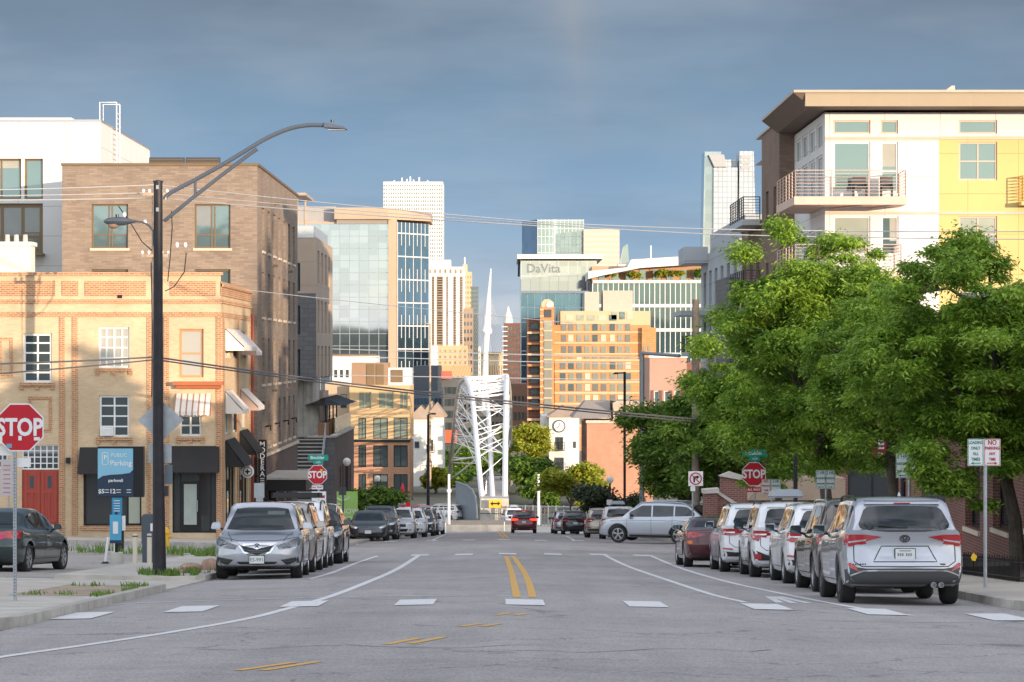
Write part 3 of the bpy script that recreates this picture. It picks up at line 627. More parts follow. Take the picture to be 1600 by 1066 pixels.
# ---------------------------------------------------------------- dark brick apartments on the left
def dark_brick():
    Y = 140.5; x0, XR = fx(97, Y), -11.96; y1 = 168.2; zt = fz(259, Y)
    t = thing('apartment_building', 'brown brick apartment building with a long street side of narrow windows', 'building', (XR, Y, -9.5))
    FH = [pxh(v, Y) for v in ((143,200,319,388),(304,360,319,388),(143,200,421,470),(304,360,421,488))]
    cols = [(143.4+i*3.5, 143.4+i*3.5+1.5) for i in range(7)]; RZ = [(5.2,7.35),(1.9,4.15),(-1.45,.85),(-4.65,-2.3)]
    SHs = [(a, b, c, d) for c, d in RZ for a, b in cols]
    mb = MB(); wall(mb, 'F', Y, x0, XR, -5.0, zt, FH, .2); wall(mb, 'R', XR, Y, y1, -5.0, zt, SHs, .3); roofbox(mb, x0, XR, Y, y1, zt-.4)
    wall(mb, 'L', x0, Y, y1, -10, zt, (), 0); mb.build('upper_wall', M_dbrick, t)
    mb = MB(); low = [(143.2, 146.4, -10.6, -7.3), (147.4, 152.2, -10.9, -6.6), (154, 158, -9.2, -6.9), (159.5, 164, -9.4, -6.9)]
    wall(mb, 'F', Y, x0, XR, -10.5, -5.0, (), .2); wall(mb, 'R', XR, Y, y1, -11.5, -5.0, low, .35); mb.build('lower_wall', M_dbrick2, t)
    for h in FH: window(t, 'F', Y, h, M_bronze, G_win, 2, 1, .2, .08, usplit=[(h[0]+h[1])/2-.05, (h[0]+h[1])/2+.1], zsplit=[h[2]+.65 if h[3]-h[2] > 1.8 else h[2]+.4], sillm=M_stone)
    for h in SHs: window(t, 'R', XR, h, M_bronze, G_dark, 1, 1, .3, .08, zsplit=[h[2]+.6], sillm=M_stone)
    for h in low: window(t, 'R', XR, h, M_blackm, G_shop, 3, 2, .35, .08, 'shop_window')
    w = MB(); wbox(w, 'F', Y, x0-.05, XR+.08, zt, zt+.12, -.3, .08); wbox(w, 'R', XR, Y+.31, y1, zt, zt+.12, -.3, .08); w.build('coping', M_bronze, t)
    w = MB(); wbox(w, 'R', XR, Y, y1, -5.12, -4.98, -.02, .1); w.build('stone_band', M_stone, t)
    w = MB(); w.box(XR, XR+2.2, 143.2, 152.6, -6.75, -6.2); w.build('entrance_canopy', M_blackm, t)
    w = MB(); w.box(XR, XR+2.3, 143.1, 152.7, -6.195, -6.1); w.build('canopy_top', M_con2, t)
    for i, (a, b) in enumerate([(233,288),(290,344)]):     # louvred plant screens on the roof
        w = MB(); w.box(fx(a,148), fx(b,148), 148, 148.2, zt-.5, fz(246,148)); o = w.build('roof_screen', M_dkgrey, t)
        v = MB()
        for k in range(5): z = fz(246,148)-.12-.12*k; v.box(fx(a,148)+.05, fx(b,148)-.05, 147.93, 148.0, z-.04, z)
        v.build('louvre', M_bronze, o)
    for y in (145, 151, 157, 163): MB().tube([(XR+.02, y, -3.6-2.6*(y > 200)), (XR+.3, y, -3.55), (XR+.3, y, -3.8)], .05, 6).build('wall_lamp', M_blackm, t)
    for y, z in ((149.5,-1.9),(160,-1.9),(150,4.6),(161,4.6),(151,7.9)): MB().box(XR+.002, XR+.25, y, y+.35, z, z+.12).build('vent_hood', M_bronze, t)
dark_brick()

# ---------------------------------------------------------------- white building far left
def white_building():
    Y = 150.0; XR = fx(157, Y); x0 = -32; y1 = 171; zt = fz(190, Y)
    t = thing('apartment_building', 'tall white rendered building with big bronze framed windows and a roof ladder', 'building', (XR, Y, -9))
    H = [pxh(v, Y) for v in ((-30,33,248,311),(38,67,248,311),(-30,67,318,398))]
    mb = MB(); wall(mb, 'F', Y, x0, XR, -10, zt, H, .25); wall(mb, 'R', XR, Y, y1, -10, zt, (), 0); roofbox(mb, x0, XR, Y, y1, zt-.3); wall(mb, 'L', x0, Y, y1, -10, zt, (), 0)
    mb.box(x0, fx(112, Y+2), Y+2, Y+8, zt-.2, fz(184, Y+2)); mb.build('wall', M_whitep, t)
    window(t, 'F', Y, H[0], M_bronze, G_win, 2, 1, .25, .1); window(t, 'F', Y, H[1], M_bronze, G_win, 1, 1, .25, .1)
    window(t, 'F', Y, H[2], M_bronze, G_win, 3, 1, .25, .2, zsplit=[H[2][3]-1.75])
    w = MB(); wbox(w, 'F', Y, x0, XR+.05, zt, zt+.1, -.2, .06); wbox(w, 'R', XR, Y+.21, y1, zt, zt+.1, -.2, .05); w.build('coping', M_alu, t)
    w = MB(); zz = (fz(400,Y), fz(366,Y)); w.box(fx(45,Y), fx(70,Y), Y-1.1, Y-.0, zz[0], zz[0]+.12); bl = w.build('balcony', M_bronze, t)
    w = MB(); [w.box(fx(45,Y)+i*.14, fx(45,Y)+i*.14+.03, Y-1.1, Y-1.07, zz[0]+.12, zz[1]) for i in range(7)]; w.box(fx(45,Y), fx(71,Y), Y-1.12, Y-1.05, zz[1], zz[1]+.05); w.build('railing', M_bronze, bl)
    X = fx(180, 158)
    w = MB(); Yl = 155; x_ = XR+.02
    for y in (154.6, 155.9): w.tube([(x_+.2, y, 7.5), (x_+.2, y, zt+1.4)], .032, 6)
    for i in range(21): w.tube([(x_+.2, 154.6, 7.6+i*.27), (x_+.2, 155.9, 7.6+i*.27)], .025, 5)
    w.tube([(x_+.2, 154.6, zt+1.4), (x_-.7, 154.6, zt+1.4), (x_-.7, 154.6, zt)], .03, 6); w.tube([(x_+.2, 155.9, zt+1.4), (x_-.7, 155.9, zt+1.4), (x_-.7, 155.9, zt)], .03, 6)
    w.build('roof_ladder', M_wframe, t)
white_building()
# ---------------------------------------------------------------- tan and grey block further along the left
M_tan = brick('tan_panels', (.46,.36,.28), (.44,.345,.27), (.36,.29,.22), 2.2, 1.5, .03, 0, .7, .08, .3)
M_greyb = brick('grey_block', (.17,.165,.17), (.14,.137,.14), (.11,.11,.11), .6, .3, .02, .5, .8, .1, .4)
def railing(par, pts, h=1.05, m=None, n=6, r=.022, post=1.2, name='railing'):
    m = m or M_dkgrey; mb = MB()
    for a, b in zip(pts[:-1], pts[1:]):
        a, b = Vector(a), Vector(b); k = max(1, round((b-a).length/post))
        for i in range(k+1): p = a+(b-a)*i/k; mb.tube([p, p+Vector((0,0,h))], r*1.3, 5)
        for j in range(1, n+1): z = Vector((0,0,h*j/n)); mb.tube([a+z, b+z], r if j == n else r*.6, 5)
    return mb.build(name, m, par)
def tan_building():
    Y = 185.6; XR = -12.0; x0 = -24; y1 = 203.5; zt = fz(371, Y); z0 = fz(590, Y)
    t = thing('apartment_building', 'tan and grey panelled apartment block raised on tall pillars beyond the brown brick apartments', 'building', (XR, Y, -12))
    zm = fz(458, Y)
    FW = [pxh((462.5,469,y0_,y1_), Y) for y0_, y1_ in ((411,455),(478,522),(546,589))]
    SW = [(187.0+i*3.9, 187.0+i*3.9+1.9, z, z+2.1) for i in range(4) for z in (4.7, 1.5, -1.2-.3, )] + [(187.0+i*3.9, 187.0+i*3.9+1.9, -.9-3.3+2.8, -.9-3.3+3.0) for i in range(0)]
    up = [h for h in FW if h[2] > zm]; lo = [h for h in FW if h[2] <= zm]
    mb = MB(); wall(mb, 'F', Y, x0, XR, zm, zt, up, .2); wall(mb, 'R', XR, Y, y1, z0, zt, SW, .3); roofbox(mb, x0, XR, Y, y1, zt-.2); mb.build('upper_wall', M_tan, t)
    mb = MB(); wall(mb, 'F', Y, x0, XR-.01, z0, zm-.003, lo, .2); roofbox(mb, x0, XR, Y, y1, z0+.01); mb.build('lower_wall', M_greyb, t)
    for h in FW: window(t, 'F', Y, h, M_blackm, G_win, 1, 2, .2, .06)
    for h in SW: window(t, 'R', XR, h, M_blackm, G_dark, 2, 1, .3, .08)
    MB().box(x0, fx(490,187), 187, 202, zt-.2, fz(353,187)).build('roof_room', mat('pale_metal_panel', (.60,.62,.64), .35, .6), t)
    w = MB(); [w.tube([(fx(p,187)-.3, 190+q, 6), (fx(p,187)-.3, 190+q, fz(305,190))], .08, 6) for p, q in ((466,0),(474,3))]; w.box(fx(455,190), fx(481,190), 188, 196, fz(308,190), fz(304,190)); w.build('roof_canopy', M_tan, t)
    for px in (468, 480, 490): MB().lathe([(.38,0),(.38,3.9)], (fx(px,188), 188, z0-3.9), 12).build('pillar', M_con2, t)
    w = MB(); w.box(x0, fx(470,192), 192, y1, -12, z0-.01); w.build('recessed_wall', M_greyb, t)
    MB().box(fx(468,195), fx(505,195), 195, 201, -6.3, z0-1.0).build('podium_room', M_tan, t)
tan_building()
def terrace():
    Y = 180; X = fx(522, Y); y1 = 204
    t = thing('terrace_building', 'low dark brick terrace block with a glass railed roof deck beside the outdoor stairs', 'building', (X, Y, -11))
    zt = fz(684, Y); SH = [(186+i*3, 188.2+i*3, -9.6, -7.2) for i in range(5)]
    mb = MB(); wall(mb, 'F', Y, -12.2, X, -12.5, zt, (), .2); wall(mb, 'L', -12.2, Y, y1, -12.5, zt, (), 0); mb.build('front_wall', M_greyb, t)
    mb = MB(); wall(mb, 'R', X, Y, y1, -13, zt, SH, .3); mb.box(-24, X, y1, y1+.1, -13, zt); mb.build('side_wall', M_dbrick2, t)
    mb = MB(); roofbox(mb, -12.2, X, Y, y1, zt-.02); mb.build('deck', M_con2, t)
    for h in SH: window(t, 'R', X, h, M_blackm, G_shop, 2, 1, .3, .08)
    mb = MB(); wbox(mb, 'R', X, Y, y1, zt, zt+.12, -.3, .08); wbox(mb, 'F', Y, -12.2, X+.08, zt, zt+.12, -.3, .08); mb.build('coping', M_con2, t)
    MB().box(X-.2, X-.17, 184, 203, zt+.12, zt+1.15).build('glass_railing', mat('greenish_glass', (.42,.50,.30), .15, .3, alpha=.75), t)
    for i in range(4): MB().tube([(X-1.0, 188+i*4, zt), (X-1.0, 188+i*4, zt+2.3)], .05, 6).lathe([(1.5,0),(.1,.5)], (X-1.0, 188+i*4, zt+1.9), 8).build('deck_umbrella', M_blackm, t)
    for i in range(5): MB().box(X-1.3, X-.6, 184.5+i*3.5, 185.6+i*3.5, zt, zt+.8).build('planter', mat('corten', (.25,.13,.07), .8), t)
    # staircase
    s = thing('staircase', 'long grey outdoor staircase climbing between the brown brick building and the terrace', 'stairs', (-12.2, 171, -10.5))
    n = 22; mb = MB(); tr = MB()
    for i in range(n):
        z = -10.0 + 4.75*(i+1)/n; y = 171 + 9*i/n
        mb.box(-14.0, -11.05, y+.06, y+9/n+.4, z-.3, z-.06); tr.box(-13.95, -11.1, y, y+9/n+.02, z-.06, z)
    mb.build('risers', M_dkgrey, s); tr.build('treads', M_con2, s)
    for x in (-14.0, -11.05):
        MB().hexa([(x-.05,170.8,-10.4),(x+.05,170.8,-10.4),(x+.05,180,-5.6),(x-.05,180,-5.6)], [(x-.05,170.8,-10.0),(x+.05,170.8,-10.0),(x+.05,180,-5.2),(x-.05,180,-5.2)]).build('stringer', M_dkgrey, s)
        railing(s, [(x, 171, -9.95), (x, 180, -5.25)], 1.0, M_alu, 5, .03)
terrace()
t = thing('banner_sign', 'tall bright green leasing banner with white lettering beside the dark electric sedan', 'sign', at(542, 845, 141))
M_green = mat('lime_banner', (.36,.62,.16), .6)
yb = 141.0; MB().box(fx(526,yb), fx(559,yb), yb-.05, yb+.05, fz(843,yb), fz(768,yb)).build('banner_panel', M_green, t, bevel=.01)
lettering('NOW', .34, (fx(546,yb), yb-.055, fz(799,yb)), t, M_wl); lettering('LEASING', .25, (fx(543.5,yb), yb-.055, fz(810,yb)), t, M_wl)
mb = MB(); P = [(fx(536+11*math.cos(a),yb), yb-.06, fz(773+9*math.sin(a),yb)) for a in np.linspace(.2, 2.6, 10)]; mb.tube(P, .035, 5); mb.build('emblem', M_wl, t)
MB().tube([at(528,846,yb), at(528,768,yb)], .04, 6).build('post', M_dkgrey, t)

# ---------------------------------------------------------------- orange brick block at the end of the street
def front_block(name, label, Y, box, holes, m, fm=None, gm=None, depth=14, nx=2, nz=1, rev=.2, cat='building', zb=None, side='', group=None, cop=True):
    """box building given by its front: px x0,x1,top and a bottom"""
    x0, x1, zt = fx(box[0],Y), fx(box[1],Y), fz(box[2],Y); zb = fz(box[3],Y) if zb is None else zb
    t = thing(name, label, cat, ((x0+x1)/2, Y, zb), group); mb = MB()
    H = [pxh(h, Y) for h in holes]; wall(mb, 'F', Y, x0, x1, zb, zt, H, rev); wall(mb, 'R', x1, Y, Y+depth, zb, zt, (), 0); wall(mb, 'L', x0, Y, Y+depth, zb, zt, (), 0)
    roofbox(mb, x0, x1, Y, Y+depth, zt-.1); mb.box(x0, x1, Y+depth-.05, Y+depth, zb, zt); mb.build('wall', m, t)
    for h in H: window(t, 'F', Y, h, fm or M_blackm, gm or G_win, nx, nz, rev, .09)
    if cop: w = MB(); wbox(w, 'F', Y, x0-.1, x1+.1, zt, zt+.25, -.4, .12); w.build('coping', fm or M_bronze, t)
    return t
Y = 320
hs = [(x0,x1,y0,y1) for (y0,y1) in ((696,730),(741,775)) for (x0,x1) in ((560,572),(583,606),(615,637))]
M_orng = brick('salmon_brick', (.46,.235,.14), (.41,.20,.12), (.42,.27,.19), .5, .16, .02); M_yelt = mat('sandstone_panel', (.56,.38,.20), .75, vs=.3)
t = front_block('office_building', 'orange brick office block with a sandstone top floor and large square windows', Y, (547,640,691,790), hs, M_orng, M_blackm, G_dark)
mb = MB(); H = [pxh(h, Y) for h in ((560,580,612,639),(591,615,612,639),(624,637,612,639),(560,572,653,686),(583,606,653,686),(615,637,653,686))]
x0, x1 = fx(546,Y), fx(640.5,Y); wall(mb, 'F', Y-.05, x0, x1, fz(691,Y)+.3, fz(602,Y), H, .2); wall(mb, 'R', x1, Y-.05, Y+14, fz(691,Y)+.3, fz(602,Y), (), 0); roofbox(mb, x0, x1, Y, Y+14, fz(602.5,Y)); wall(mb, 'L', x0, Y-.05, Y+14, fz(691,Y)+.3, fz(602,Y), (), 0)
mb.build('top_storey', M_yelt, t)
for h in H: window(t, 'F', Y-.05, h, M_yelt if h[2] > -7 else M_dkgrey, glass('pale_green_glass', (.36,.42,.34), .08, .4, .1, .4), 2, 1, .2, .09)
mb = MB(); wall(mb, 'F', Y+2, fx(508,Y+2), fx(547,Y+2), -16, fz(598,Y), [pxh((532,542,616,638), Y+2)], .2); mb.build('side_wing', mat('tan_render', (.48,.36,.25), .8, vs=.2), t)
window(t, 'F', Y+2, pxh((532,542,616,638), Y+2), M_bronze, G_dark)
MB().box(fx(547,Y), fx(605,Y), Y+3, Y+9, fz(603,Y), fz(567,Y)).build('roof_room', mat('brown_metal_cladding', (.30,.19,.12), .6), t)
for a in (571, 586): MB().box(fx(a,Y), fx(a+12,Y), Y+2.9, Y+3, fz(601,Y), fz(569,Y)).build('louvre', M_bronze, t)
MB().box(fx(605,Y), fx(641,Y), Y+3, Y+9, fz(603,Y), fz(575,Y)).build('roof_room', M_white, t)
MB().box(fx(609,Y), fx(628,Y), Y+2.9, Y+3, fz(598,Y), fz(578,Y)).build('louvre', M_bronze, t)

front_block('office_building', 'small white walled building partly hidden above the terrace roof', 420, (519,588,556,600), [(522+i*9, 527+i*9, 578, 590) for i in range(4)], M_white, depth=12, zb=-17)
# white gabled town houses left of the bridge and the clock house right of it
M_shing = mat('brown_roof_shingles', (.36,.27,.20), .9, var=.15, vs=.8); M_house = mat('white_stucco', (.74,.72,.68), .8, var=.05, vs=.4)
def hip(mb, x0, x1, y0, y1, z, h, e=.5):
    x0 -= e; x1 += e; y0 -= e; y1 += e; r = min(x1-x0, y1-y0)/2; xc, yc = (x0+x1)/2, (y0+y1)/2
    if x1-x0 >= y1-y0: a, b = (x0+r, yc, z+h), (x1-r, yc, z+h)
    else: a, b = (xc, y0+r, z+h), (xc, y1-r, z+h)
    A, B, C_, D = (x0,y0,z), (x1,y0,z), (x1,y1,z), (x0,y1,z)
    mb.add([A,B,C_,D,a,b], [(3,2,1,0)])
    if x1-x0 >= y1-y0: mb.add([A,B,C_,D,a,b], [(0,1,5,4),(1,2,5),(2,3,4,5),(3,0,4)])
    else: mb.add([A,B,C_,D,a,b], [(0,1,4),(1,2,5,4),(2,3,5),(3,0,4,5)])
def house(label, Y, parts, wins, depth=8, bal=()):
    t = thing('town_house', label, 'house', (fx(parts[0][0],Y), Y, -16), None)
    for i, (a, b, top, rt) in enumerate(parts):
        y0 = Y + i*.6; mb = MB(); mb.box(fx(a,Y), fx(b,Y), y0, y0+depth, -17, fz(top,Y)); mb.build('wall', M_house, t)
        mb = MB(); hip(mb, fx(a,Y), fx(b,Y), y0, y0+depth, fz(top,Y), (top-rt)/F*Y, .35); mb.build('roof', M_shing, t)
    for h in wins: window(t, 'F', Y-.1, pxh(h, Y), M_wframe if len(wins) > 20 else M_dkgrey, G_dark, 2, 1, .04, .12)
    for (a, b, y_) in bal:
        q = MB(); q.box(fx(a,Y), fx(b,Y), Y-1.0, Y-.05, fz(y_,Y)-.1, fz(y_,Y)); bl = q.build('balcony', M_dkgrey, t); railing(bl, [(fx(a,Y),Y-.98,fz(y_,Y)), (fx(b,Y),Y-.98,fz(y_,Y))], .9, M_blackm, 5, .03)
    return t
house('white stuccoed town house with brown hipped roofs and a tower left of the bridge', 352, [(641,673,655,634),(670,693,652,630),(664,681,647,628)], [(669,677,687,705),(667,675,720,736),(648,655,690,700)], 9, [(667,679,706),(666,678,738)])
house('white stuccoed town house with a lower roof behind the orange office block', 372, [(625,664,688,668)], [(640,646,700,712),(650,656,700,712),(645,652,722,740)], 9)
Y = 335
t = house('white stuccoed house with a big round clock under its brown roof', Y, [(858,905,652,634)], [(868,880,683,704),(867,881,715,735),(896,900,690,700)], 10, [(866,882,703),(865,883,735)])
c = at(873.5, 666, Y)
MB().lathe([(.74,0),(.74,.12),(.60,.14),(.60,0)], (c.x, Y-.15, c.z), 28, 'y').build('clock_rim', M_dkgrey, t, smooth=True)
MB().lathe([(.60,0),(.60,.05)], (c.x, Y-.20, c.z), 28, 'y').build('clock_face', M_wframe, t)
MB().tube([(c.x, Y-.22, c.z), (c.x+.12, Y-.22, c.z+.40)], .035, 5).tube([(c.x, Y-.22, c.z), (c.x-.22, Y-.22, c.z-.2)], .04, 5).build('clock_hands', M_blackm, t)
MB().box(fx(846,Y), fx(858,Y), Y+1.5, Y+11, -17, fz(650,Y)).build('side_wall', M_house, t)
for y_ in (668, 690, 714): q = MB(); q.box(fx(846,Y), fx(857,Y), Y+.4, Y+1.5, fz(y_+8,Y), fz(y_,Y)); q.build('balcony', M_blackm, t)
MB().box(fx(859,Y), fx(905,Y), Y-1, Y-.02, fz(752,Y), fz(741,Y)).build('ground_floor_canopy', M_blackm, t)
# brick hall next to the clock house
M_pink = brick('sunlit_pink_brick', (.50,.25,.16), (.44,.21,.13), (.48,.30,.22), .3, .1, .012); Y = 290  # the gable's sunlit pink is put into its brick colour
t = thing('brick_hall', 'long pinkish brick hall with a blank gable wall behind the globe street lamp', 'building', (fx(915,Y), Y, -15.5))
mb = MB(); x0, x1 = fx(917,Y), fx(1020,Y); wall(mb, 'F', Y, x0, x1, -17, fz(660,Y), (), 0); mb.box(x0, x1, Y+20, Y+20.1, -17, fz(665,Y)); roofbox(mb, x0, x1, Y, Y+20, fz(661,Y)); mb.build('gable_wall', M_pink, t)
SH = [(Y+2+i*3.2, Y+3.4+i*3.2, z, z+1.6) for i in range(5) for z in (-14.5, -11.8, -9.6)]
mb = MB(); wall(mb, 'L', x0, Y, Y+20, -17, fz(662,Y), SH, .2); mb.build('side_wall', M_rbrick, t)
for h in SH: window(t, 'L', x0, h, M_wframe, G_dark, 1, 2, .2, .08)
mb = MB(); wbox(mb, 'F', Y, x0-.1, x1, fz(661,Y), fz(657,Y), -.4, .15); mb.build('coping', M_stone, t)
mb = MB(); mb.box(fx(958,Y+6), fx(1010,Y+6), Y+6, Y+16, fz(662,Y), fz(628,Y)); mb.build('upper_wall', M_tan, t)
mb = MB(); mb.hexa([(fx(896,Y),Y+5,fz(655,Y)),(fx(958,Y),Y+5,fz(655,Y)),(fx(958,Y),Y+18,fz(655,Y)),(fx(896,Y),Y+18,fz(655,Y))],[(fx(918,Y),Y+9,fz(629,Y)),(fx(958,Y),Y+9,fz(629,Y)),(fx(958,Y),Y+14,fz(629,Y)),(fx(918,Y),Y+14,fz(629,Y))]); mb.build('roof', mat('grey_roof', (.30,.26,.23), .85), t)
# red brick with pale cladding at the right
Y = 345
t = front_block('red_brick_building', 'red brick building with a pink concrete top and tall slot windows beyond the gantry pole', Y, (1015,1073,559,700), [(1022+i*16, 1030+i*16, 611, 655) for i in range(3)], mat('pink_concrete', (.44,.27,.21), .8, vs=.2), M_wframe, G_win, 16, 1, 2)
for a in (1017.5, 1031, 1046.5, 1061): MB().box(fx(a,Y), fx(a+4,Y), Y-.15, Y-.01, fz(665,Y), fz(610,Y)).build('red_pier', M_rbrick, t)
MB().box(fx(1074,Y), fx(1110,Y), Y+2, Y+14, -17, fz(566,Y)).build('side_block', M_rbrick, t)

# ---------------------------------------------------------------- downtown
def curtain(par, kind, a, u0, u1, z0, z1, gm, mm, du, dz, r=.06, name='curtain_wall', hbars=True):
    p = MB(); wbox(p, kind, a, u0, u1, z0, z1, -.2, 0); o = p.build(name, gm, par); q = MB()
    k = max(1, round((u1-u0)/du))
    for i in range(k+1): u = u0+(u1-u0)*i/k; wbox(q, kind, a, u-r, u+r, z0, z1, 0, r*1.5)
    k = max(1, round((z1-z0)/dz))
    if hbars:
        for i in range(k+1): z = z0+(z1-z0)*i/k; wbox(q, kind, a, u0, u1, z-r, z+r, 0, r*1.2)
    q.build('mullions', mm, o); return o
GND = -20
# glass office with a tan frame; its street side turns away at an angle
G_pale = glass('pale_reflective_glass', (.31,.37,.44), .03, .85, .06, .05, (3.0, 3.9)); G_blue = glass('blue_glass', (.10,.19,.27), .04, .75, .12, .12, (2.6, 4.2))
M_mull = mat('white_mullion', (.70,.72,.73), .5); M_tanf = mat('tan_stone_frame', (.48,.35,.25), .75, vs=.1)
Y = 900; XC = fx(620, Y); YE = Y + 15; XE = fx(669, YE)
t = thing('glass_office', 'pale glass office block framed in tan stone with a dark blue glass street side', 'office tower', (XC, Y, GND))
MB().prism([(fx(440,Y), Y+.5), (XC-.5, Y+.5), (XE-.5, YE+.5), (XE-.5, Y+40), (fx(440,Y), Y+40)], 'z', GND, fz(347,Y)).build('core', M_tanf, t)
curtain(t, 'F', Y, fx(440,Y), fx(607,Y), GND, fz(350,Y), G_pale, mat('blue_grey_mullion', (.30,.36,.41), .4, .3), 3.0, 3.9, .09)
MB().box(fx(607,Y), XC, Y-1.0, Y+2, GND, fz(342,Y)).build('stone_pier', M_tanf, t)
za, zb_ = fz(343,Y), fz(325,Y); P = [(fx(523,Y), Y-2), (fx(607,Y), Y-2.5), (XE+.8, YE-1.5), (XE+.8, YE+25), (fx(523,Y), Y+30)]
vs = [(x, y, za-(0, 0, 1.6, 1.6, 0)[i]*.0) for i, (x, y) in enumerate(P)] + [(x, y, zb_-(0, 0, 1.9, 0, 0)[i]) for i, (x, y) in enumerate(P)]
MB().add(vs, [(4,3,2,1,0),(5,6,7,8,9)]+[(i, (i+1) % 5, 5+(i+1) % 5, 5+i) for i in range(5)]).build('roof_slab', M_tanf, t)
MB().box(fx(526,Y), XC-1, Y-.6, Y+.29, fz(350,Y), fz(343,Y)).build('soffit_band', mat('grey_soffit', (.30,.28,.27), .8), t)
MB().box(fx(440,Y), fx(524,Y), Y+3, Y+20, fz(348,Y), fz(322,Y)).build('plant_screen', mat('grey_louvre', (.33,.32,.32), .7), t)
A, B = Vector((XC, Y, 0)), Vector((XE, YE, 0)); D = (B-A).normalized(); Nn = Vector((D.y, -D.x, 0)); zt_ = fz(347,Y); nfl = 17; dz = (zt_-GND)/nfl
for i in range(nfl):
    z1_ = zt_-i*dz; z0_ = z1_-dz; g0 = .9 if i % 2 else .3
    p = [A+Nn*.2, B+Nn*.2]; q = MB().hexa([A+Vector((0,0,z0_)), B+Vector((0,0,z0_)), B+Vector((0,0,z1_)), A+Vector((0,0,z1_))], [p[0]+Vector((0,0,z0_)), p[1]+Vector((0,0,z0_)), p[1]+Vector((0,0,z1_)), p[0]+Vector((0,0,z1_))])
    o = q.build('curtain_wall', G_blue, t); m_ = MB(); n = (8, 4)[(i//2) % 2]
    for k in range(n+1):
        c_ = A+(B-A)*k/n+Nn*.3; m_.box(c_.x-.09, c_.x+.09, c_.y-.09, c_.y+.09, z0_, z1_)
    if i % 2 == 0: m_.hexa([A+Nn*.2+Vector((0,0,z0_)), B+Nn*.2+Vector((0,0,z0_)), B+Nn*.2+Vector((0,0,z0_+.35)), A+Nn*.2+Vector((0,0,z0_+.35))], [A+Nn*.4+Vector((0,0,z0_)), B+Nn*.4+Vector((0,0,z0_)), B+Nn*.4+Vector((0,0,z0_+.35)), A+Nn*.4+Vector((0,0,z0_+.35))])
    m_.build('mullions', M_mull, o)
# white gridded tower
def gridtower(label, Y, x0, x1, top, nx, nz, m, gm, frac=.55, depth=None, zb=None, fz_=.5, name='office_tower', proud=.1, side=None):
    X0, X1, Z1 = fx(x0,Y), fx(x1,Y), fz(top,Y); zb = zb if zb is not None else GND; depth = depth or (X1-X0)
    t = thing(name, label, 'tower', ((X0+X1)/2, Y, GND)); MB().box(X0, X1, Y, Y+depth, zb, Z1).build('wall', m, t)
    bs = []; du = (X1-X0)/nx; dz = (Z1-zb)/(nz+.6)
    for j in range(nz):
        for i in range(nx):
            u = X0+du*(i+.5); z = Z1-dz*(j+1); bs.append((u-du*frac/2, u+du*frac/2, Y-proud, Y+.05, z-dz*fz_/2, z+dz*fz_/2))
    many(t, 'window', bs, gm); return t
t = gridtower('tallest plain white tower with a fine grid of windows and rooftop masts', 1800, 599, 692, 284, 26, 52, M_white, mat('grey_tower_glass', (.20,.23,.26), .2, .3), .5, 40)
for i, px in enumerate((616, 628, 636, 641, 646, 655, 668)): MB().tube([at(px, 285, 1810), at(px, 285-(3,7,5,9,4,8,3)[i], 1810)], .5, 5).build('antenna', M_wframe, t)
# striped hotel tower
Y = 1200
t = thing('hotel_tower', 'white tower with vertical brown window stripes and a stepped top', 'tower', at(700, 640, Y))
MB().box(fx(668,Y), fx(726,Y), Y, Y+30, GND, fz(417,Y)).build('wall', M_white, t)
MB().box(fx(668,Y), fx(704,Y), Y+1, Y+20, fz(418,Y), fz(406,Y)).build('roof_room', M_white, t)
M_br = mat('brown_window_strip', (.34,.22,.13), .6, var=.4, vs=.6); bs = []
for a, b in ((675.5,678.5),(683,692),(698,700),(709,712.5),(719,723)): 
    sw = MB(); sw.box(fx(a,Y), fx(b,Y), Y-.3, Y, fz(540,Y), fz(432,Y)); o = sw.build('window_strip', M_br, t)
    q = MB()
    for k in range(27): q.box(fx(a,Y)+.15, fx(b,Y)-.15, Y-.5, Y-.3, fz(537-k*3.9,Y)-.0, fz(537-k*3.9,Y)+.55)
    q.build('pane', G_dark, o)
for a in range(671, 726, 8): MB().box(fx(a,Y), fx(a+2.4,Y), Y-.3, Y, fz(427,Y), fz(421,Y)).build('window', M_br, t)
t = gridtower('slim tan tower with a stepped crown and a thin spire', 1300, 722, 737, 425, 4, 24, mat('old_tan_stone', (.60,.45,.28), .8), M_br, .4, 20)
Y = 1300; MB().box(fx(723,Y), fx(730,Y), Y+2, Y+12, fz(426,Y), fz(413,Y)).build('crown', MATS['old_tan_stone'], t); MB().tube([at(726,414,Y+5), at(726,402,Y+5)], .35, 6).build('spire', M_wframe, t)
gridtower('narrow dark glass tower right behind the tan stepped tower', 1260, 736, 747, 448, 5, 26, mat('dark_slate_wall', (.12,.15,.16), .4), G_win, .5, 18)
gridtower('brown stone mid-rise in front of the tan tower', 1150, 724, 739, 482, 3, 12, mat('brown_stone', (.36,.26,.19), .8), G_dark, .5, 18)
t = gridtower('broad tan stone hotel with small square windows below the striped tower', 1050, 684, 731, 540, 6, 5, mat('warm_tan_stone', (.58,.42,.26), .8), M_br, .35, 20, fz(590, 1050), .45)
gridtower('low tan brick block below the broad stone hotel', 980, 680, 735, 572, 7, 3, mat('orange_tan_stone', (.60,.38,.21), .8), M_br, .4, 20)
t = gridtower('tan colonnaded hall closing the view behind the slender mast', 1500, 745, 786, 552, 11, 1, mat('tan_hall_stone', (.58,.46,.31), .8), M_br, .45, 20, fz(600, 1500), .75)
MB().box(fx(743,1500), fx(788,1500), 1498.5, 1521, fz(553,1500), fz(550,1500)).build('cornice', MATS['tan_hall_stone'], t)
gridtower('pale tower block glimpsed between the stone hotel and the mast', 1400, 745, 751, 541, 2, 8, M_white, M_br, .4, 12)
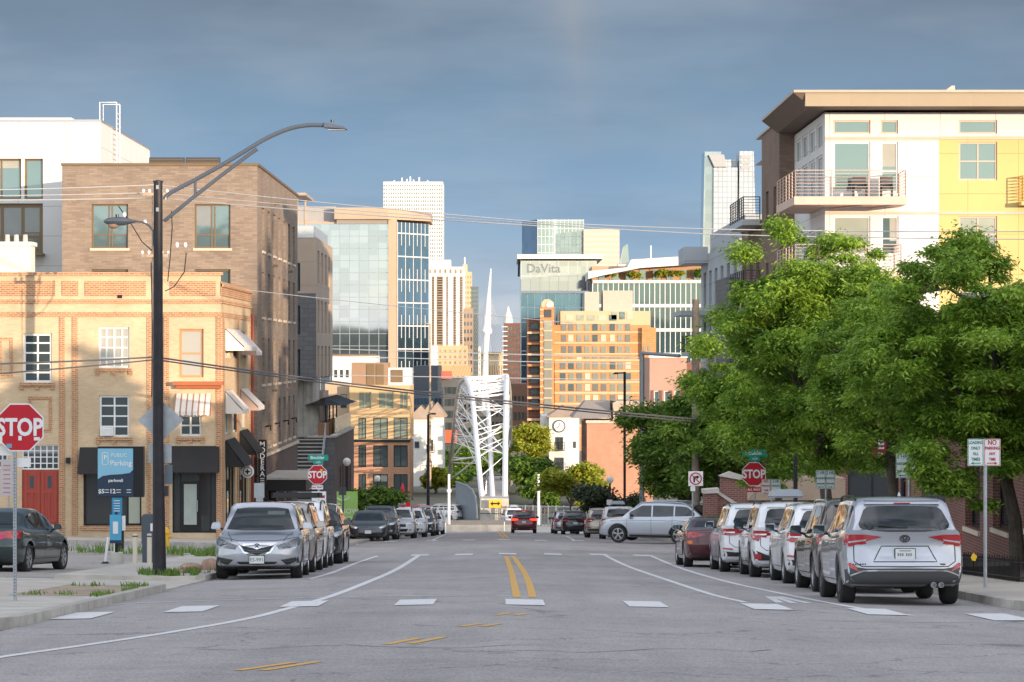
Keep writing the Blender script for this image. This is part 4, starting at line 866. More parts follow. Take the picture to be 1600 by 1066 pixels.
t = thing('water_tower', 'tiny white rooftop dome far behind the right-hand dark block', 'dome', at(794, 510, 1600)); MB().lathe([(2.6,0),(2.4,4),(1.2,7),(.3,10)], at(794, 507, 1600), 12).build('dome', M_white, t)
M_dkred = brick('dark_red_brick', (.17,.075,.055), (.14,.06,.045), (.2,.13,.1), 1.2, .5, .05)
t = gridtower('dark red brick block with white balconies left of the blue glass offices', 900, 787, 820, 505, 7, 16, M_dkred, G_win, .5, 30)
Y = 900
for k in range(15): MB().box(fx(785,Y), fx(793,Y), Y-1.5, Y, fz(510+k*7.4,Y)-.3, fz(510+k*7.4,Y)).build('balcony', M_white, t)
MB().box(fx(815,Y-40), fx(824,Y-40), Y-40, Y-20, GND, fz(530,Y)).build('side_tower', mat('navy_panel', (.05,.07,.11), .5), t)
# parking structure and dark block left of the bridge
t = gridtower('dark glass parking structure below the tan hotels', 640, 683, 722, 592, 5, 5, mat('dark_parapet', (.10,.11,.12), .5), G_dark, .85, 24, None, .6)
MB().box(fx(688,638), fx(706,638), 636, 639, fz(592,638), fz(580,638)).build('roof_sign', mat('faded_red', (.45,.13,.09), .7), t)
MB().box(fx(648,600), fx(684,600), 596, 640, GND, fz(572,600)).build('side_block', mat('charcoal_wall', (.07,.08,.10), .5), t)
t = gridtower('slate blue office block behind the white town house', 580, 640, 690, 612, 9, 6, mat('slate_block', (.13,.15,.18), .5), G_blue, .8, 12, None, .6)
t = thing('construction_fence', 'orange red mesh panels on the far building frame beside the bridge', 'fence', at(706, 690, 420)); MB().box(fx(694,420), fx(714,420), 420, 420.2, fz(692,420), fz(672,420)).build('mesh_panel', mat('orange_mesh', (.62,.10,.04), .7), t); MB().tube([at(694,700,420), at(694,668,420)], .1, 5).build('post', M_alu, t)

# right hand group
G_sky2 = glass('sky_glass', (.25,.33,.42), .05, .8, .1, .04, (3, 4)); G_teal = glass('teal_glass', (.10,.21,.31), .05, .7, .15, .05, (2.4, 4))
Y = 1500
t = thing('office_tower', 'pale blue glass tower behind the overhanging white roof', 'tower', at(864, 600, Y))
X0, Xm, X1 = fx(816,Y), fx(840,Y), fx(912,Y); zt_ = fz(343,Y)
MB().prism([(X0,Y+22),(Xm,Y),(X1,Y),(X1,Y+30),(X0,Y+30)], 'z', GND, zt_).build('glass_body', G_sky2, t)
q = MB()
for i in range(11): z = zt_-.5-i*4.2; q.box(Xm, X1, Y-.15, Y, z-.12, z+.12)
for i in range(13): x = Xm+(X1-Xm)*i/12; q.box(x-.1, x+.1, Y-.2, Y, fz(420,Y), zt_)
q.box(fx(867,Y)-.3, fx(867,Y)+.3, Y-.35, Y, fz(420,Y), zt_); q.build('mullions', M_mull, t)
t = gridtower('plain tan tower joined to the pale blue glass one', 1480, 912, 968, 358, 10, 7, mat('tan_precast', (.54,.46,.38), .8), mat('pale_window_band', (.55,.56,.52), .3, .3), .8, 20, fz(420, 1480), .4)
t = thing('glass_pyramid_tower', 'small blue glass wedge shaped roof just right of the tan tower', 'tower', at(976, 412, 1400)); Y = 1400
MB().prism([(fx(969,Y), fz(412,Y)), (fx(983,Y), fz(412,Y)), (fx(981,Y), fz(381,Y)), (fx(975,Y), fz(385,Y))], 'y', Y, Y+10).build('glass_body', G_sky2, t); MB().box(fx(966,Y), fx(985,Y), Y+1, Y+12, GND, fz(411,Y)).build('base', M_white, t)
# office with overhanging white roof and company lettering
Y = 700; X0, X1 = fx(814,Y), fx(932,Y)
t = thing('office_building', 'tall pale glass office with an overhanging white roof and grey company name', 'office building', at(870, 640, Y))
G_hi = glass('bright_glass', (.32,.37,.43), .04, .8, .12, .1, (3.1, 3.6))
MB().box(X0+.3, X1, Y+.3, Y+40, GND, fz(408,Y)).build('core', M_greyb, t)
curtain(t, 'F', Y, X0, X1, fz(455,Y), fz(408,Y), G_hi, M_mull, 2.3, 3.6, .05); curtain(t, 'F', Y, X0, X1, GND, fz(458.5,Y), G_teal, M_mull, 1.6, 3.6, .06)
MB().box(X0-.1, X1, Y-.2, Y, fz(458.5,Y), fz(454.5,Y)).build('white_band', M_white, t)
MB().hexa([(X0-.9,Y-2,fz(405,Y)),(X1+1.5,Y-2,fz(405,Y)),(X1+1.5,Y+42,fz(405,Y)),(X0-.9,Y+42,fz(405,Y))],[(X0-.9,Y-2,fz(398,Y)),(X1+1.5,Y-2,fz(398,Y)),(X1+1.5,Y+42,fz(400,Y)),(X0-.9,Y+42,fz(400,Y))]).build('roof', M_white, t)
w = MB(); w.prism([(Y-2, fz(405,Y)), (Y+14, fz(405,Y)), (Y+14, fz(430,Y)), ], 'x', X0-.7, X0-.2); w.build('soffit', M_dkgrey, t)
wall_side = MB(); wbox(wall_side, 'L', X0, Y, Y+40, GND, fz(405,Y), 0, .1); wall_side.build('side_wall', G_teal, t)
lettering('DaVita', 3.0, (fx(849,Y), Y-.35, fz(420,Y)), t, mat('grey_letter', (.20,.22,.24), .5), ext=.1, bold=.03)
# long office with planted terrace
Y = 650; X0, X1 = fx(926,Y), fx(1120,Y)
t = thing('office_building', 'long glass office with white floor bands and a planted terrace under a sloping roof', 'office building', at(1010, 600, Y))
MB().box(X0, X1, Y+.3, Y+30, GND, fz(438,Y)).build('core', M_greyb, t)
G_of = glass('grey_green_glass', (.08,.14,.16), .05, .5, .2, .1, (1.9, 4))
for a, b in ((442,476),(480,514),(518,552),(556,640)):
    curtain(t, 'F', Y, X0, X1, fz(b,Y), fz(a,Y), G_of, M_mull, 1.15, 9, .085)
for a in (438, 476, 514, 552): MB().box(X0, X1, Y-.5, Y+.29, fz(a+4,Y), fz(a,Y)).build('floor_band', M_white, t)
MB().box(X0, X1, Y+5, Y+28, fz(437.9,Y), fz(415,Y)).build('terrace_wall', mat('brown_terrace_wall', (.46,.27,.17), .7), t)
for i in range(9): MB().box(X0+1.5+i*3.1, X0+2.9+i*3.1, Y+4.8, Y+5, fz(437,Y), fz(421,Y)).build('window', G_win, t)
MB().prism([(X0-1, fz(436,Y)), (X0-1, fz(424,Y)), (fx(980,Y), fz(418,Y)), (fx(986,Y), fz(406,Y)), (fx(1082,Y), fz(400,Y)), (fx(1085,Y), fz(404,Y)), (X1, fz(403,Y)), (X1, fz(411,Y)), (fx(1000,Y), fz(419,Y)), (X0+2, fz(431,Y))], 'y', Y-1, Y+24).build('sloping_roof', M_white, t)
MB().tube([at(1017,403,Y+3), at(1017,384,Y+3)], .15, 5).build('mast', M_wframe, t)
# orange brick apartments with the clock tower
M_ob = brick('bright_orange_brick', (.54,.25,.095), (.47,.21,.08), (.52,.32,.17), 1.0, .35, .03); M_cream = mat('cream_band', (.60,.43,.27), .8, vs=.1)
Y = 520; DZ = 29.0
t = thing('apartment_building', 'large orange brick apartment building with cream bands, roof rooms and a small clock tower', 'apartment building', at(930, 680, Y))
G_apt = glass('apartment_glass', (.45,.46,.40), .1, .5, .2, .4)
MB().box(fx(876,Y), fx(1017,Y), Y+1.5, Y+30, GND, fz(486,Y)).build('upper_wall', M_cream, t)
MB().box(fx(866,Y), fx(1016,Y), Y+.7, Y+1.49, GND, fz(508,Y)).build('wall', M_ob, t)
MB().box(fx(867,Y), fx(1003,Y), Y-.6, Y+.69, GND, fz(562,Y)).build('lower_wall', M_ob, t)
MB().box(fx(1003,Y), fx(1025,Y), Y-.3, Y+14, GND, fz(512,Y)).build('corner_wall', M_ob, t)
MB().box(fx(844,Y), fx(866,Y), Y-.9, Y+9, GND, fz(480,Y)).build('tower_wall', M_ob, t)
MB().box(fx(824,Y), fx(844,Y), Y+2, Y+20, GND, fz(497,Y)).build('recessed_wall', M_dkred, t)  # shade of the recess is put into this darker brick colour
MB().box(fx(850,Y), fx(862,Y), Y-1.1, Y-.91, GND, fz(502,Y)).build('tower_glazing', G_apt, t)
for k in range(9): MB().box(fx(849,Y), fx(863,Y), Y-1.2, Y-1.101, fz(502+k*15,Y)-.12, fz(502+k*15,Y)+.12).build('glazing_bar', M_cream, t)
MB().box(fx(850.5,Y), fx(861.5,Y), Y-1.1, Y-.91, fz(496,Y), fz(484,Y)).build('tower_opening', M_dkgrey, t)
w = MB(); w.prism([(fx(846,Y), fz(480,Y)), (fx(846,Y), fz(473,Y)), (fx(851,Y), fz(468,Y)), (fx(859,Y), fz(468,Y)), (fx(865,Y), fz(473,Y)), (fx(865,Y), fz(480,Y))], 'y', Y-.6, Y+6); w.build('tower_roof', M_cream, t)
MB().lathe([(.62,0),(.62,.2)], (fx(859,Y), Y-.85, fz(477,Y)), 16, 'y').build('clock', M_wframe, t)
bs = []
for y0 in (497,): 
    for a in list(range(884, 960, 17))[:5]: bs.append((fx(a,Y), fx(a+12,Y), Y+1.42, Y+1.5, fz(y0-3+7,Y), fz(y0-7+2,Y)))
for a in (956, 968, 980): bs.append((fx(a,Y), fx(a+9,Y), Y+1.42, Y+1.5, fz(499,Y), fz(487,Y)))
for k, yy in enumerate((508, 525, 543, 560)):
    for a in (877, 888, 901, 913.5, 926, 939, 953, 965, 977): bs.append((fx(a,Y), fx(a+8,Y), Y+.6, Y+.7, fz(yy+9,Y), fz(yy-2,Y)))
for k in range(6):
    yy = 576+k*17
    for a in (875, 888, 901, 913.5, 926, 939, 953, 965, 977): bs.append((fx(a,Y), fx(a+8.5,Y), Y-.7, Y-.6, fz(yy+1,Y), fz(yy-10,Y)))
many(t, 'window', bs, [G_apt, G_apt, mat('cream_curtain', (.52,.47,.36), .4), G_win, G_apt, glass('grey_pane', (.28,.30,.29), .08, .4, .2, .4)])  # plain cream curtain colour, dealt out among the panes at random
for k in range(4): MB().box(fx(866,Y), fx(1003,Y), Y+.62, Y+.695, fz(519+k*17,Y)-.14, fz(519+k*17,Y)+.14).build('cream_band', M_cream, t)
for k in range(7): MB().box(fx(866.5,Y), fx(1003.5,Y), Y-.66, Y-.605, fz(563+k*17,Y)-.16, fz(563+k*17,Y)+.16).build('cream_band', M_cream, t)
for k in range(22): MB().box(fx(843.7,Y), fx(849.5,Y), Y-.95, Y-.905, fz(484+k*10,Y)-.14, fz(484+k*10,Y)+.14).build('cream_band', M_cream, t)
for k in range(9): MB().box(fx(824,Y), fx(843.6,Y), Y+1.2, Y+2, fz(520+k*17,Y)-.2, fz(520+k*17,Y)+.2).build('balcony', M_ob if k % 2 else M_cream, t); 
for k in range(8): MB().box(fx(830,Y), fx(841,Y), Y+1.9, Y+2, fz(514+k*17,Y), fz(506+k*17,Y)).build('window', G_win, t)
w = MB(); w.box(fx(915,Y), fx(938,Y), Y+6, Y+14, fz(487,Y), fz(455,Y)); w.build('roof_room', mat('beige_roof_room', (.48,.42,.36), .8), t); MB().box(fx(944,Y), fx(991,Y), Y+6, Y+16, fz(487,Y), fz(453,Y)).build('roof_room', MATS['beige_roof_room'], t)
for a in (1005, 1012): 
    for k in range(4): MB().box(fx(a,Y), fx(a+4.5,Y), Y-.4, Y-.3, fz(548+k*20,Y), fz(541+k*20,Y)).build('window', G_apt, t)
# twin topped white glass skyscraper
Y = 2200
t = thing('skyscraper', 'tall white glass skyscraper with a notched twin top at the right', 'skyscraper', at(1140, 600, Y))
G_wt = glass('white_tower_glass', (.30,.36,.43), .12, .7, .05, .02, (5, 6)); M_wp = brick('white_tower_panels', (.56,.585,.61), (.40,.445,.49), (.30,.36,.42), 3.4, 4, .55, 0, .3, .05, .05)
def X(p): return fx(p, Y)
def Z(p): return fz(p, Y)
MB().hexa([(X(1094),Y,GND),(X(1136),Y,GND),(X(1136),Y+30,GND),(X(1094),Y+30,GND)],[(X(1101),Y,Z(237)),(X(1127),Y,Z(237)),(X(1133),Y+30,Z(237)),(X(1101),Y+30,Z(237))]).build('left_shaft', G_wt, t)
MB().hexa([(X(1112),Y-8,GND),(X(1150),Y-8,GND),(X(1150),Y+3,GND),(X(1112),Y+3,GND)],[(X(1114),Y-8,Z(263)),(X(1151),Y-8,Z(263)),(X(1151),Y+3,Z(263)),(X(1114),Y+3,Z(263))]).build('middle_shaft', M_wp, t)
MB().prism([(X(1106),Z(243)),(X(1130),Z(243)),(X(1134),Z(262)),(X(1115),Z(262))], 'y', Y-9, Y-1).build('sloped_crown', mat('grey_crown_louvre', (.36,.38,.40), .6), t)
MB().box(X(1130), X(1153), Y+4, Y+24, GND, Z(249)).build('core', M_wp, t)
MB().hexa([(X(1150),Y-4,GND),(X(1186),Y-4,GND),(X(1184),Y+26,GND),(X(1150),Y+26,GND)],[(X(1155),Y-4,Z(237)),(X(1177),Y-4,Z(237)),(X(1177),Y+26,Z(237)),(X(1155),Y+26,Z(237))]).build('right_shaft', M_wp, t)
for k in range(3): MB().box(X(1157), X(1172), Y-4.6, Y-2.5, Z(249+k*8), Z(244+k*8)).build('crown_louvre', MATS['grey_crown_louvre'], t)
# distant low blocks filling the city floor
rg = random.Random(5)
fills = [('beige low block behind the bridge lattice', 700, 700, 745, 600, (.50,.40,.30)), ('brown low block between the mast and the dark red balconies', 760, 760, 800, 597, (.26,.20,.17)),
         ('grey low block behind the orange office roof', 560, 560, 612, 590, (.40,.40,.42)), ('brown brick warehouse right of the bridge arches', 560, 796, 832, 600, (.24,.13,.09))]
for lb, Y, a, b, tp, c in fills: gridtower(lb, Y, a, b, tp, 6, 4, mat('fill_'+lb[:10].replace(' ', '_'), c, .8), G_dark, .55, 20, name='warehouse')

# ---------------------------------------------------------------- white tied arch bridge, abutment and slender mast
M_bw = mat('white_bridge_steel', (.80,.80,.80), .4, var=.03); M_bg = mat('grey_bridge_steel', (.58,.55,.53), .5, .2)
t = thing('arch_bridge', 'white steel footbridge of leaning tubular arches laced with criss-cross bracing', 'bridge', at(770, 790, 262))
def bpts(px, Ys): n = len(px); return [at(x, y, Ys[0]+(Ys[1]-Ys[0])*i/(n-1)) for i, (x, y) in enumerate(px)]
L1 = bpts([(753,779),(750,748),(747,717),(744,685),(741,653),(738,622),(734,605),(728,591)], (262,296)); L2 = bpts([(770,779),(768,748),(767,717),(765.5,685),(763.5,653),(761,625),(758,603)], (262,298)); L3 = bpts([(789,779),(789.2,748),(789.5,717),(789.8,685),(790.2,653),(790.8,622),(791,603),(791.5,588)], (262,296))
OL = bpts([(700,772),(703,740),(706,706),(708.5,680),(711,653),(713.5,630),(716,612),(720,597),(728,591)], (340,296)); OR = bpts([(798,757),(797.8,720),(797.6,690),(797.3,660),(797,635),(796,612),(794.5,598),(791.5,588)], (340,296))
for l, r in ((L1,.25),(L2,.23),(L3,.26)): MB().tube(l, r, 12).build('arch_tube', M_bw, t, smooth=True)
for l in (OL, OR): MB().tube(l, .23, 10).build('arch_tube', M_bg, t, smooth=True)
def samp(l, s):
    k = s*(len(l)-1); i = min(int(k), len(l)-2); return l[i].lerp(l[i+1], k-i)
rg = random.Random(4)
for k in range(18):
    s0 = .24+k*.041
    for (a, b) in ((OL, L1), (L1, L3), (OR, L3), (OL, L2)):
        if k % 2 == 0 and b is L2: continue
        r1, r2, r3, r4 = [rg.uniform(-.10, .10) for _ in range(4)]; cl_ = lambda v: min(max(v, .14), 1)
        MB().tube([samp(a, cl_(s0+r1)), samp(b, cl_(s0+.09+r2))], .047, 6).build('brace', M_bw, t)
        if k % 3: MB().tube([samp(b, cl_(s0-.02+r3)), samp(a, cl_(s0+.14+r4))], .045, 6).build('brace', M_bw, t)
for k in range(6): MB().tube([samp(L1, .72+k*.05), samp(L3, .76+k*.045)], .11, 6).build('brace', M_bw, t)
MB().tube([L1[-1], L3[-1]], .16, 8).build('crown_tube', M_bw, t)
MB().tube([samp(OL,.08), samp(L2,.42)], .1, 6).build('brace', M_bw, t); MB().tube([samp(OL,.2), samp(L1,.3)], .1, 6).build('brace', M_bw, t); MB().tube([samp(OL,.2), samp(L1,.5)], .1, 6).build('brace', M_bw, t)
MB().box(fx(755,264), fx(792,264), 264, 340, fz(792,264)-1, fz(792,264)-.4).build('deck', M_con2, t)
for x_ in (fx(756,262), fx(791,262)): railing(t, [(x_, 266, fz(792,264)-.4), (x_, 330, fz(792,264)-.4)], 1.3, M_alu, 8, .03, 4)
o = thing('bridge_abutment', 'pale concrete block under the three white bridge legs', 'abutment', (fx(772,258), 258, -15.6))
MB().box(fx(750,258), fx(795,258), 258, 266, -16.2, fz(779,258)).build('block', M_con2, o, bevel=.05)
MB().box(fx(749.6,258), fx(795.4,258), 257.96, 258.02, fz(803,258), fz(802,258)).build('joint', M_dkgrey, o)
o = thing('arrow_sign', 'yellow rectangular sign with a black double headed arrow before the bridge abutment', 'sign', (fx(774,257), 257, -15.4))
MB().box(fx(764,257), fx(784,257), 257, 257.04, fz(793.5,257), fz(781,257)).build('sign_board', mat('traffic_yellow', (.80,.45,.03), .5, var=.03), o)
q = MB(); z = fz(787,257)
P = lambda x: fx(x, 257)
q.prism([(P(766),z),(P(770.5),z+.22),(P(770),z+.07),(P(778),z+.07),(P(777.5),z+.22),(P(782),z),(P(777.5),z-.22),(P(778),z-.07),(P(770),z-.07),(P(770.5),z-.22)], 'y', 256.98, 257); q.build('double_arrow', M_blackm, o)
for x in (767.5, 780.5): MB().box(P(x)-.03, P(x)+.03, 257.05, 257.1, -15.6, fz(782,257)).build('post', M_alu, o)
Y = 900
t = thing('bridge_mast', 'slender white tapering mast with fanned cables rising above the arches', 'mast', at(757, 640, Y))
MB().tube([at(757,640,Y), at(758,590,Y), at(759,550,Y), at(762,500,Y), at(764,460,Y), at(767,420,Y)], [1.0,1.0,.8,1.05,.6,.15], 10).build('mast', M_bw, t, smooth=True)
MB().lathe([(1.3,0),(1.6,.8),(1.0,3),(.9,6)], at(761,522,Y), 10).build('mast_head', M_bw, t)
for i in range(9):
    MB().tube([at(762+i*.3, 500-i*5, Y), at(735-i*5, 600, Y+60)], .05, 4).build('cable', M_bw, t); MB().tube([at(762+i*.3, 500-i*5, Y), at(778+i*4, 600, Y+60)], .05, 4).build('cable', M_bw, t)
# planter wall closing the road, railings, white bollard lights
o = thing('planter_wall', 'low pale concrete planter wall across the end of the road', 'wall', (fx(745,240), 240, -14.7))
MB().box(fx(690,240), fx(800,240), 240, 240.4, -15.2, fz(820.5,240)).box(fx(690,240), fx(690,240)+.4, 240.4, 250, -15.2, fz(820.5,240)).build('wall', M_con2, o, bevel=.03)
MB().box(fx(692,240)+.4, fx(800,240), 240.41, 249, -15.3, fz(820.5,240)-.12).build('soil', M_dirt, o)
def bollard(px, py, top, Yb, lb):
    o = thing('marker_post', lb, 'post', at(px, py, Yb)); MB().tube([at(px,py,Yb), at(px,top,Yb)], [.13,.1], 10).build('shaft', M_bw, o); c = at(px, top+28, Yb); MB().lathe([(.2,0),(.2,.22)], c, 8).build('collar', M_bw, o)
bollard(701.5, 822, 741, 243, 'thin white post on the planter wall left of the bridge'); bollard(841.5, 820, 741, 243, 'thin white post by the fence right of the red car')
for px in (696, 788): 
    o = thing('delineator', 'short white flexible post at the '+('left end of the planter wall' if px == 696 else 'right end of the planter wall'), 'post', (fx(px,238), 238, gz(fx(px,238),238)))
    MB().lathe([(.09,0),(.09,.03),(.045,.04),(.045,.8),(.02,.82)], (fx(px,238), 238, gz(fx(px,238),238)), 8).build('post', M_bw, o); MB().lathe([(.05,.6),(.05,.68)], (fx(px,238), 238, gz(fx(px,238),238)), 8).build('reflector', M_alu, o)
M_fen = mat('grey_mesh_fence', (.24,.27,.30), .5, .4)
def meshfence(lb, p0, p1, h, n, z):
    o = thing('mesh_fence', lb, 'fence', (p0[0], p0[1], z)); a, b = Vector((*p0, z)), Vector((*p1, z)); f = MB(); g = MB()
    for i in range(n+1): p = a+(b-a)*i/n; MB().box(p.x-.06, p.x+.06, p.y-.06, p.y+.06, z, z+h+.1).build('post', M_fen, o)
    k = int((b-a).length/.28)
    for i in range(k): p = a+(b-a)*i/k; g.tube([p, p+Vector((0,0,h))], .017, 4, False)
    for j in range(int(h/.3)+1): g.tube([a+Vector((0,0,j*.3)), b+Vector((0,0,j*.3))], .017, 4, False)
    g.build('mesh', M_fen, o); f.tube([a+Vector((0,0,h)), b+Vector((0,0,h))], .06, 6); f.build('top_rail', M_fen, o)
meshfence('grey mesh fence running right from the bridge behind the red car', (fx(797,256),256), (fx(905,254),254), 1.9, 9, -15.3); meshfence('grey mesh fence left of the bridge abutment', (fx(655,256),256), (fx(712,257),257), 1.7, 6, -15.3)
# curved dark mesh screen left of the legs
o = thing('curved_screen', 'curved grey mesh parapet sweeping down beside the bridge legs', 'screen', at(727, 812, 256)); mb = MB(); 
pr = [(712,753),(720,755),(730,759),(738,765),(743,776),(745,790),(746,811)]
for i in range(len(pr)-1):
    (a, c), (b, d) = pr[i], pr[i+1]; Ya, Yb_ = 268-i*1.6, 268-(i+1)*1.6; A = [at(a,812,Ya), at(b,812,Yb_), at(b,d,Yb_), at(a,c,Ya)]; mb.hexa(A, [p+Vector((0,.08,0)) for p in A])
mb.build('screen_panel', M_fen, o); MB().tube([at(a, c, 268-i*1.6) for i, (a, c) in enumerate(pr)], .08, 6).build('top_rail', M_alu, o)
# ---------------------------------------------------------------- white and yellow apartments on the right
M_yel = brick('yellow_panels', (.64,.475,.19), (.62,.46,.18), (.48,.34,.12), 2.2, 1.75, .02, 0, .65, .05, .3)
M_brn = brick('brown_brick_r', (.25,.17,.125), (.19,.13,.10), (.17,.13,.10), .42, .10, .012); M_fascia = brick('tan_fascia', (.37,.295,.20), (.355,.28,.19), (.38,.30,.2), 2.6, 5, .02, 0, .55, .05, .3)
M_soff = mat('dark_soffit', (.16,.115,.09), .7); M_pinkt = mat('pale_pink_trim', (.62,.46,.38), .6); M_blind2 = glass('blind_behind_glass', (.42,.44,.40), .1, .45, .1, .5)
def right_apartments():
    Y = 125.0; XL = 14.0; XR = 27.5; z1b = fz(143,123)-.06; zt = fz(176, Y); zb = -9; yb = 138.0
    t = thing('apartment_building', 'white and yellow apartment building with a wide tan roof edge and wraparound balcony', 'building', (XL, Y, -8))
    W = {k: pxh(v, Y) for k, v in dict(a=(1302,1360,188,209), b=(1376,1403,188,209), c=(1498,1558,188,209), d=(1302,1360,222,301), e=(1376,1403,222,301), f=(1498,1558,222,282), g=(1302,1360,338,398), h=(1377,1404,338,398), i=(1498,1558,338,395), j=(1302,1360,455,520), k=(1498,1558,455,520)).items()}
    XY = fx(1467, Y)
    mb = MB(); wall(mb, 'F', Y, XL, XY, -2.2, zt, [v for v in W.values() if v[0] < XY], .15)
    wall(mb, 'F', Y, XY, XR, fz(213,Y), zt, [W['c']], .15)
    SW = [(126.0+i*3.1, 128.5+i*3.1, z0_, z1_) for i in range(4) for (z0_, z1_) in ((9.1,10.2),(6.9,8.8),(2.6,5.6),(-1.2,1.6),(-4.6,-2.2))]
    wall(mb, 'L', XL, Y, yb, -4.9, zt, SW, .15); roofbox(mb, XL, XR, Y, 160, zt); mb.build('white_wall', M_whitep, t)
    mb = MB(); wall(mb, 'F', Y, XY, XR, -2.2, fz(213,Y), [v for k, v in W.items() if v[0] > XY and k != 'c'], .15); mb.build('yellow_wall', M_yel, t)
    mb = MB(); gh = [(15+i*3.2, 17.2+i*3.2, -7.4, -4.2) for i in range(4)]; wall(mb, 'F', Y, XL, XR, zb, -2.2, gh, .3); wall(mb, 'L', XL, Y, yb, zb, -4.9, (), 0); mb.build('ground_floor_wall', M_rbrick, t)
    for h in gh: window(t, 'F', Y, h, M_blackm, G_shop, 2, 1, .3, .09, 'shop_window')
    mb = MB(); wall(mb, 'F', yb, 13.27, XL-.002, zb, z1b, (), 0); BS = [(139.6, 141.0, z, z+2.0) for z in (6.2, 2.6, -1.0, -4.6)] + [(143.6, 145.0, z, z+2.0) for z in (6.2, 2.6, -1.0)]
    wall(mb, 'L', 13.27, yb, 147.4, zb, z1b, BS, .2); wall(mb, 'L', 13.30, 147.4, 160.0, zb, fz(352,150), [(149+i*4, 151+i*4, z, z+2) for i in range(3) for z in (3.6,-.2,-4.0)], .2); mb.box(13.3, 26, 147.35, 147.4, zb, z1b); mb.box(13.32, 26, 159.9, 160, zb, fz(352,150)); mb.build('brown_wall', M_brn, t)
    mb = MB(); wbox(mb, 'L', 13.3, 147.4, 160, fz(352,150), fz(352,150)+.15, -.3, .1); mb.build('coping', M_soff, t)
    for k, v in W.items():
        g = M_blind2 if k in 'gi' else G_win
        window(t, 'F', Y, v, M_pinkt if v[0] > XY or k in 'abc' else M_wframe, g, 1 if k in 'abcdj' else (2 if k in 'fik' else 1), 1, .12, .075, zsplit=None if k not in 'ehfi' else [v[2]+(v[3]-v[2])*(.42 if k in 'eh' else .5)])
    for v in SW: window(t, 'L', XL, v, M_wframe, G_win, 2, 1, .12, .09)
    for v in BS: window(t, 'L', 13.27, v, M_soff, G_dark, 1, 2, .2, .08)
    for z in (fz(216,Y), fz(333,Y)): w = MB(); wbox(w, 'F', Y, XL, XY if z < 6 else XR, z-.06, z+.06, 0, .05); w.build('trim_band', M_pinkt, t)
    # roof slab with sloping soffit wrapping the corner
    z1_, z0_, zs = fz(143,123), fz(166,123), fz(172,125); xe = fx(1240,123)
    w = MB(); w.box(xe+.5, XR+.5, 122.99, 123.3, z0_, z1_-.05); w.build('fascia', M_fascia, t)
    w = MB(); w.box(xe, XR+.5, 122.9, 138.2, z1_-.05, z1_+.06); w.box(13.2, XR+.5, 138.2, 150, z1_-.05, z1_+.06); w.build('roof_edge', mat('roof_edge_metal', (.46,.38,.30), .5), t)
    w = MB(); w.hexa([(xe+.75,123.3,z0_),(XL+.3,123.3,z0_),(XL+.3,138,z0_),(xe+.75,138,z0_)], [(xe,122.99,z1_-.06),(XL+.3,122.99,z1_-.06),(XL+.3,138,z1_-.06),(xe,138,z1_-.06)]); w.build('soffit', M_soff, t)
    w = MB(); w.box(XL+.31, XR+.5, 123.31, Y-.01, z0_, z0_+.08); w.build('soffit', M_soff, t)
    w = MB(); w.prism([(fx(1476,130), fz(143,130)), (fx(1487,130), fz(134,130)), (fx(1492,130), fz(134,130)), (fx(1492,130), fz(143,130))], 'y', 130, 132); w.build('roof_vent', M_pinkt, t)
    # wraparound balcony
    def balc(x0, x1, y0, zt_, th=.35, corner=True, m=M_pinkt):
        w = MB(); w.box(x0, x1, y0, Y-.01, zt_-th, zt_)
        if corner: w.box(x0, XL-.01, Y, 131, zt_-th, zt_)
        b = w.build('balcony', m, t)
        pts = [(x1-.05, Y-.05, zt_), (x1-.05, y0+.05, zt_), (x0+.05, y0+.05, zt_)] + ([(x0+.05, 131, zt_)] if corner else [])
        railing(b, pts, 1.12, M_pinkt, 8, .02, 1.4); return b
    b = balc(fx(1241,123), fx(1417,123), 123.0, fz(307,123)); balc(fx(1241,123), fx(1410,123), 123.0, fz(423,123)); balc(fx(1241,123), fx(1410,123), 123.0, fz(539,123))
    w = MB(); w.tube([(XL+.3, 124.9, fz(312,123)-.3), (XL+1.4, 123.4, fz(316,123)-.1)], .05, 6).tube([(XL+2.0, 124.9, fz(312,123)-.3), (XL+2.6, 123.4, fz(316,123)-.1)], .05, 6); w.build('bracket', M_pinkt, b)
    for (xa, xb) in ((15.1,15.7),(16.3,16.8)): zz = fz(307,123); MB().box(xa, xb, 123.8, 124.3, zz+.38, zz+.44).box(xa, xb, 124.3, 124.36, zz+.4, zz+.95).box(xa, xa+.04, 123.8, 124.36, zz, zz+.6).box(xb-.04, xb, 123.8, 124.36, zz, zz+.6).build('balcony_chair', M_dkgrey, b)
    w = MB(); w.box(fx(1591,Y), XR, 124.2, Y-.01, fz(322,Y), fz(316,Y)); yb_ = w.build('balcony', M_yel, t); railing(yb_, [(XR, 124.25, fz(316,Y)), (fx(1591,Y)+.05, 124.25, fz(316,Y)), (fx(1591,Y)+.05, Y, fz(316,Y))], 1.1, mat('yellow_metal', (.62,.36,.05), .5), 8, .025)
    for z in (fz(352,150)+.2, 3.2, -.6):   # side balconies of the brown wing
        w = MB(); w.box(12.3, 13.28, 147.6, 156, z-.3, z); bb = w.build('balcony', M_alu, t); railing(bb, [(13.2,147.65,z),(12.35,147.65,z),(12.35,156,z)], 1.15, M_dkgrey, 8, .025)
right_apartments()
M_gm = brick('grey_metal_panels', (.40,.42,.44), (.37,.39,.41), (.22,.23,.25), 2.6, 1.6, .03, 0, .45, .06, .3)
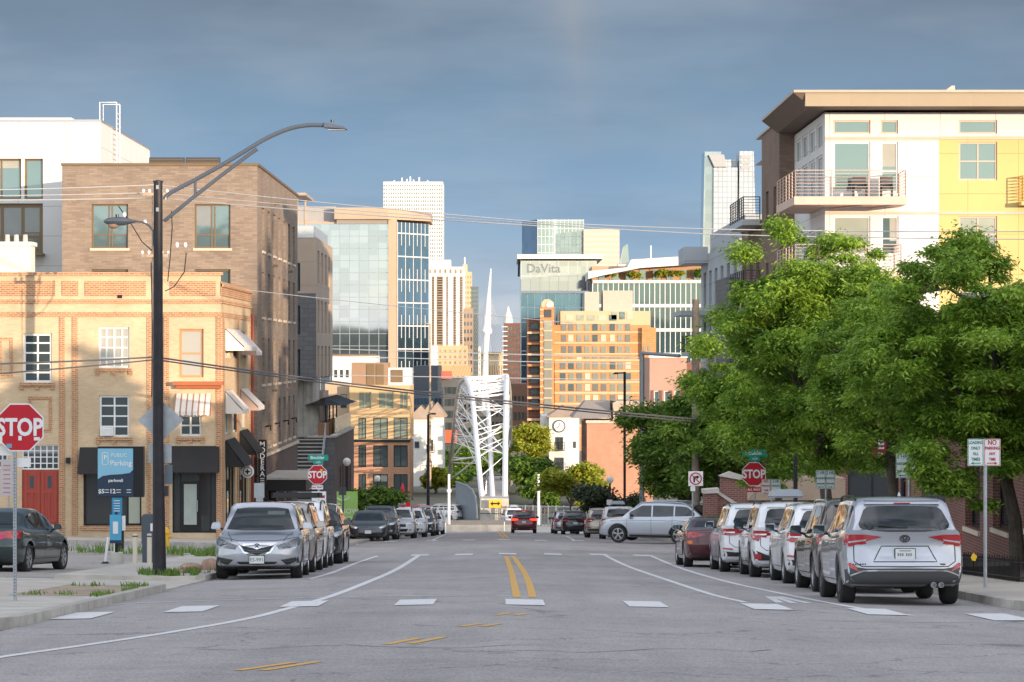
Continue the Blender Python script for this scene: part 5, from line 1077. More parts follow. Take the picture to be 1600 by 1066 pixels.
def grey_building():
    XL = 14.0; y0, y1 = 170.0, 203.0; zt = fz(350, 178)
    t = thing('apartment_building', 'grey metal clad apartment building with stacked dark balconies and projecting roof fins', 'building', (XL, y0, -10))
    SH = [(172+i*5.2, 174.4+i*5.2, z, z+2.3) for i in range(6) for z in (3.4, .1, -3.2, -6.5)]
    mb = MB(); wall(mb, 'L', XL, y0, y1, -14, zt-1.2, SH, .3); wall(mb, 'F', y0, XL, 30, -14, zt-1.2, (), 0); roofbox(mb, XL, 30, y0, y1, zt-1.25); mb.build('wall', M_gm, t)
    mb = MB(); mb.box(XL+.5, 30, y0+2, y1-2, zt-1.2, zt+.3); mb.build('upper_wall', M_gm, t)
    mb = MB(); mb.box(13.2, XL-.01, 170, 178, -10, 4.6); mb.build('bay', M_greyb, t)
    for h in SH: window(t, 'L', XL, h, M_blackm, G_win, 2, 1, .3, .09)
    for yy in (179, 190):
        for z in (.2, -3.1, -6.4, 3.3):
            if z > 3: continue
            w = MB(); w.box(XL-1.7, XL-.01, yy, yy+8, z-.3, z); b = w.build('balcony', M_gm, t); railing(b, [(XL-.05,yy+.05,z),(XL-1.65,yy+.05,z),(XL-1.65,yy+8,z)], 1.1, M_blackm, 8, .022)
    w = MB(); w.box(XL-1.6, XL-.01, 196, 203, fz(414,200), fz(389,200)); w.build('roof_fin', M_gm, t); w = MB(); w.box(XL-2.0, XL-.01, 194, 203, fz(494,198), fz(487,198)); w.build('lower_fin', M_gm, t)
grey_building()
# one storey brick shop beside the right pavement
def brick_shop():
    XL = 12.6; y0, y1 = 52.0, 82.0; zt = .2; zb = -6.3
    t = thing('brick_shop', 'low red brick shop with tall dark windows behind the street trees', 'shop', (XL, y0, -4.5))
    H = [(54+i*4.4, 56.4+i*4.4, gz(12,56+i*4.4)+.95, gz(12,56+i*4.4)+3.8) for i in range(6)]
    mb = MB(); wall(mb, 'L', XL, y0, y1, zb, zt, H, .25); wall(mb, 'F', y0, XL, 40, zb, zt, (), 0); mb.box(XL, 40, y1-.05, y1, zb-2, zt); roofbox(mb, XL, 40, y0, y1, zt-.4); mb.build('wall', M_rbrick, t)
    for h in H: window(t, 'L', XL, h, M_blackm, G_shop, 2, 1, .25, .09, 'shop_window', sillm=M_stone)
    w = MB(); wbox(w, 'L', XL, y0, y1, zt, zt+.2, -.4, .1); w.build('coping', M_stone, t)
    s = thing('vertical_banner', 'dark red vertical banner with white capital letters half hidden by leaves', 'banner', (fx(1373,80), 80, -3))
    Yv = 80.0; MB().box(fx(1363,Yv), fx(1388,Yv), Yv-.04, Yv+.04, fz(724,Yv), fz(640,Yv)).build('banner_panel', mat('banner_red', (.33,.03,.03), .6), s)
    for i, ch in enumerate('BEER'): lettering(ch, .36, (fx(1376,Yv), Yv-.05, fz(654+i*20.5,Yv)), s, M_wl, bold=.012)
    MB().tube([(fx(1363,Yv), Yv, fz(640,Yv)), (XL, Yv, fz(640,Yv))], .03, 6).build('bracket', M_blackm, s)
brick_shop()
# stepped brick wall and small tiled roofs at the far corner
Y = 112
t = thing('stepped_brick_wall', 'stepped red brick stair wall with sloping concrete caps right of the utility pole', 'wall', (fx(1150,Y), Y, -7.6))
def slab(px, ya, yb, d=.5, m=M_rbrick, n='brick_wing', Yq=Y):
    mb = MB(); P = [(fx(a,Yq), fz(b,Yq)) for a, b in px]; mb.prism(P, 'y', ya, yb); mb.build(n, m, t)
slab([(1121,812),(1121,770),(1150,790),(1196,808),(1196,830),(1121,830)], Y, Y+.5); slab([(1120,771),(1120,766),(1152,786),(1197,802),(1197,808),(1150,791)], Y-.06, Y+.56, m=M_con2, n='cap')
slab([(1135,830),(1135,748),(1178,756),(1178,830)], Y+3, Y+3.4); slab([(1133,749),(1150,742),(1182,752),(1182,758)], Y+2.9, Y+3.6, m=M_con2, n='cap')
slab([(1100,840),(1100,770),(1121,770),(1121,840)], Y-.2, Y+.7); slab([(1098,771),(1098,765),(1123,763),(1123,770)], Y-.3, Y+.8, m=M_con2, n='cap')
t = thing('low_house', 'low dark tiled house front behind the stop sign and street trees', 'house', (fx(1260,118), 118, -8)); slab([(1200,840),(1200,790),(1340,790),(1340,840)], 118, 124, n='wall'); slab([(1185,792),(1215,756),(1345,756),(1345,792)], 117, 126, m=M_shing, n='roof')

# ---------------------------------------------------------------- trees
def tree(name, label, base, h, crown, nf, leaf, cat='tree', trunk_r=.16, group=None, seed=1, fl=.26, flw=.075, limbs=9, clumps=70, droop=.5, first=.33, lean=(0,0), csize=(.7,1.25), M_bark=None, flat=.6):
    """crown: ellipsoid (rx, ry, rz) centred at height hc above the base; fronds gathered in uneven pads along the limbs"""
    rg = random.Random(seed); ng = np.random.default_rng(seed)
    rx, ry, rz, hc = crown; B = Vector(base); t = thing(name, label, cat, base, group)
    M_bark = M_bark or mat('tree_bark', (.10,.08,.062), .9, var=.3, vs=6, bump=.6, bs=18)
    top = B+Vector((lean[0], lean[1], hc)); P = [B+Vector((0,0,-.1)), B.lerp(top,.25)+Vector((.05,0,0)), B.lerp(top,.55)+Vector((-.08,.05,0)), top, B+Vector((lean[0]*1.3, lean[1], h*.93))]
    MB().tube(P, [trunk_r*1.25, trunk_r, trunk_r*.8, trunk_r*.5, .02], 9).build('trunk', M_bark, t, smooth=True)
    C = B+Vector((lean[0], lean[1], hc)); tips = []; lm = MB()
    for i in range(limbs):
        a = 6.283*i/limbs+rg.uniform(-.3,.3); s = first+(.85-first)*rg.random(); st = B.lerp(P[4], s); e = rg.uniform(.1,1.0)
        d = Vector((math.cos(a)*rx*rg.uniform(.6,.95), math.sin(a)*ry*rg.uniform(.6,.95), rz*(e-.25)))
        en = C+d; md = st.lerp(en,.5)+Vector((0,0,rz*.14)); lm.tube([st, md, en], [trunk_r*.42, trunk_r*.24, .012], 6)
        for k in range(4):
            q = md.lerp(en, rg.random()); en2 = q+Vector((rg.uniform(-1,1)*rx*.4, rg.uniform(-1,1)*ry*.4, rg.uniform(-.3,.5)*rz*.5)); lm.tube([q, q.lerp(en2,.5)+Vector((0,0,.12)), en2], [trunk_r*.16, trunk_r*.1, .008], 5); tips.append(en2)
        tips.append(en)
    lm.build('limb', M_bark, t, smooth=True)
    cl = list(tips)
    while len(cl) < clumps:
        v = Vector((rg.gauss(0,1), rg.gauss(0,1), rg.gauss(0,1))).normalized()*rg.uniform(.4,1.0)**.8*1.06; k = 1+.16*math.sin(3*math.atan2(v.y, v.x)+seed)+.1*math.sin(5*v.z+seed)
        cl.append(C+Vector((v.x*rx*k, v.y*ry*k, v.z*rz*k)))
    cl = np.array([tuple(c) for c in cl[:max(clumps, 1)]]); n = len(cl); cz = np.array([rg.uniform(*csize) for _ in range(n)])
    w = cz**2; idx = ng.choice(n, nf, p=w/w.sum()); v = ng.normal(size=(nf,3)); v /= np.linalg.norm(v, axis=1)[:,None]; r = ng.random(nf)**.45
    stray = np.where(ng.random(nf) < .16, 1.55, 1.0); fl_ = (flat*ng.uniform(.6,1.5,n))[idx]
    pos = cl[idx]+v*(r*cz[idx]*stray)[:,None]*np.stack([np.ones(nf), np.ones(nf), fl_], 1)
    pos[:,2] = np.maximum(pos[:,2], B.z+hc-rz*1.12)
    a = np.arctan2(v[:,1], v[:,0])+ng.normal(0,1.5,nf); dz = -droop*1.1*ng.random(nf)+.35*ng.normal(size=nf)+.15
    d = np.stack([np.cos(a), np.sin(a), dz], 1); d /= np.linalg.norm(d,axis=1)[:,None]
    s = np.cross(d, ng.normal(size=(nf,3))+np.array([0,0,1.2])); s /= np.linalg.norm(s,axis=1)[:,None]
    L = fl*(.6+.8*ng.random(nf)); Wd = flw*(.6+.8*ng.random(nf))
    mid = pos+d*(L*.5)[:,None]; tip = pos+d*L[:,None]; tip[:,2] -= L*.3*droop
    vs = np.stack([pos, mid+s*Wd[:,None], tip, mid-s*Wd[:,None]], 1).reshape(-1,3)
    me = bpy.data.meshes.new('foliage'); me.vertices.add(4*nf); me.vertices.foreach_set('co', vs.astype(np.float32).ravel())
    me.loops.add(4*nf); me.loops.foreach_set('vertex_index', np.arange(4*nf, dtype=np.int32)); me.polygons.add(nf); me.polygons.foreach_set('loop_start', np.arange(0,4*nf,4, dtype=np.int32)); me.polygons.foreach_set('loop_total', np.full(nf,4, dtype=np.int32))
    me.update(calc_edges=True); me.materials.append(leaf); link('crown', me, t)
    return t
LF = leafmat('locust_leaf', (.08,.19,.014), (.36,.53,.06)); LF2 = leafmat('dark_leaf', (.075,.16,.02), (.20,.33,.04)); LF3 = leafmat('yellow_green_leaf', (.22,.27,.02), (.46,.47,.05)); LF4 = leafmat('blue_green_leaf', (.05,.075,.04), (.09,.12,.06))
def tb(x, y): return (x, y, gz(x, y)+.1)
HL = dict(group='honey locust street trees', flat=.55, droop=.6, first=.3)
tree('locust_tree', 'tall honey locust tree in front of the white and yellow apartments', tb(9.7,86), 10.0, (2.9,3.0,3.8,5.95), 190000, LF, trunk_r=.18, seed=3, clumps=340, limbs=15, csize=(.18,.62), fl=.14, flw=.026, lean=(-.2,0), **HL)
tree('locust_tree', 'wide honey locust tree at the right edge, beside the loading zone sign', tb(11.2,62.5), 7.2, (3.1,2.8,2.75,4.45), 175000, LF, trunk_r=.15, seed=8, clumps=290, limbs=15, csize=(.16,.52), fl=.125, flw=.023, lean=(-.5,0), **HL)
tree('locust_tree', 'honey locust tree between the tall one and the wide one, over the brown SUV', tb(9.9,73), 6.9, (2.2,2.2,2.1,4.85), 80000, LF, trunk_r=.13, seed=14, clumps=180, csize=(.16,.55), fl=.13, flw=.024, **HL)
tree('locust_tree', 'lower honey locust tree spreading left over the ALL WAY stop sign', tb(9.4,97), 7.8, (2.5,2.4,2.75,4.9), 90000, LF, trunk_r=.14, seed=17, clumps=150, csize=(.2,.65), fl=.155, flw=.029, lean=(-.3,0), **HL)
tree('street_tree', 'spreading dark green tree behind the wooden utility pole', tb(fx(1078,140),140), 7.3, (3.0,3.2,2.35,4.15), 60000, LF2, seed=21, clumps=130, csize=(.35,.9), fl=.24, flw=.05, trunk_r=.15)
tree('street_tree', 'dark green tree right of the spreading one, over the silver crossing car', tb(fx(1125,128),128), 7.6, (2.5,2.4,2.6,4.5), 45000, LF2, seed=22, clumps=100, csize=(.3,.8), fl=.22, flw=.045, trunk_r=.14)
tree('street_tree', 'small sunlit yellow green tree left of the globe street lamp', tb(fx(893,215),215), 5.4, (2.2,2.0,1.9,3.3), 12000, LF3, seed=31, clumps=36, csize=(.4,.8), fl=.3, flw=.1, trunk_r=.1)
tree('shrub', 'greyish green shrub under the globe street lamp', tb(fx(948,190),190), 3.3, (1.9,1.6,1.35,1.8), 9000, LF4, 'shrub', seed=32, clumps=36, csize=(.4,.7), fl=.25, flw=.09, trunk_r=.08)
tree('shrub', 'round green shrub beside the green leasing banner', tb(fx(586,150)-.0,150), 2.6, (1.15,1.1,1.1,1.4), 8000, LF2, 'shrub', seed=33, clumps=26, csize=(.3,.6), fl=.2, flw=.07, trunk_r=.06)
k = 0
for lb, px, Yt, top, rx, m in [('tall sunlit yellow green tree just right of the bridge arches', 816, 331, 648, 2.7, LF3), ('dark green tree low beside the right bridge legs', 808, 330, 712, 2.2, LF2), ('dark green tree in front of the clock house', 835, 300, 715, 2.3, LF2),
        ('dark green tree seen through the left bridge lattice', 722, 370, 700, 3.4, LF2), ('green tree between the white town house and the bridge', 705, 350, 735, 2.3, LF2), ('yellow green shrubby tree at the foot of the white town house', 681, 330, 733, 1.2, LF3),
        ('green tree seen between the bridge legs', 744, 390, 712, 3.0, LF2), ('dark green tree left of the clock house door', 850, 285, 742, 1.6, LF2), ('yellow tree right of the clock house', 912, 270, 728, 1.6, LF3), ('deep green tree behind the bridge legs', 772, 400, 706, 2.6, LF2)]:
    k += 1; z0 = gz(fx(px,Yt), Yt); ht = fz(top,Yt)-z0; tree('park_tree', lb, (fx(px,Yt), Yt, z0), ht, (rx, rx, ht*.40, ht*.58), 9000, m, seed=40+k, clumps=46, csize=(rx*.16,rx*.38), fl=.4, flw=.12, trunk_r=.15, limbs=6)
for i, px in enumerate((952, 986, 1026, 1050, 1092)):
    tree('roof_shrub', ['small roof terrace shrub, leftmost on the planted terrace', 'second roof terrace shrub from the left', 'third roof terrace shrub from the left', 'wide roof terrace shrub near the right of the terrace', 'roof terrace shrub at the right end of the terrace'][i],
         (fx(px,652), 652, fz(438,652)), 2.4, (1.6+(i == 3)*1.0, 1, .9, 1.3), 900, LF3 if i != 4 else LF2, 'shrub', seed=70+i, clumps=10, csize=(.5,.8), fl=.5, flw=.2, trunk_r=.06, group='shrubs on the roof terrace', limbs=4)
# weeds and grass by the kerb and the lot
def grass(label, cells, n, h, m, seed):
    ng = np.random.default_rng(seed); V = []
    for (x0, x1, y0, y1) in cells:
        x = ng.uniform(x0, x1, n); y = ng.uniform(y0, y1, n)
        for a, b in zip(x, y):
            if math.sin(a*5.1+seed)+math.sin(b*2.3+a*3)+math.sin(a*11+b*1.7)+ng.normal(0,.5) < .1: continue
            z = gz(a, b)+.11; an = ng.uniform(0,6.28); hh = h*ng.uniform(.25,1.2); l = hh*.5; w = .018
            V += [(a-w*math.sin(an), b+w*math.cos(an), z), (a+w*math.sin(an), b-w*math.cos(an), z), (a+l*math.cos(an), b+l*math.sin(an), z+hh)]
    mb = MB(); mb.add(V, [(3*i,3*i+1,3*i+2) for i in range(len(V)//3)]); o = mb.build('grass', m); o['kind'] = 'stuff'; o['label'] = label; o['category'] = 'grass'
M_grass = leafmat('grass_blades', (.09,.17,.02), (.17,.28,.04))
grass('green weeds round the foot of the black lamp post', [(-7.9,-6.5,61.0,62.8), (-7.2,-6.5,62.8,66)], 1500, .16, M_grass, 1)
grass('strip of long grass behind the parking signs', [(-17,-9.6,86,91),(-9.4,-7.2,84,90)], 2600, .3, M_grass, 2)
grass('weeds along the cracked verge by the near kerb', [(-8,-6.6,47,48.2),(-6.62,-6.45,46,53),(-7.9,-6.6,52.5,53.4)], 260, .10, M_grass, 3)
# ---------------------------------------------------------------- vehicles
def paint(name, col, metal=.0, rough=.32, coat=1):
    return mat(name, col, rough, metal, var=.02, vs=1.2, coat=coat, spec=.5)
P_silver = paint('silver_paint', (.46,.48,.525), .5); P_white = paint('white_car_paint', (.78,.79,.81)); P_bronze = paint('dark_bronze_paint', (.10,.085,.075), .5); P_maroon = paint('maroon_paint', (.085,.012,.018), .3)
P_grey = paint('dark_grey_paint', (.055,.06,.07), .4); P_black = paint('black_paint', (.012,.013,.018), .2); P_navy = paint('navy_paint', (.02,.032,.06), .4); P_red = paint('dark_red_paint', (.16,.012,.015), .3); P_lsil = paint('pale_silver_blue_paint', (.50,.54,.60), .5); P_tan = paint('champagne_paint', (.40,.35,.30), .5)
C_glass = mat('car_glass', (.012,.016,.018), .03, 0, var=0, coat=.0, spec=.9); C_plast = mat('black_trim_plastic', (.025,.025,.027), .6); C_under = mat('underbody', (.012,.012,.012), .9, var=.2)
C_tyre = mat('tyre_rubber', (.022,.022,.023), .85, var=.2, vs=8); C_rim = mat('alloy_rim', (.48,.49,.50), .3, .85); C_rimd = mat('dark_alloy_rim', (.14,.14,.15), .35, .8); C_chrome = mat('chrome', (.72,.73,.75), .12, 1., var=0)
C_red = mat('red_lamp_lens', (.42,.012,.02), .12, coat=1, var=0); C_redlit = mat('lit_brake_lamp', (.95,.04,.02), .3, emis=2.2, var=0); C_clear = mat('clear_lamp_lens', (.55,.58,.60), .08, .5, coat=1, var=.05); C_amber = mat('amber_lamp_lens', (.70,.16,.02), .2, var=0)
C_plate = mat('licence_plate_white', (.68,.70,.70), .5, var=.05, vs=20); C_green = mat('plate_green', (.04,.14,.08), .5, var=0); C_seam = mat('panel_gap', (.01,.01,.01), .8, var=0)
def interp(l, y): return np.interp(y, [p[0] for p in l], [p[1] for p in l])
class Car:
    def __init__(s, label, cat, L, W, H, top, belt, wid, rw, bot, wb, rear_ov, wr=.36, tw=.24, rearx=None, frontx=None, paint_=None, name='parked_car', gc=.17):
        s.L, s.W, s.H = L, W, H; s.P = paint_ or P_silver; s.top, s.belt = top, belt; s.wr, s.tw = wr, tw; s.gc = gc
        s.root = thing(name, label, cat, (0,0,0)); s.ya = rear_ov; s.yf = rear_ov+wb; hw = W/2
        ys = np.unique(np.concatenate([np.arange(0, L+.001, .07), [0,.02,.05,.1, L-.1,L-.05,L-.02,L]]))
        def sm(l, y, k=.05): return np.mean([interp(l, np.clip(y+d, 0, L)) for d in np.linspace(-k, k, 7)], axis=0)
        T, B, Wd, RW, Bo = sm(top, ys), sm(belt, ys), sm(wid, ys)*hw, sm(rw, ys)*hw, sm(bot, ys, .1)
        T = np.maximum(T, B+.012); rings = []
        for y, t, b, w, r, o in zip(ys, T, B, Wd, RW, Bo):
            h = t-b; k = min(1, h/.25); mid = o+(b-o)*.52
            x9 = w*.93*(1-.0)+(r-w*.93)*.5 if h > .1 else w*.90
            g = [(0,o),(w*.5,o),(w*.84,o+.005),(w*.945,o+.06),(w*.985,o+.18),(w*1.0,mid),(w*.995,b-.20),(w*.985,b-.09),(w*.965,b-.025),(w*.935,b+.004),
                 (w*.93+(r-w*.93)*.28, b+.27*h),(w*.93+(r-w*.93)*.60, b+.60*h),(w*.93+(r-w*.93)*.88, b+.88*h),(r*.955,b+.96*h),(r*.86,b+.99*h+.004),(r*.6,t+.012),(r*.3,t+.018),(0,t+.02)]
            rings.append([(x, y, z) for x, z in g])
        def off(l, z): return float(np.interp(z, [p[0] for p in l], [p[1] for p in l])) if l else 0
        R2 = []
        def scaled(rg, y, k, kz): zc_ = .62; return [(x*k, y, zc_+(z-zc_)*kz) for x, y0, z in rg]
        ks = (.03, .10, .2, .3, .4, .5, .6, .7, .79, .87, .93, .975); full = [scaled(rings[0], -.02*(1-k*k)**.6, k, k) for k in ks] + rings + [scaled(rings[-1], L+.02*(1-k*k)**.6, k, k) for k in ks[::-1]]
        verts = []; n = len(full[0])
        for rg in full:
            o_ = []
            for x, y, z in rg:
                if y < .75: y += off(rearx, z)*(1-max(0, y)/.75)**1.5
                if y > L-.85: y -= off(frontx, z)*(1-max(0, L-y)/.85)**1.5
                # plan view rounding of the ends
                ax = abs(x)/hw
                if y < .6: y += .16*ax**4*(1-max(0, y)/.6)
                if y > L-.7: y -= .30*ax**3.2*(1-max(0, L-y)/.7)
                o_.append((x, y, z))
            R2.append(o_+[(-x, y, z) for x, y, z in o_[::-1][1:-1]])
        m = len(R2[0]); vs = [p for r in R2 for p in r]; fs = [(i*m+j, i*m+(j+1) % m, (i+1)*m+(j+1) % m, (i+1)*m+j) for i in range(len(R2)-1) for j in range(m)]
        fs += [tuple(range(m)), tuple(range((len(R2)-1)*m, len(R2)*m))[::-1]]
        mb = MB(); mb.add(vs, fs); body = mb.build('body', s.P, s.root, smooth=True, sharp=38); s.body = body
        bm = bmesh.new(); bm.from_mesh(body.data); s.bvh = BVHTree.FromBMesh(bm); bm.free()
        cut = MB()
        for y in (s.ya, s.yf):
            for sg in (-1, 1):
                x0 = sg*(hw-tw-.10); x1 = sg*(hw+.2); rr = wr+.065
                cut.lathe([(rr, min(x0,x1)), (rr, max(x0,x1))], (0, y, wr), 40, 'x')
        co = cut.build('cut', C_under); bm = bmesh.new(); bm.from_mesh(co.data); bmesh.ops.triangulate(bm, faces=[f for f in bm.faces if len(f.verts) > 4]); bm.to_mesh(co.data); bm.free()
        md = body.modifiers.new('b', 'BOOLEAN'); md.object = co; md.operation = 'DIFFERENCE'; md.solver = 'EXACT'
        dg = bpy.context.evaluated_depsgraph_get(); dg.update(); me = bpy.data.meshes.new_from_object(body.evaluated_get(dg)); body.modifiers.clear(); body.data = me
        while len(me.materials) > 1: me.materials.pop()
        for p in me.polygons: p.material_index = 0
        me.polygons.foreach_set('use_smooth', [True]*len(me.polygons)); me.set_sharp_from_angle(angle=R(38)); bpy.data.objects.remove(co)
        u = MB(); u.box(-hw*.80, hw*.80, .35, L-.35, gc+.04, .50); u.build('underbody', C_under, s.root)
        for y in (s.ya, s.yf):
            MB().tube([(-hw+.15, y, wr), (hw-.15, y, wr)], .05, 6).build('axle', C_under, s.root)
    def hit(s, view, a, b):
        o, d = {'R': ((a, -5, b), (0,1,0)), 'F': ((a, s.L+5, b), (0,-1,0)), 'r': ((5, a, b), (-1,0,0)), 'l': ((-5, a, b), (1,0,0)), 'T': ((a, b, 5), (0,0,-1))}[view]
        r = s.bvh.ray_cast(Vector(o), Vector(d)); return (r[0], r[1], Vector(d)) if r[0] is not None else None
    def decal(s, name, m, view, poly, off=.006, step=.07, parent=None, smooth=True):
        """a patch whose outline is drawn in one view and wrapped on to the body"""
        P = []
        for i in range(len(poly)):
            a, b = Vector(poly[i]), Vector(poly[(i+1) % len(poly)]); k = max(1, int((b-a).length/step)); P += [a+(b-a)*j/k for j in range(k)]
        E = [(i, (i+1) % len(P)) for i in range(len(P))]; xs = [p.x for p in P]; zs = [p.y for p in P]; nb = len(P)
        x = min(xs)+step*.5
        def ins(q):
            c = False
            for i in range(nb):
                a, b = P[i], P[(i+1) % nb]
                if (a.y > q.y) != (b.y > q.y) and q.x < (b.x-a.x)*(q.y-a.y)/(b.y-a.y)+a.x: c = not c
            return c
        G = []
        while x < max(xs):
            z = min(zs)+step*.5
            while z < max(zs):
                q = Vector((x, z))
                if ins(q) and min((q-p).length for p in P[:nb]) > step*.3: G.append(q)
                z += step
            x += step
        vv, _, ff, *_r = delaunay_2d_cdt(P+G, E, [], 1, 1e-5)
        V = []
        for q in vv:
            h = s.hit(view, q.x, q.y)
            if h is None: V.append(None)
            else:
                nrm = h[1] if h[1].dot(h[2]) < 0 else -h[1]
                V.append(h[0]+nrm*off*.6-h[2]*off*.4)
        F_ = [tuple(f) for f in ff if all(V[i] is not None for i in f)]
        V = [v if v is not None else Vector((0,0,.5)) for v in V]
        # drop slivers that jump across the silhouette
        F_ = [f for f in F_ if max((V[f[i]]-V[f[(i+1) % len(f)]]).length for i in range(len(f))) < step*8]
        if not F_: return None
        used = sorted({i for f in F_ for i in f}); mp = {o: i for i, o in enumerate(used)}
        mb = MB(); mb.add([V[i] for i in used], [tuple(mp[i] for i in f) for f in F_]); return mb.build(name, m, parent or s.root, smooth=smooth, sharp=60)
    def both(s, name, m, view, poly, **k):
        a = s.decal(name, m, view, poly, **k); b = s.decal(name, m, view, [(-x, z) for x, z in poly], **k); return a, b
    def line(s, view, pts, w=.012, m=None, name='panel_gap', off=.004):
        mb = MB(); P = []
        for a, b in zip(pts[:-1], pts[1:]):
            a, b = Vector(a), Vector(b); k = max(1, int((b-a).length/.05)); P += [a+(b-a)*i/k for i in range(k)]
        P.append(Vector(pts[-1])); prev = None
        for i, p in enumerate(P):
            d = (P[min(i+1, len(P)-1)]-P[max(i-1, 0)]).normalized(); n = Vector((-d.y, d.x))*w/2; q = []
            for sg in (1, -1):
                h = s.hit(view, p.x+n.x*sg, p.y+n.y*sg)
                if h is None: q = None; break
                q.append(h[0]-h[2]*off)
            if q and prev and (q[0]-prev[0]).length < .2: mb.add([prev[0], prev[1], q[1], q[0]], [(0,1,2,3)])
            prev = q
        if mb.f: return mb.build(name, m or C_seam, s.root)
    def side_glass(s, y0, y1, pillars, drop=.10, lift=.045, m=None, minh=.05):
        for view in 'rl':
            cuts = [y0]+sorted(pillars)+[y1]
            for a, b in zip(cuts[:-1], cuts[1:]):
                a2 = a+(.035 if a != y0 else 0); b2 = b-(.035 if b != y1 else 0)
                ys = np.linspace(a2, b2, 12); up = [(y, float(interp(s.top, y))-drop) for y in ys]; lo = [(y, float(interp(s.belt, y))+lift) for y in ys]
                keep = [i for i in range(12) if up[i][1]-lo[i][1] > minh]
                if len(keep) < 3: continue
                poly = [lo[i] for i in keep]+[up[i] for i in keep[::-1]]
                s.decal('side_window', m or C_glass, view, poly, off=.004, step=.09)
    def wheels(s, rim=None, spokes=5, style=0):
        rim = rim or C_rim; wr, tw, hw = s.wr, s.tw, s.W/2
        for y in (s.ya, s.yf):
            for sg in (-1, 1):
                xo = sg*(hw-.02); c = (0, y, wr)
                pr = [(wr*.66, xo-sg*tw), (wr*.90, xo-sg*tw), (wr*.985, xo-sg*(tw-.03)), (wr, xo-sg*(tw-.07)), (wr, xo-sg*.07), (wr*.985, xo-sg*.03), (wr*.90, xo), (wr*.70, xo-sg*.006), (wr*.67, xo-sg*.03)]
                w = MB(); w.lathe(pr, c, 32, 'x'); w = w.build('wheel', C_tyre, s.root, smooth=True, sharp=30)
                q = MB(); ro = wr*.68; q.lathe([(ro, xo-sg*.16), (ro, xo-sg*.015), (ro*.93, xo-sg*.012), (ro*.90, xo-sg*.05), (ro*.90, xo-sg*.16)], c, 28, 'x')
                q.lathe([(ro*.24, xo-sg*.08), (ro*.24, xo-sg*.025), (ro*.15, xo-sg*.018)], c, 12, 'x')
                for k in range(spokes):
                    for dlt in ((-.10, .10) if style else (0,)):
                        a = 6.2832*k/spokes+.3+dlt; wd = ro*(.085 if style else .16)
                        u = Vector((0, math.cos(a), math.sin(a))); v = Vector((0, -math.sin(a), math.cos(a))); C0 = Vector((0, y, wr))
                        r0, r1 = ro*.18, ro*.93; X0, X1 = Vector((xo-sg*.05,0,0)), Vector((xo-sg*.02,0,0))
                        A = [C0+u*r0-v*wd*.8, C0+u*r0+v*wd*.8, C0+u*r1+v*wd, C0+u*r1-v*wd]
                        q.hexa([p+X0 for p in A], [p+X1 for p in A])
                q.build('rim', rim, w, smooth=True, sharp=30)
                d = MB(); d.lathe([(ro*.88, xo-sg*.13), (ro*.88, xo-sg*.11)], c, 20, 'x'); d.build('brake_disc', C_under, w)
    def arches(s, m=None, w=.055):
        for y in (s.ya, s.yf):
            for sg in (-1, 1):
                mb = MB(); r0 = s.wr+.055; prev = None
                for i in range(25):
                    a = R(-8+196*i/24); q = []
                    for r in (r0, r0+w):
                        h = s.hit('r' if sg > 0 else 'l', y+r*math.cos(a), s.wr+r*math.sin(a))
                        if h is None: q = None; break
                        q.append(h[0]-h[2]*.012)
                    if q and prev: mb.add([prev[0], prev[1], q[1], q[0]], [(0,1,2,3)])
                    prev = q
                mb.build('wheel_arch_trim', m or C_plast, s.root, smooth=True)
    def mirrors(s, y, z, m=None, big=1):
        for sg in (-1, 1):
            h = s.hit('r' if sg > 0 else 'l', y, z); x = abs(h[0].x) if h else s.W/2*.93
            mb = MB(); b = big; A = [(x+.05, y-.03, z+.0), (x+.27*b, y-.02, z+.01), (x+.27*b, y+.10, z+.02), (x+.05, y+.13, z+.0)]; B_ = [(x+.03, y-.03, z+.17*b), (x+.25*b, y-.02, z+.16*b), (x+.22*b, y+.08, z+.15*b), (x+.05, y+.11, z+.15*b)]
            mb.hexa([(sg*p[0], p[1], p[2]) for p in A], [(sg*p[0], p[1], p[2]) for p in B_]); o = mb.build('mirror', m or s.P, s.root, smooth=True, bevel=.02, sharp=50)
            g = MB(); g.box(sg*(x+.06), sg*(x+.245*b), y-.040, y-.031, z+.018, z+.15*b); g.build('mirror_glass', mat('mirror_silver', (.10,.13,.15), .05, .6, var=0), o, bevel=.004)
            st = MB(); st.tube([(sg*(x-.03), y+.04, z+.0), (sg*(x+.09), y+.05, z+.03)], .025, 6); st.build('stalk', C_plast, o)
    def plate(s, end, z, txt='', w=.31, hgt=.16, x=0):
        h = s.hit('R' if end < 0 else 'F', x, z); y = h[0].y+(-.03 if end < 0 else .03)
        mb = MB(); mb.box(x-w/2-.012, x+w/2+.012, y-.012, y+.012, z-hgt/2-.012, z+hgt/2+.012); o = mb.build('license_plate', C_blk, s.root)
        q = MB(); q.box(x-w/2, x+w/2, y+end*.012, y+end*.016, z-hgt/2, z+hgt/2); p = q.build('plate_face', C_plate, o)
        if txt: lettering(txt, .105, (x, y+end*.018, z-.005), o, C_green, 'F' if end < 0 else 'B', .001, 'plate_number')
        return o
    def rails(s, y0, y1, m=None, h=.055, xf=.90):
        rwx = s.W/2*xf
        for sg in (-1, 1):
            P = []
            for i in range(9):
                y = y0+(y1-y0)*i/8; k = s.hit('T', sg*rwx*.80, y); P.append(Vector((sg*rwx*.80, y, (k[0].z if k else s.H)+(h if 0 < i < 8 else .0))))
            MB().tube(P, .018, 6).build('roof_rail', m or C_plast, s.root, smooth=True)
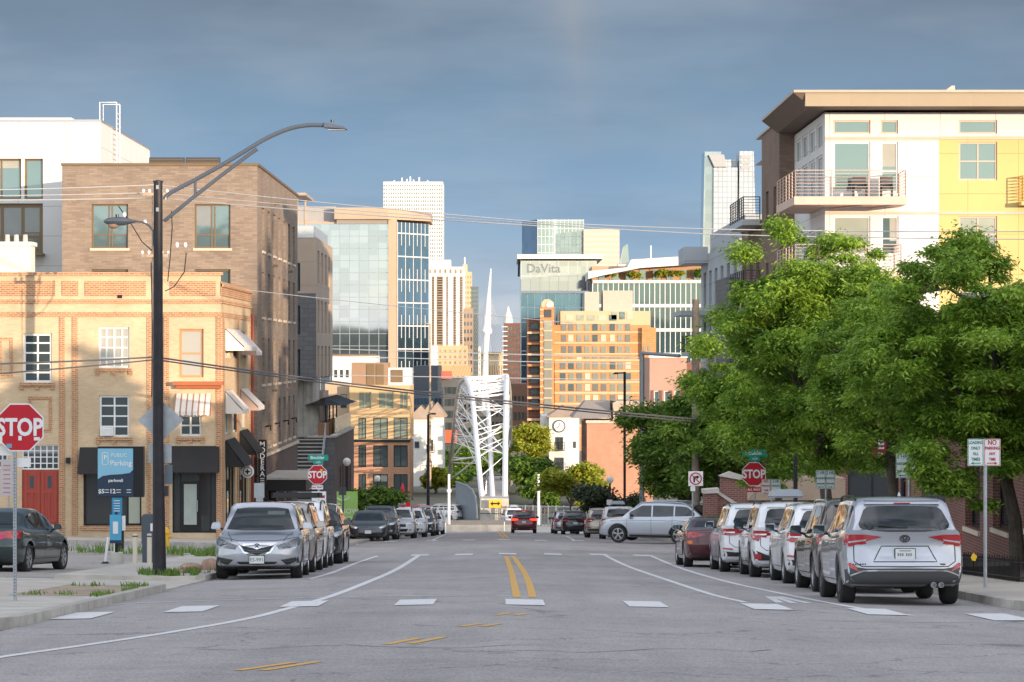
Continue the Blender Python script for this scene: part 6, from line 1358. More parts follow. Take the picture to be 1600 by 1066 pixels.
    def handles(s, ys, z, m=None):
        for sg in (-1, 1):
            for y in ys:
                k = s.hit('r' if sg > 0 else 'l', y, z)
                if not k: continue
                x = abs(k[0].x); mb = MB(); mb.tube([(sg*(x+.0), y-.10, z), (sg*(x+.028), y-.07, z), (sg*(x+.028), y+.07, z), (sg*(x+.0), y+.10, z)], .014, 6); mb.build('door_handle', m or s.P, s.root, smooth=True)
    def doors(s, cuts, zlo, zb, zt=None):
        for v in 'rl':
            for c in cuts:
                s.line(v, [(c, zlo), (c, zb+float(interp(s.belt, c))-.02)])
            s.line(v, [(min(cuts), zlo), (max(cuts), zlo)])
M_pmark = mat('plate_grey_mark', (.20,.24,.25), .5, var=0); C_blk = mat('plate_frame', (.02,.02,.02), .5, var=0)
def ellipse(cx_, cz_, rx, rz, n=16): return [(cx_+rx*math.cos(6.2832*i/n), cz_+rz*math.sin(6.2832*i/n)) for i in range(n)]
def ringm(s, end, cx_, cz_, rx, rz, r=.008, name='emblem', m=None, par=None):
    h = s.hit('R' if end < 0 else 'F', cx_, cz_); y = h[0].y+end*.012; mb = MB(); P = [(cx_+rx*math.cos(6.2832*i/18), y, cz_+rz*math.sin(6.2832*i/18)) for i in range(19)]; mb.tube(P, r, 6, False); return mb.build(name, m or C_chrome, par or s.root, smooth=True)

# --- big three row SUV seen from behind
def suv_base(label, cat, L, W, H, paint_, name='parked_car', wr=.375, belt=1.06, hood=1.08, rear_rake=.42, gc=.20, wb=None, ro=None, roofw=.78, nose=.90, beltrise=.06, cowl=None):
    cowl = cowl or L-1.22; wb = wb or L*.585; ro = ro or (L-wb)*.52
    top = [(0, belt+.03), (.03, belt+.09), (rear_rake*.5, belt+(H-belt)*.52), (rear_rake*.95, H-.05), (rear_rake+.25, H-.015), (L*.42, H), (L*.58, H-.02), (cowl-.78, H-.09), (cowl-.42, H-.27), (cowl, hood+.035), (cowl+.10, hood), (L-.55, hood-.06), (L-.18, hood-.15), (L-.05, nose-.04), (L, nose-.12)]
    bl = [(0, belt+.02+beltrise), (.5, belt+beltrise), (L*.4, belt), (cowl-.35, belt-.03), (cowl, hood-.02), (L-.55, hood-.075), (L-.18, hood-.165), (L-.05, nose-.06), (L, nose-.14)]
    wid = [(0, .93), (.12, .965), (.4, .99), (ro, 1.0), (L*.5, .985), (L-ro-.2, 1.0), (L-.45, .985), (L-.15, .95), (L, .90)]
    rw = [(0, .86), (.10, .80), (rear_rake, roofw), (L*.5, roofw+.01), (cowl-.6, roofw+.01), (cowl-.1, .84), (cowl+.1, .86), (L-.5, .84), (L, .76)]
    bot = [(0, gc+.13), (.2, gc+.06), (.7, gc+.02), (L*.5, gc), (L-.8, gc+.02), (L-.2, gc+.06), (L, gc+.12)]
    rearx = [(.25,.14),(.42,.02),(.62,0),(.72,.03),(.80,.085),(1.0,.10),(1.15,.06),(1.3,0)]; frontx = [(.2,.12),(.35,.02),(.55,0),(.75,.03),(.95,.06)]
    return Car(label, cat, L, W, H, top, bl, wid, rw, bot, wb, ro, wr, .245, rearx, frontx, paint_, name, gc)
def common_rear(s, hw, zw0, zw1, wbot=.70, wtop=.60, wiper=True, spoiler=True):
    s.decal('rear_window', C_glass, 'R', [(-hw*(wbot-.07), zw0), (-hw*.3, zw0-.03), (hw*.3, zw0-.03), (hw*(wbot-.07), zw0), (hw*(wbot-.005), zw0+.03), (hw*(wbot+.015), zw0+.09), (hw*(wtop+.04), zw1-.05), (hw*(wtop-.03), zw1), (hw*wtop*.5, zw1+.015), (-hw*wtop*.5, zw1+.015), (-hw*(wtop-.03), zw1), (-hw*(wtop+.04), zw1-.05), (-hw*(wbot+.015), zw0+.09), (-hw*(wbot-.005), zw0+.03)], off=.010, step=.06)
    if wiper:
        k = s.hit('R', 0, zw0+.03); y = k[0].y-.03; MB().tube([(-.02, y, zw0+.02), (-.30, y+.01, zw0+.06), (-.42, y+.02, zw0+.065)], .014, 5).box(-.06, .04, y-.01, y+.04, zw0-.01, zw0+.05).build('wiper', C_blk, s.root)
    if spoiler:
        k = s.hit('R', 0, zw1+.04); y = k[0].y if k else .3; MB().hexa([(-hw*.62, y-.02, zw1+.045), (hw*.62, y-.02, zw1+.045), (hw*.64, y+.30, zw1+.075), (-hw*.64, y+.30, zw1+.075)], [(-hw*.60, y+.0, zw1+.075), (hw*.60, y+.0, zw1+.075), (hw*.62, y+.30, zw1+.10), (-hw*.62, y+.30, zw1+.10)]).build('spoiler', s.P, s.root, smooth=True, sharp=30)
        MB().box(-.13, .13, y-.028, y-.018, zw1+.052, zw1+.068).build('brake_light', C_red, s.root)
def big_suv():
    s = suv_base('silver three row SUV nearest on the right, seen from behind with wraparound tail lamps', 'SUV', 4.95, 1.93, 1.72, P_silver, wr=.385, belt=1.10, hood=1.10, gc=.24, roofw=.73, rear_rake=.54)
    hw = s.W/2; s.wheels(C_rimd, 5, 1); s.arches(s.P, .03)
    common_rear(s, hw, 1.20, 1.56, .73, .60); s.side_glass(.55, 3.62, [1.15, 2.25, 3.1], drop=.115, lift=.05)
    s.decal('windshield', C_glass, 'F', [(-.72,1.18),(.72,1.18),(.60,1.58),(-.60,1.58)], step=.1)
    for sg in (-1, 1):      # wraparound lamps narrowing towards the middle
        pl = [(sg*.36, 1.085), (sg*.62, 1.12), (sg*.93, 1.115), (sg*.955, .96), (sg*.86, .93), (sg*.62, 1.015)]
        s.decal('taillight', C_red, 'R', pl, off=.014, step=.05)
        s.decal('lamp_strip', C_clear, 'R', [(sg*.60,1.05),(sg*.88,1.015),(sg*.88,.985),(sg*.62,1.025)], off=.019, step=.05)
        s.decal('taillight', C_red, 'r' if sg > 0 else 'l', [(.03,1.12),(.36,1.13),(.50,1.12),(.30,1.0),(.06,.95)], off=.012, step=.05)
        s.decal('rear_reflector', C_red, 'R', [(sg*.70,.53),(sg*.86,.60),(sg*.90,.66),(sg*.86,.68),(sg*.74,.60),(sg*.69,.50)], off=.012, step=.04)
    s.line('R', [(-.50,.695),(.50,.695),(.37,.94),(-.37,.94),(-.50,.695)], .014)
    s.line('R', [(-.80,1.03),(-.80,.70),(-.68,.62),(.68,.62),(.80,.70),(.80,1.03)], .014)
    s.decal('bumper_panel', mat('grey_bumper', (.06,.062,.065), .5), 'R', [(-.93,.56),(-.86,.62),(-.60,.585),(.60,.585),(.86,.62),(.93,.56),(.90,.34),(-.90,.34)], off=.012, step=.05)
    s.line('R', [(-.92,.44),(-.80,.50),(-.66,.55),(-.5,.555),(.5,.555),(.66,.55),(.80,.50),(.92,.44)], .022, C_chrome, 'bumper_trim', .022)
    s.plate(-1, .815, '', .31, .16)
    pf = [o for o in kids(s.root) if o.name.startswith('license_plate')][0]; k = s.hit('R', 0, .815)[0].y-.047
    for i, a in enumerate((-.12,-.085,-.05,.01,.045,.08)): MB().box(a, a+.022, k-.002, k, .785, .83).build('plate_mark', M_pmark, pf)
    MB().box(-.09, .09, k-.002, k, .86, .875).build('plate_mark', M_pmark, pf)
    ringm(s, -1, 0, 1.06, .075, .052, .009, 'emblem', C_dchr); ringm(s, -1, 0, 1.068, .048, .022, .007, 'emblem', C_dchr); ringm(s, -1, 0, 1.055, .022, .042, .007, 'emblem', C_dchr)
    k = s.hit('R', -.55, .665)[0].y
    for x, w_, n in ((-.66, .34, 'badge'), (.60, .20, 'badge')):
        k = s.hit('R', x, .655)[0].y-.008; mb = MB()
        for i in range(9 if w_ > .3 else 6): mb.box(x-w_/2+i*w_/9.0, x-w_/2+i*w_/9.0+.022, k-.004, k, .645, .667)
        mb.build(n, C_blk, s.root)
    for x in (.44, .56): MB().lathe([(.045,0),(.045,.14),(.036,.14),(.036,0)], (x, -.0, .33), 16, 'y').build('exhaust_pipe', C_chrome, s.root, smooth=True)
    MB().tube([(.44,.1,.33),(.30,.6,.30),(-.1,.7,.30)], .05, 8).build('muffler', C_under, s.root)
    s.rails(.75, 3.1, C_plast, .06); s.mirrors(3.28, 1.10); s.handles((1.75, 2.75), .98); s.doors((1.28, 2.27, 3.45), .38, 0)
    s.line('R', [(-.60,1.655),(.60,1.655)], .01)
    MB().lathe([(.03,0),(.012,.06)], (.0, .75, 1.735), 8).build('antenna', s.P, s.root)
    return s
C_dchr = mat('dark_chrome', (.12,.12,.13), .25, .9, var=0)
S1 = big_suv()
def crossover(label, paint_, kind, name='parked_car', L=4.55, W=1.85, H=1.68, rim=None, cat='SUV', rr=.40, belt=1.04):
    s = suv_base(label, cat, L, W, H, paint_, name, wr=.355, belt=belt, hood=1.02, gc=.20, rear_rake=rr+(.0 if kind == 'b' else .14), roofw=.76 if kind == 'b' else .71, nose=.86)
    hw = W/2; cowl = L-1.22; s.wheels(rim or C_rim, 5, 0 if kind == 'b' else 1); 
    common_rear(s, hw, belt+.10, H-.16, .68, .58 if kind == 'b' else .54); s.side_glass(.50, cowl-.14, [1.05, L*.44, cowl-.62], drop=.115, lift=.045)
    s.decal('windshield', C_glass, 'F', [(-.70,1.11),(.70,1.11),(.54,H-.14),(-.54,H-.14)], step=.09)
    s.mirrors(cowl-.42, 1.06, C_plast if kind == 'b' else None); s.handles((L*.36, L*.56), .93); s.doors((L*.27, L*.45, L*.68), .36, 0)
    s.rails(.7, L*.62, C_plast if kind != 'c' else C_chrome, .045)
    # rear
    for sg in (-1, 1):
        if kind == 'a': pl = [(sg*.40,1.02),(sg*.70,1.06),(sg*.90,1.05),(sg*.92,.90),(sg*.66,.90),(sg*.44,.94)]
        elif kind == 'b': pl = [(sg*.52,1.01),(sg*.90,1.06),(sg*.93,.86),(sg*.78,.82),(sg*.74,.92),(sg*.52,.95)]
        else: pl = [(sg*.46,1.0),(sg*.90,1.10),(sg*.94,.92),(sg*.80,.86),(sg*.60,.90)]
        s.decal('taillight', C_red, 'R', pl, off=.014, step=.05); s.decal('taillight', C_red, 'r' if sg > 0 else 'l', [(.04,1.05),(.34,1.06),(.26,.95),(.05,.88)], off=.012, step=.05)
        s.decal('lamp_strip', C_clear, 'R', [(sg*.60,.985),(sg*.86,.985),(sg*.86,.955),(sg*.62,.955)], off=.019, step=.05)
        s.decal('rear_reflector', C_red, 'R', [(sg*.66,.55),(sg*.88,.57),(sg*.88,.61),(sg*.66,.59)] if kind != 'b' else [(sg*.72,.42),(sg*.86,.44),(sg*.86,.55),(sg*.72,.53)], off=.024, step=.05)
        # front lamps
        s.decal('headlight', C_clear, 'F', [(sg*.50,.80),(sg*.80,.90),(sg*.88,.94),(sg*.89,.82),(sg*.78,.76),(sg*.55,.74)], off=.012, step=.05)
        s.decal('fog_lamp', C_clear, 'F', ellipse(sg*.66, .46, .075, .06, 12), off=.014, step=.05)
    s.decal('bumper_panel', C_plast, 'R', [(-.88,.52),(-.6,.50),(.6,.50),(.88,.52),(.86,.40),(-.86,.40)] if kind != 'b' else [(-.90,.64),(-.6,.52),(.6,.52),(.90,.64),(.86,.40),(-.86,.40)], off=.007, step=.07)
    s.line('R', [(-.74,1.0),(-.74,.72),(-.62,.62),(.62,.62),(.74,.72),(.74,1.0)], .012); s.plate(-1, .80)
    s.decal('grille', C_blk, 'F', [(-.46,.82),(.46,.82),(.42,.62),(-.42,.62)], off=.012, step=.08); s.line('F', [(-.46,.79),(.46,.79)], .025, C_chrome, 'grille_bar', .02)
    s.decal('lower_grille', C_blk, 'F', [(-.56,.52),(.56,.52),(.48,.38),(-.48,.38)], off=.012, step=.08); s.plate(1, .56)
    if kind == 'b': s.arches()
    for x in (-.5, .5): MB().lathe([(.04,0),(.04,.1),(.03,.1),(.03,0)], (x, .03, .32), 12, 'y').build('exhaust_pipe', C_chrome, s.root)
    ringm(s, -1, 0, .98, .05, .04, .006); ringm(s, 1, 0, .80, .05, .04, .006)
    return s
XA = crossover('white crossover with thin red side lamps, nearest behind the maroon sports car', P_white, 'a', H=1.66)
XB_ = crossover('white crossover with black wheel arch cladding and roof pod, middle of the white three', P_white, 'b', L=4.5, H=1.68, rim=C_rimd)
XC_ = crossover('white crossover with angular red lamps, between the clad white one and the bronze SUV', P_white, 'c', H=1.65)
XD = crossover('dark bronze SUV parked directly in front of the nearest silver SUV', P_bronze, 'c', L=4.7, W=1.92, H=1.72)
mb = MB(); mb.hexa([(-.35,1.2,1.78),(.35,1.2,1.78),(.38,2.6,1.78),(-.38,2.6,1.78)],[(-.28,1.35,1.97),(.28,1.35,1.97),(.30,2.4,1.97),(-.30,2.4,1.97)]); mb.build('roof_box', mat('grey_roof_box', (.35,.38,.42), .4), XB_.root, smooth=True, bevel=.04)
# --- crossing SUV, shown side on
def pilot():
    s = suv_base('pale silver SUV turning across the street beyond the crosswalk, shown side on', 'SUV', 5.0, 1.99, 1.79, P_lsil, 'car', wr=.385, belt=1.14, hood=1.11, rear_rake=.78, gc=.24, roofw=.80, wb=2.82, ro=1.12)
    s.wheels(C_rim, 5, 1); s.arches(C_plast, .04); common_rear(s, s.W/2, 1.22, 1.62, .74, .66); s.side_glass(.42, 3.66, [1.35, 2.38], drop=.12, lift=.05, minh=.12)
    s.decal('windshield', C_glass, 'F', [(-.75,1.22),(.75,1.22),(.62,1.66),(-.62,1.66)], step=.1); s.mirrors(3.34, 1.14); s.handles((1.62, 2.62), 1.02); s.doors((1.42, 2.40, 3.52), .42, 0)
    for v in 'rl':
        s.line(v, [(.3,.95),(1.2,1.04),(3.0,1.0),(4.3,.96)], .014); s.decal('sill_trim', C_plast, v, [(1.55,.42),(3.42,.42),(3.42,.30),(1.55,.30)], off=.012, step=.1); s.line(v, [(1.5,.40),(3.5,.40)], .03, C_chrome, 'chrome_strip', .02)
        s.decal('taillight', C_red, v, [(.03,1.12),(.42,1.10),(.38,.98),(.04,.92)], off=.014, step=.05); s.decal('headlight', C_clear, v, [(4.50,.92),(4.92,.86),(4.90,.76),(4.62,.80)], off=.014, step=.05)
    for sg in (-1, 1): s.decal('taillight', C_red, 'R', [(sg*.55,1.12),(sg*.93,1.12),(sg*.95,.80),(sg*.80,.86),(sg*.76,1.02),(sg*.55,1.04)], off=.014, step=.05)
    s.plate(-1, .88); s.rails(.8, 3.2, P_lsil, .05); s.decal('bumper_panel', C_plast, 'R', [(-.88,.55),(.88,.55),(.84,.40),(-.84,.40)], off=.01, step=.08)
    return s
SP = pilot()
# --- luxury crossover seen from the front
def front_suv():
    s = suv_base('silver crossover with chrome beak grille parked facing the camera on the left', 'SUV', 4.68, 1.88, 1.65, P_silver, wr=.36, belt=1.03, hood=.99, nose=.80, gc=.19, roofw=.71)
    D0, L0 = s.decal, s.line
    def dn(p): return [(x, z-.075) for x, z in p]
    s.decal = lambda n, m, v, p, **k: D0(n, m, v, dn(p) if v == 'F' and n not in ('windshield', 'painted_reflection') else p, **k)
    s.line = lambda v, p, *a, **k: L0(v, dn(p) if v == 'F' else p, *a, **k)
    s.wheels(C_rim, 5, 1); s.side_glass(.5, 3.34, [1.05, 2.1, 2.9], drop=.11, lift=.045); L = s.L
    s.decal('windshield', C_glass, 'F', [(-.74,1.07),(-.4,1.045),(.4,1.045),(.74,1.07),(.56,1.51),(.3,1.54),(-.3,1.54),(-.56,1.51)], step=.07)
    s.decal('painted_reflection', mat('reflection_grey', (.12,.14,.14), .2), 'F', [(-.50,1.38),(-.12,1.38),(-.12,1.46),(-.50,1.46)], off=.009, step=.08)  # grey patch painted on the windshield as a reflection
    for sg in (-1, 1):
        hl = s.decal('headlight', mat('headlamp_housing', (.16,.17,.18), .1, .6, coat=1), 'F', [(sg*.42,.80),(sg*.86,.97),(sg*.90,.93),(sg*.88,.82),(sg*.70,.75),(sg*.46,.72)], off=.012, step=.05)
        for i in range(5):
            x = sg*(.50+i*.08); k = s.hit('F', x, .725+i*.022)
            if k: MB().box(x-.025, x+.025, k[0].y, k[0].y+.022, .70+i*.022, .75+i*.022).build('led_lens', C_chrome, hl)
        s.decal('lower_intake', C_blk, 'F', [(sg*.50,.50),(sg*.86,.56),(sg*.88,.44),(sg*.62,.40)], off=.012, step=.05)
        for z in (.46, .50): s.line('F', [(sg*.56,z),(sg*.84,z+.03)], .01, mat('dark_slat', (.08,.08,.08), .5), 'slat', .02)
        s.line('F', [(sg*.46,.52),(sg*.86,.60),(sg*.92,.50),(sg*.66,.37),(sg*.40,.36)], .03, P_silver, 'intake_surround', .02)
        s.decal('taillight', C_red, 'r' if sg > 0 else 'l', [(.04,1.05),(.34,1.06),(.26,.95),(.05,.88)], off=.012, step=.05)
    s.decal('grille', C_blk, 'F', [(-.36,.83),(.36,.83),(.26,.68),(0,.60),(-.26,.68)], off=.012, step=.05)
    s.decal('grille_beak', C_chrome, 'F', [(-.42,.86),(.42,.86),(.36,.80),(.10,.75),(0,.72),(-.10,.75),(-.36,.80)], off=.03, step=.05)
    s.line('F', [(-.42,.86),(-.28,.66),(0,.58),(.28,.66),(.42,.86)], .035, C_chrome, 'grille_surround', .022)
    for z, w_ in ((.70,.20),(.665,.14)): s.line('F', [(-w_,z),(w_,z)], .012, C_dchr, 'slat', .02)
    ringm(s, 1, 0, .715, .058, .052, .009, 'emblem', C_dchr); k = s.hit('F', 0, .715)[0].y+.045
    MB().tube([(-.035,k,.685),(0,k,.755),(.035,k,.685)], .008, 5).tube([(-.02,k,.71),(.02,k,.71)], .007, 5).build('emblem', C_dchr, s.root)
    s.decal('lower_grille', C_blk, 'F', [(-.44,.46),(.44,.46),(.36,.40),(-.36,.40)], off=.012, step=.06); s.line('F', [(-.46,.40),(0,.385),(.46,.40)], .02, C_chrome, 'bumper_trim', .016)
    s.plate(1, .43, 'ES-991'); s.decal('lower_lip', C_plast, 'F', [(-.80,.36),(.80,.36),(.76,.30),(-.76,.30)], off=.01, step=.07)
    for sg in (-1, 1): s.line('T', [(sg*.55, L-.2), (sg*.66, L-.75), (sg*.70, L-1.15)], .012, None, 'hood_crease')
    s.line('F', [(-.86,.985),(-.4,.905),(.4,.905),(.86,.985)], .01); s.mirrors(3.05, 1.06); s.handles((1.7, 2.65), .94); s.doors((1.25, 2.15, 3.2), .36, 0)
    MB().tube([(-.5, 3.50, 1.135), (.0, 3.47, 1.15)], .01, 5).tube([(.05, 3.50, 1.135), (.5, 3.47, 1.15)], .01, 5).build('wiper', C_blk, s.root)
    return s
SA = front_suv()
SW_ = crossover('white SUV with a black roof rack facing the camera behind the champagne one', P_white, 'b', L=4.6, W=1.85, H=1.70)
bk = MB(); bk.box(-.62,.62,1.0,2.5,1.80,1.83); ro_ = bk.build('roof_rack', C_plast, SW_.root)
for i in range(7): MB().box(-.62,.62,1.0+i*.24,1.04+i*.24,1.83,1.86).build('rack_bar', C_plast, ro_)
for sg in (-1, 1): MB().box(sg*.62,sg*.58,1.0,2.5,1.83,1.93).build('rack_side', C_plast, ro_)
MB().box(-.62,.62,2.44,2.5,1.83,1.93).build('rack_side', C_plast, ro_)
# --- low cars
def low_car(label, paint_, L, W, H, kind, name='parked_car', cat='car'):
    belt = .93 if kind != 'sedan_old' else .95
    if kind == 'coupe': top = [(0,.86),(.04,.95),(.35,1.0),(.55,1.04),(1.15,1.25),(1.7,H),(2.2,H-.01),(2.6,H-.08),(3.25,.97),(3.4,.92),(L-.4,.80),(L-.08,.66),(L,.56)]; rwl = [(0,.80),(.5,.74),(1.2,.70),(2.4,.72),(3.2,.80),(L,.72)]
    elif kind == 'ev': top = [(0,.90),(.05,1.02),(.35,1.07),(.9,1.25),(1.5,1.40),(2.05,H),(2.5,H-.02),(3.0,H-.16),(3.62,.98),(3.75,.95),(L-.4,.84),(L-.08,.70),(L,.60)]; rwl = [(0,.80),(.7,.74),(1.4,.72),(2.6,.73),(3.4,.80),(L,.76)]
    else: top = [(0,.92),(.05,1.0),(.5,1.03),(.85,1.06),(1.35,1.36),(1.9,H),(2.5,H-.01),(2.95,H-.12),(3.5,1.0),(3.65,.96),(L-.4,.86),(L-.08,.74),(L,.62)]; rwl = [(0,.82),(.8,.78),(1.4,.68),(2.8,.68),(3.4,.80),(L,.76)]
    cowl = 3.35 if kind == 'coupe' else (3.65 if kind == 'ev' else 3.55)
    bl = [(0,.84),(.06,.93),(.5,belt+.05),(1.5,belt),(cowl-.3,belt-.03),(cowl,.90),(L-.4,.78),(L-.08,.64),(L,.54)]
    wid = [(0,.90),(.12,.95),(.5,.99),(1,1.),(L*.5,.985),(L-.9,1.),(L-.3,.95),(L,.86)]; bot = [(0,.34),(.3,.22),(.8,.17),(L-.8,.17),(L-.2,.2),(L,.26)]
    s = Car(label, cat, L, W, H, top, bl, wid, rwl, bot, L*.60, L*.215, .335, .23, [(.2,.12),(.4,.02),(.6,0),(.8,.04),(1,.05)], [(.2,.08),(.4,0),(.6,.03),(.9,.1)], paint_, name, .16)
    hw = W/2; s.wheels(C_rim if kind != 'ev' else C_rimd, 7 if kind == 'sedan_old' else 5, 1)
    y0 = {'coupe': .95, 'ev': 1.0, 'sedan_old': 1.05}[kind]; s.side_glass(y0, cowl-.25, [L*.46] if kind != 'coupe' else [1.55], drop=.09, lift=.035, minh=.08)
    zr = {'coupe': (1.06, H-.10), 'ev': (1.10, H-.12), 'sedan_old': (1.09, H-.10)}[kind]
    s.decal('rear_window', C_glass, 'R', [(-hw*.70,zr[0]),(hw*.70,zr[0]),(hw*.56,zr[1]),(-hw*.56,zr[1])], step=.06); s.decal('windshield', C_glass, 'F', [(-hw*.74,.99),(-.3,.975),(.3,.975),(hw*.74,.99),(hw*.60,H-.10),(-hw*.60,H-.10)], step=.06)
    for sg in (-1, 1):
        tl = [(sg*.34,.86),(sg*.88,.93),(sg*.90,.78),(sg*.60,.78)] if kind == 'coupe' else [(sg*.42,.93),(sg*.86,.97),(sg*.88,.78),(sg*.48,.80)]
        s.decal('taillight', C_red, 'R', tl, off=.012, step=.05); s.decal('taillight', C_red, 'r' if sg > 0 else 'l', [(.05,.92),(.36,.93),(.30,.82),(.06,.80)], off=.012, step=.05)
        s.decal('headlight', C_clear, 'F', [(sg*.50,.66),(sg*.82,.80),(sg*.86,.74),(sg*.80,.66),(sg*.56,.60)], off=.012, step=.05)
        if kind == 'coupe': s.decal('turn_lamp', C_amber, 'R', ellipse(sg*.74,.66,.07,.05,12), off=.014, step=.05)
        else: s.decal('lower_intake', C_blk, 'F', [(sg*.58,.40),(sg*.80,.46),(sg*.80,.36),(sg*.60,.33)], off=.012, step=.05)
    s.plate(-1, .72 if kind != 'coupe' else .62)
    if kind == 'ev': s.plate(1, .45, ''); s.decal('lower_grille', C_blk, 'F', [(-.46,.38),(.46,.38),(.40,.30),(-.40,.30)], off=.012, step=.06); k = s.hit('F', 0, .66)[0].y+.012; MB().box(-.035,.035,k-.004,k,.685,.697).prism([(-.012,.685),(.012,.685),(0,.62)], 'y', k-.004, k).build('emblem', C_chrome, s.root)
    else: s.decal('grille', C_blk, 'F', [(-.36,.64),(.36,.64),(.3,.54),(-.3,.54)], off=.012, step=.06); ringm(s, -1, 0, .86, .05, .04, .006)
    if kind == 'sedan_old':
        s.line('l', [(.5,.60),(L-.5,.56)], .035, C_plast, 'door_strip', .01); s.line('r', [(.5,.60),(L-.5,.56)], .035, C_plast, 'door_strip', .01)
        s.decal('bumper_sticker', mat('pink_sticker', (.62,.06,.16), .5), 'R', ellipse(.42,.83,.22,.07,14), off=.016, step=.05); s.decal('bumper_sticker', C_plate, 'R', ellipse(-.1,.84,.06,.05,12), off=.016, step=.04)
        k = s.hit('R', .42, .83)[0].y-.024; lettering('OPI', .11, (.42, k, .83), s.root, C_plate, 'F', .001, 'sticker_lettering')
    s.mirrors(cowl-.45, .96, None if kind != 'coupe' else P_lsil, .85); s.handles((L*.36, L*.55) if kind != 'coupe' else (L*.42,), .80); s.doors((L*.30, L*.48, L*.70) if kind != 'coupe' else (L*.36, L*.66), .32, 0)
    return s
SC = low_car('maroon sports hatchback parked at the far end of the right row', P_maroon, 4.25, 1.74, 1.30, 'coupe')
SE = low_car('dark grey electric sedan facing the camera, first beyond the cross street on the left', P_grey, 4.72, 1.87, 1.45, 'ev')
SO = low_car('old dark green sedan with a pink sticker on its tail in the left parking lot', paint('dark_green_paint', (.012,.03,.03), .3), 4.8, 1.82, 1.46, 'sedan_old')
# driving red crossover, brake lamps lit
SR = crossover('dark red crossover driving away down the middle with its brake lamps lit', P_red, 'a', 'car', L=4.6, W=1.86, H=1.66)
for o in kids(SR.root):
    if o.name.startswith(('taillight', 'brake_light')) and o.data: o.data.materials.clear(); o.data.materials.append(C_redlit)

def place(o, x, y, face=1, rz=0, dz=0):
    """x, y = middle of the end nearest the camera; face 1 = seen from behind, -1 = facing us"""
    yaw = (0 if face > 0 else math.pi) + R(rz); pitch = math.atan(-(zc(y+4)-zc(y))/4)
    o.rotation_euler = (-pitch if face > 0 else pitch, 0, yaw)
    o.location = (x, y + (0 if face > 0 else 0), gz(x, y)+dz)
def placef(o, L, x, y, rz=0):   # facing the camera: local y = L is the nose, put at y
    pitch = math.atan((zc(y+4)-zc(y))/4); o.rotation_euler = (0, 0, math.pi+R(rz))
    o.rotation_euler = (Matrix.Rotation(pitch, 4, 'X') @ Matrix.Rotation(math.pi+R(rz), 4, 'Z')).to_euler()
    d = Vector((math.sin(R(rz)), -math.cos(R(rz)))); o.location = (x-d.x*L, y-d.y*L, gz(x-d.x*L, y-d.y*L))
G_R, G_L = 'cars parked along the right kerb', 'cars parked along the left kerb'
def placer(o, x, y, rz=0):
    pitch = math.atan((zc(y+4)-zc(y))/4); o.rotation_euler = (Matrix.Rotation(pitch, 4, 'X') @ Matrix.Rotation(R(rz), 4, 'Z')).to_euler(); o.location = (x, y, gz(x, y))
placer(S1.root, 6.36, 45.4, -.6); placer(XD.root, 6.62, 51.7, .3); placer(XC_.root, 6.62, 57.7, 0); placer(XB_.root, 6.40, 63.0, 0); placer(XA.root, 6.12, 68.1, .4); placer(SC.root, 5.55, 73.6, .8)
for s in (S1, XD, XC_, XB_, XA, SC): s.root['group'] = G_R
SP.root.location = (0,0,0); a = ground(1040, 851); SP.root.rotation_euler = (0, 0, R(90-22))
c_, s_ = math.cos(R(68)), math.sin(R(68)); lx, ly = SP.W/2*-1, SP.ya   # rear wheel facing the camera (left side of the car)
lx = -SP.W/2; SP.root.location = (fx(1060,126)-(c_*lx-s_*ly), 126-(s_*lx+c_*ly), gz(7,126.5)+.02)
placer(SR.root, fx(818.5,206), 205, 0)
placef(SA.root, 4.68, -5.22, 61.2, 1.0); placef(SE.root, 4.72, fx(575,135.5), 135.5, 1.0)
placef(SW_.root, 4.6, -5.32, 72.0, .5)
placer(SO.root, -11.7, 64.2, -7)
def dup(src, label, x, y, pt, facing=False, L=4.55, rz=0, group=None, name=None):
    c = clone(src.root, (0,0,0), 0, label, group, {src.P.name: pt}); (placef(c, L, x, y, rz) if facing else placer(c, x, y, rz))
    if name: c.name = name
    return c
dup(XA, 'champagne SUV facing the camera, second in the left row behind the silver crossover', -5.3, 66.8, P_tan, True, 4.55, 0, G_L); dup(XC_, 'black SUV facing the camera, last of the near left row behind the white one', -5.25, 77.6, P_black, True, 4.55, 0, G_L)
SA.root['group'] = SW_.root['group'] = G_L; SE.root['group'] = G_L
for src, lb, px, Yc, pt in [(XD, 'tall dark grey SUV just behind the dark electric sedan', 590, 142, P_grey), (XB_, 'white SUV third beyond the cross street in the far left row', 621, 151, P_white), (XA, 'white SUV with black grille fourth in the far left row', 640, 162, P_white),
                           (XC_, 'black crossover fifth in the far left row', 655, 173, P_black), (XB_, 'dark navy crossover sixth in the far left row, mostly hidden', 662, 185, P_navy), (XA, 'small white car at the end of the far left row by the planter wall', 673, 200, P_white)]:
    dup(src, lb, fx(px, Yc), Yc, pt, True, 4.6, 0, G_L)
for src, lb, px, Yc, pt in [(XA, 'black crossover parked at the far right with a pale plate', 899, 196, P_black), (XC_, 'silver car hidden ahead of the far right black crossover', 886, 205, P_silver), (XB_, 'dark car at the front end of the far right row', 881, 214, P_grey),
                           (XC_, 'champagne SUV behind the crossing pale silver SUV', 942, 158, P_tan), (XB_, 'white SUV mostly hidden behind the bonnet of the crossing SUV', 968, 146, P_white)]:
    dup(src, lb, fx(px, Yc), Yc, pt, False, 4.6, 0, G_R)
dup(SE, 'dark car parked behind the old dark green sedan in the lot', -15.3, 74, P_black, False, 4.7, -5)
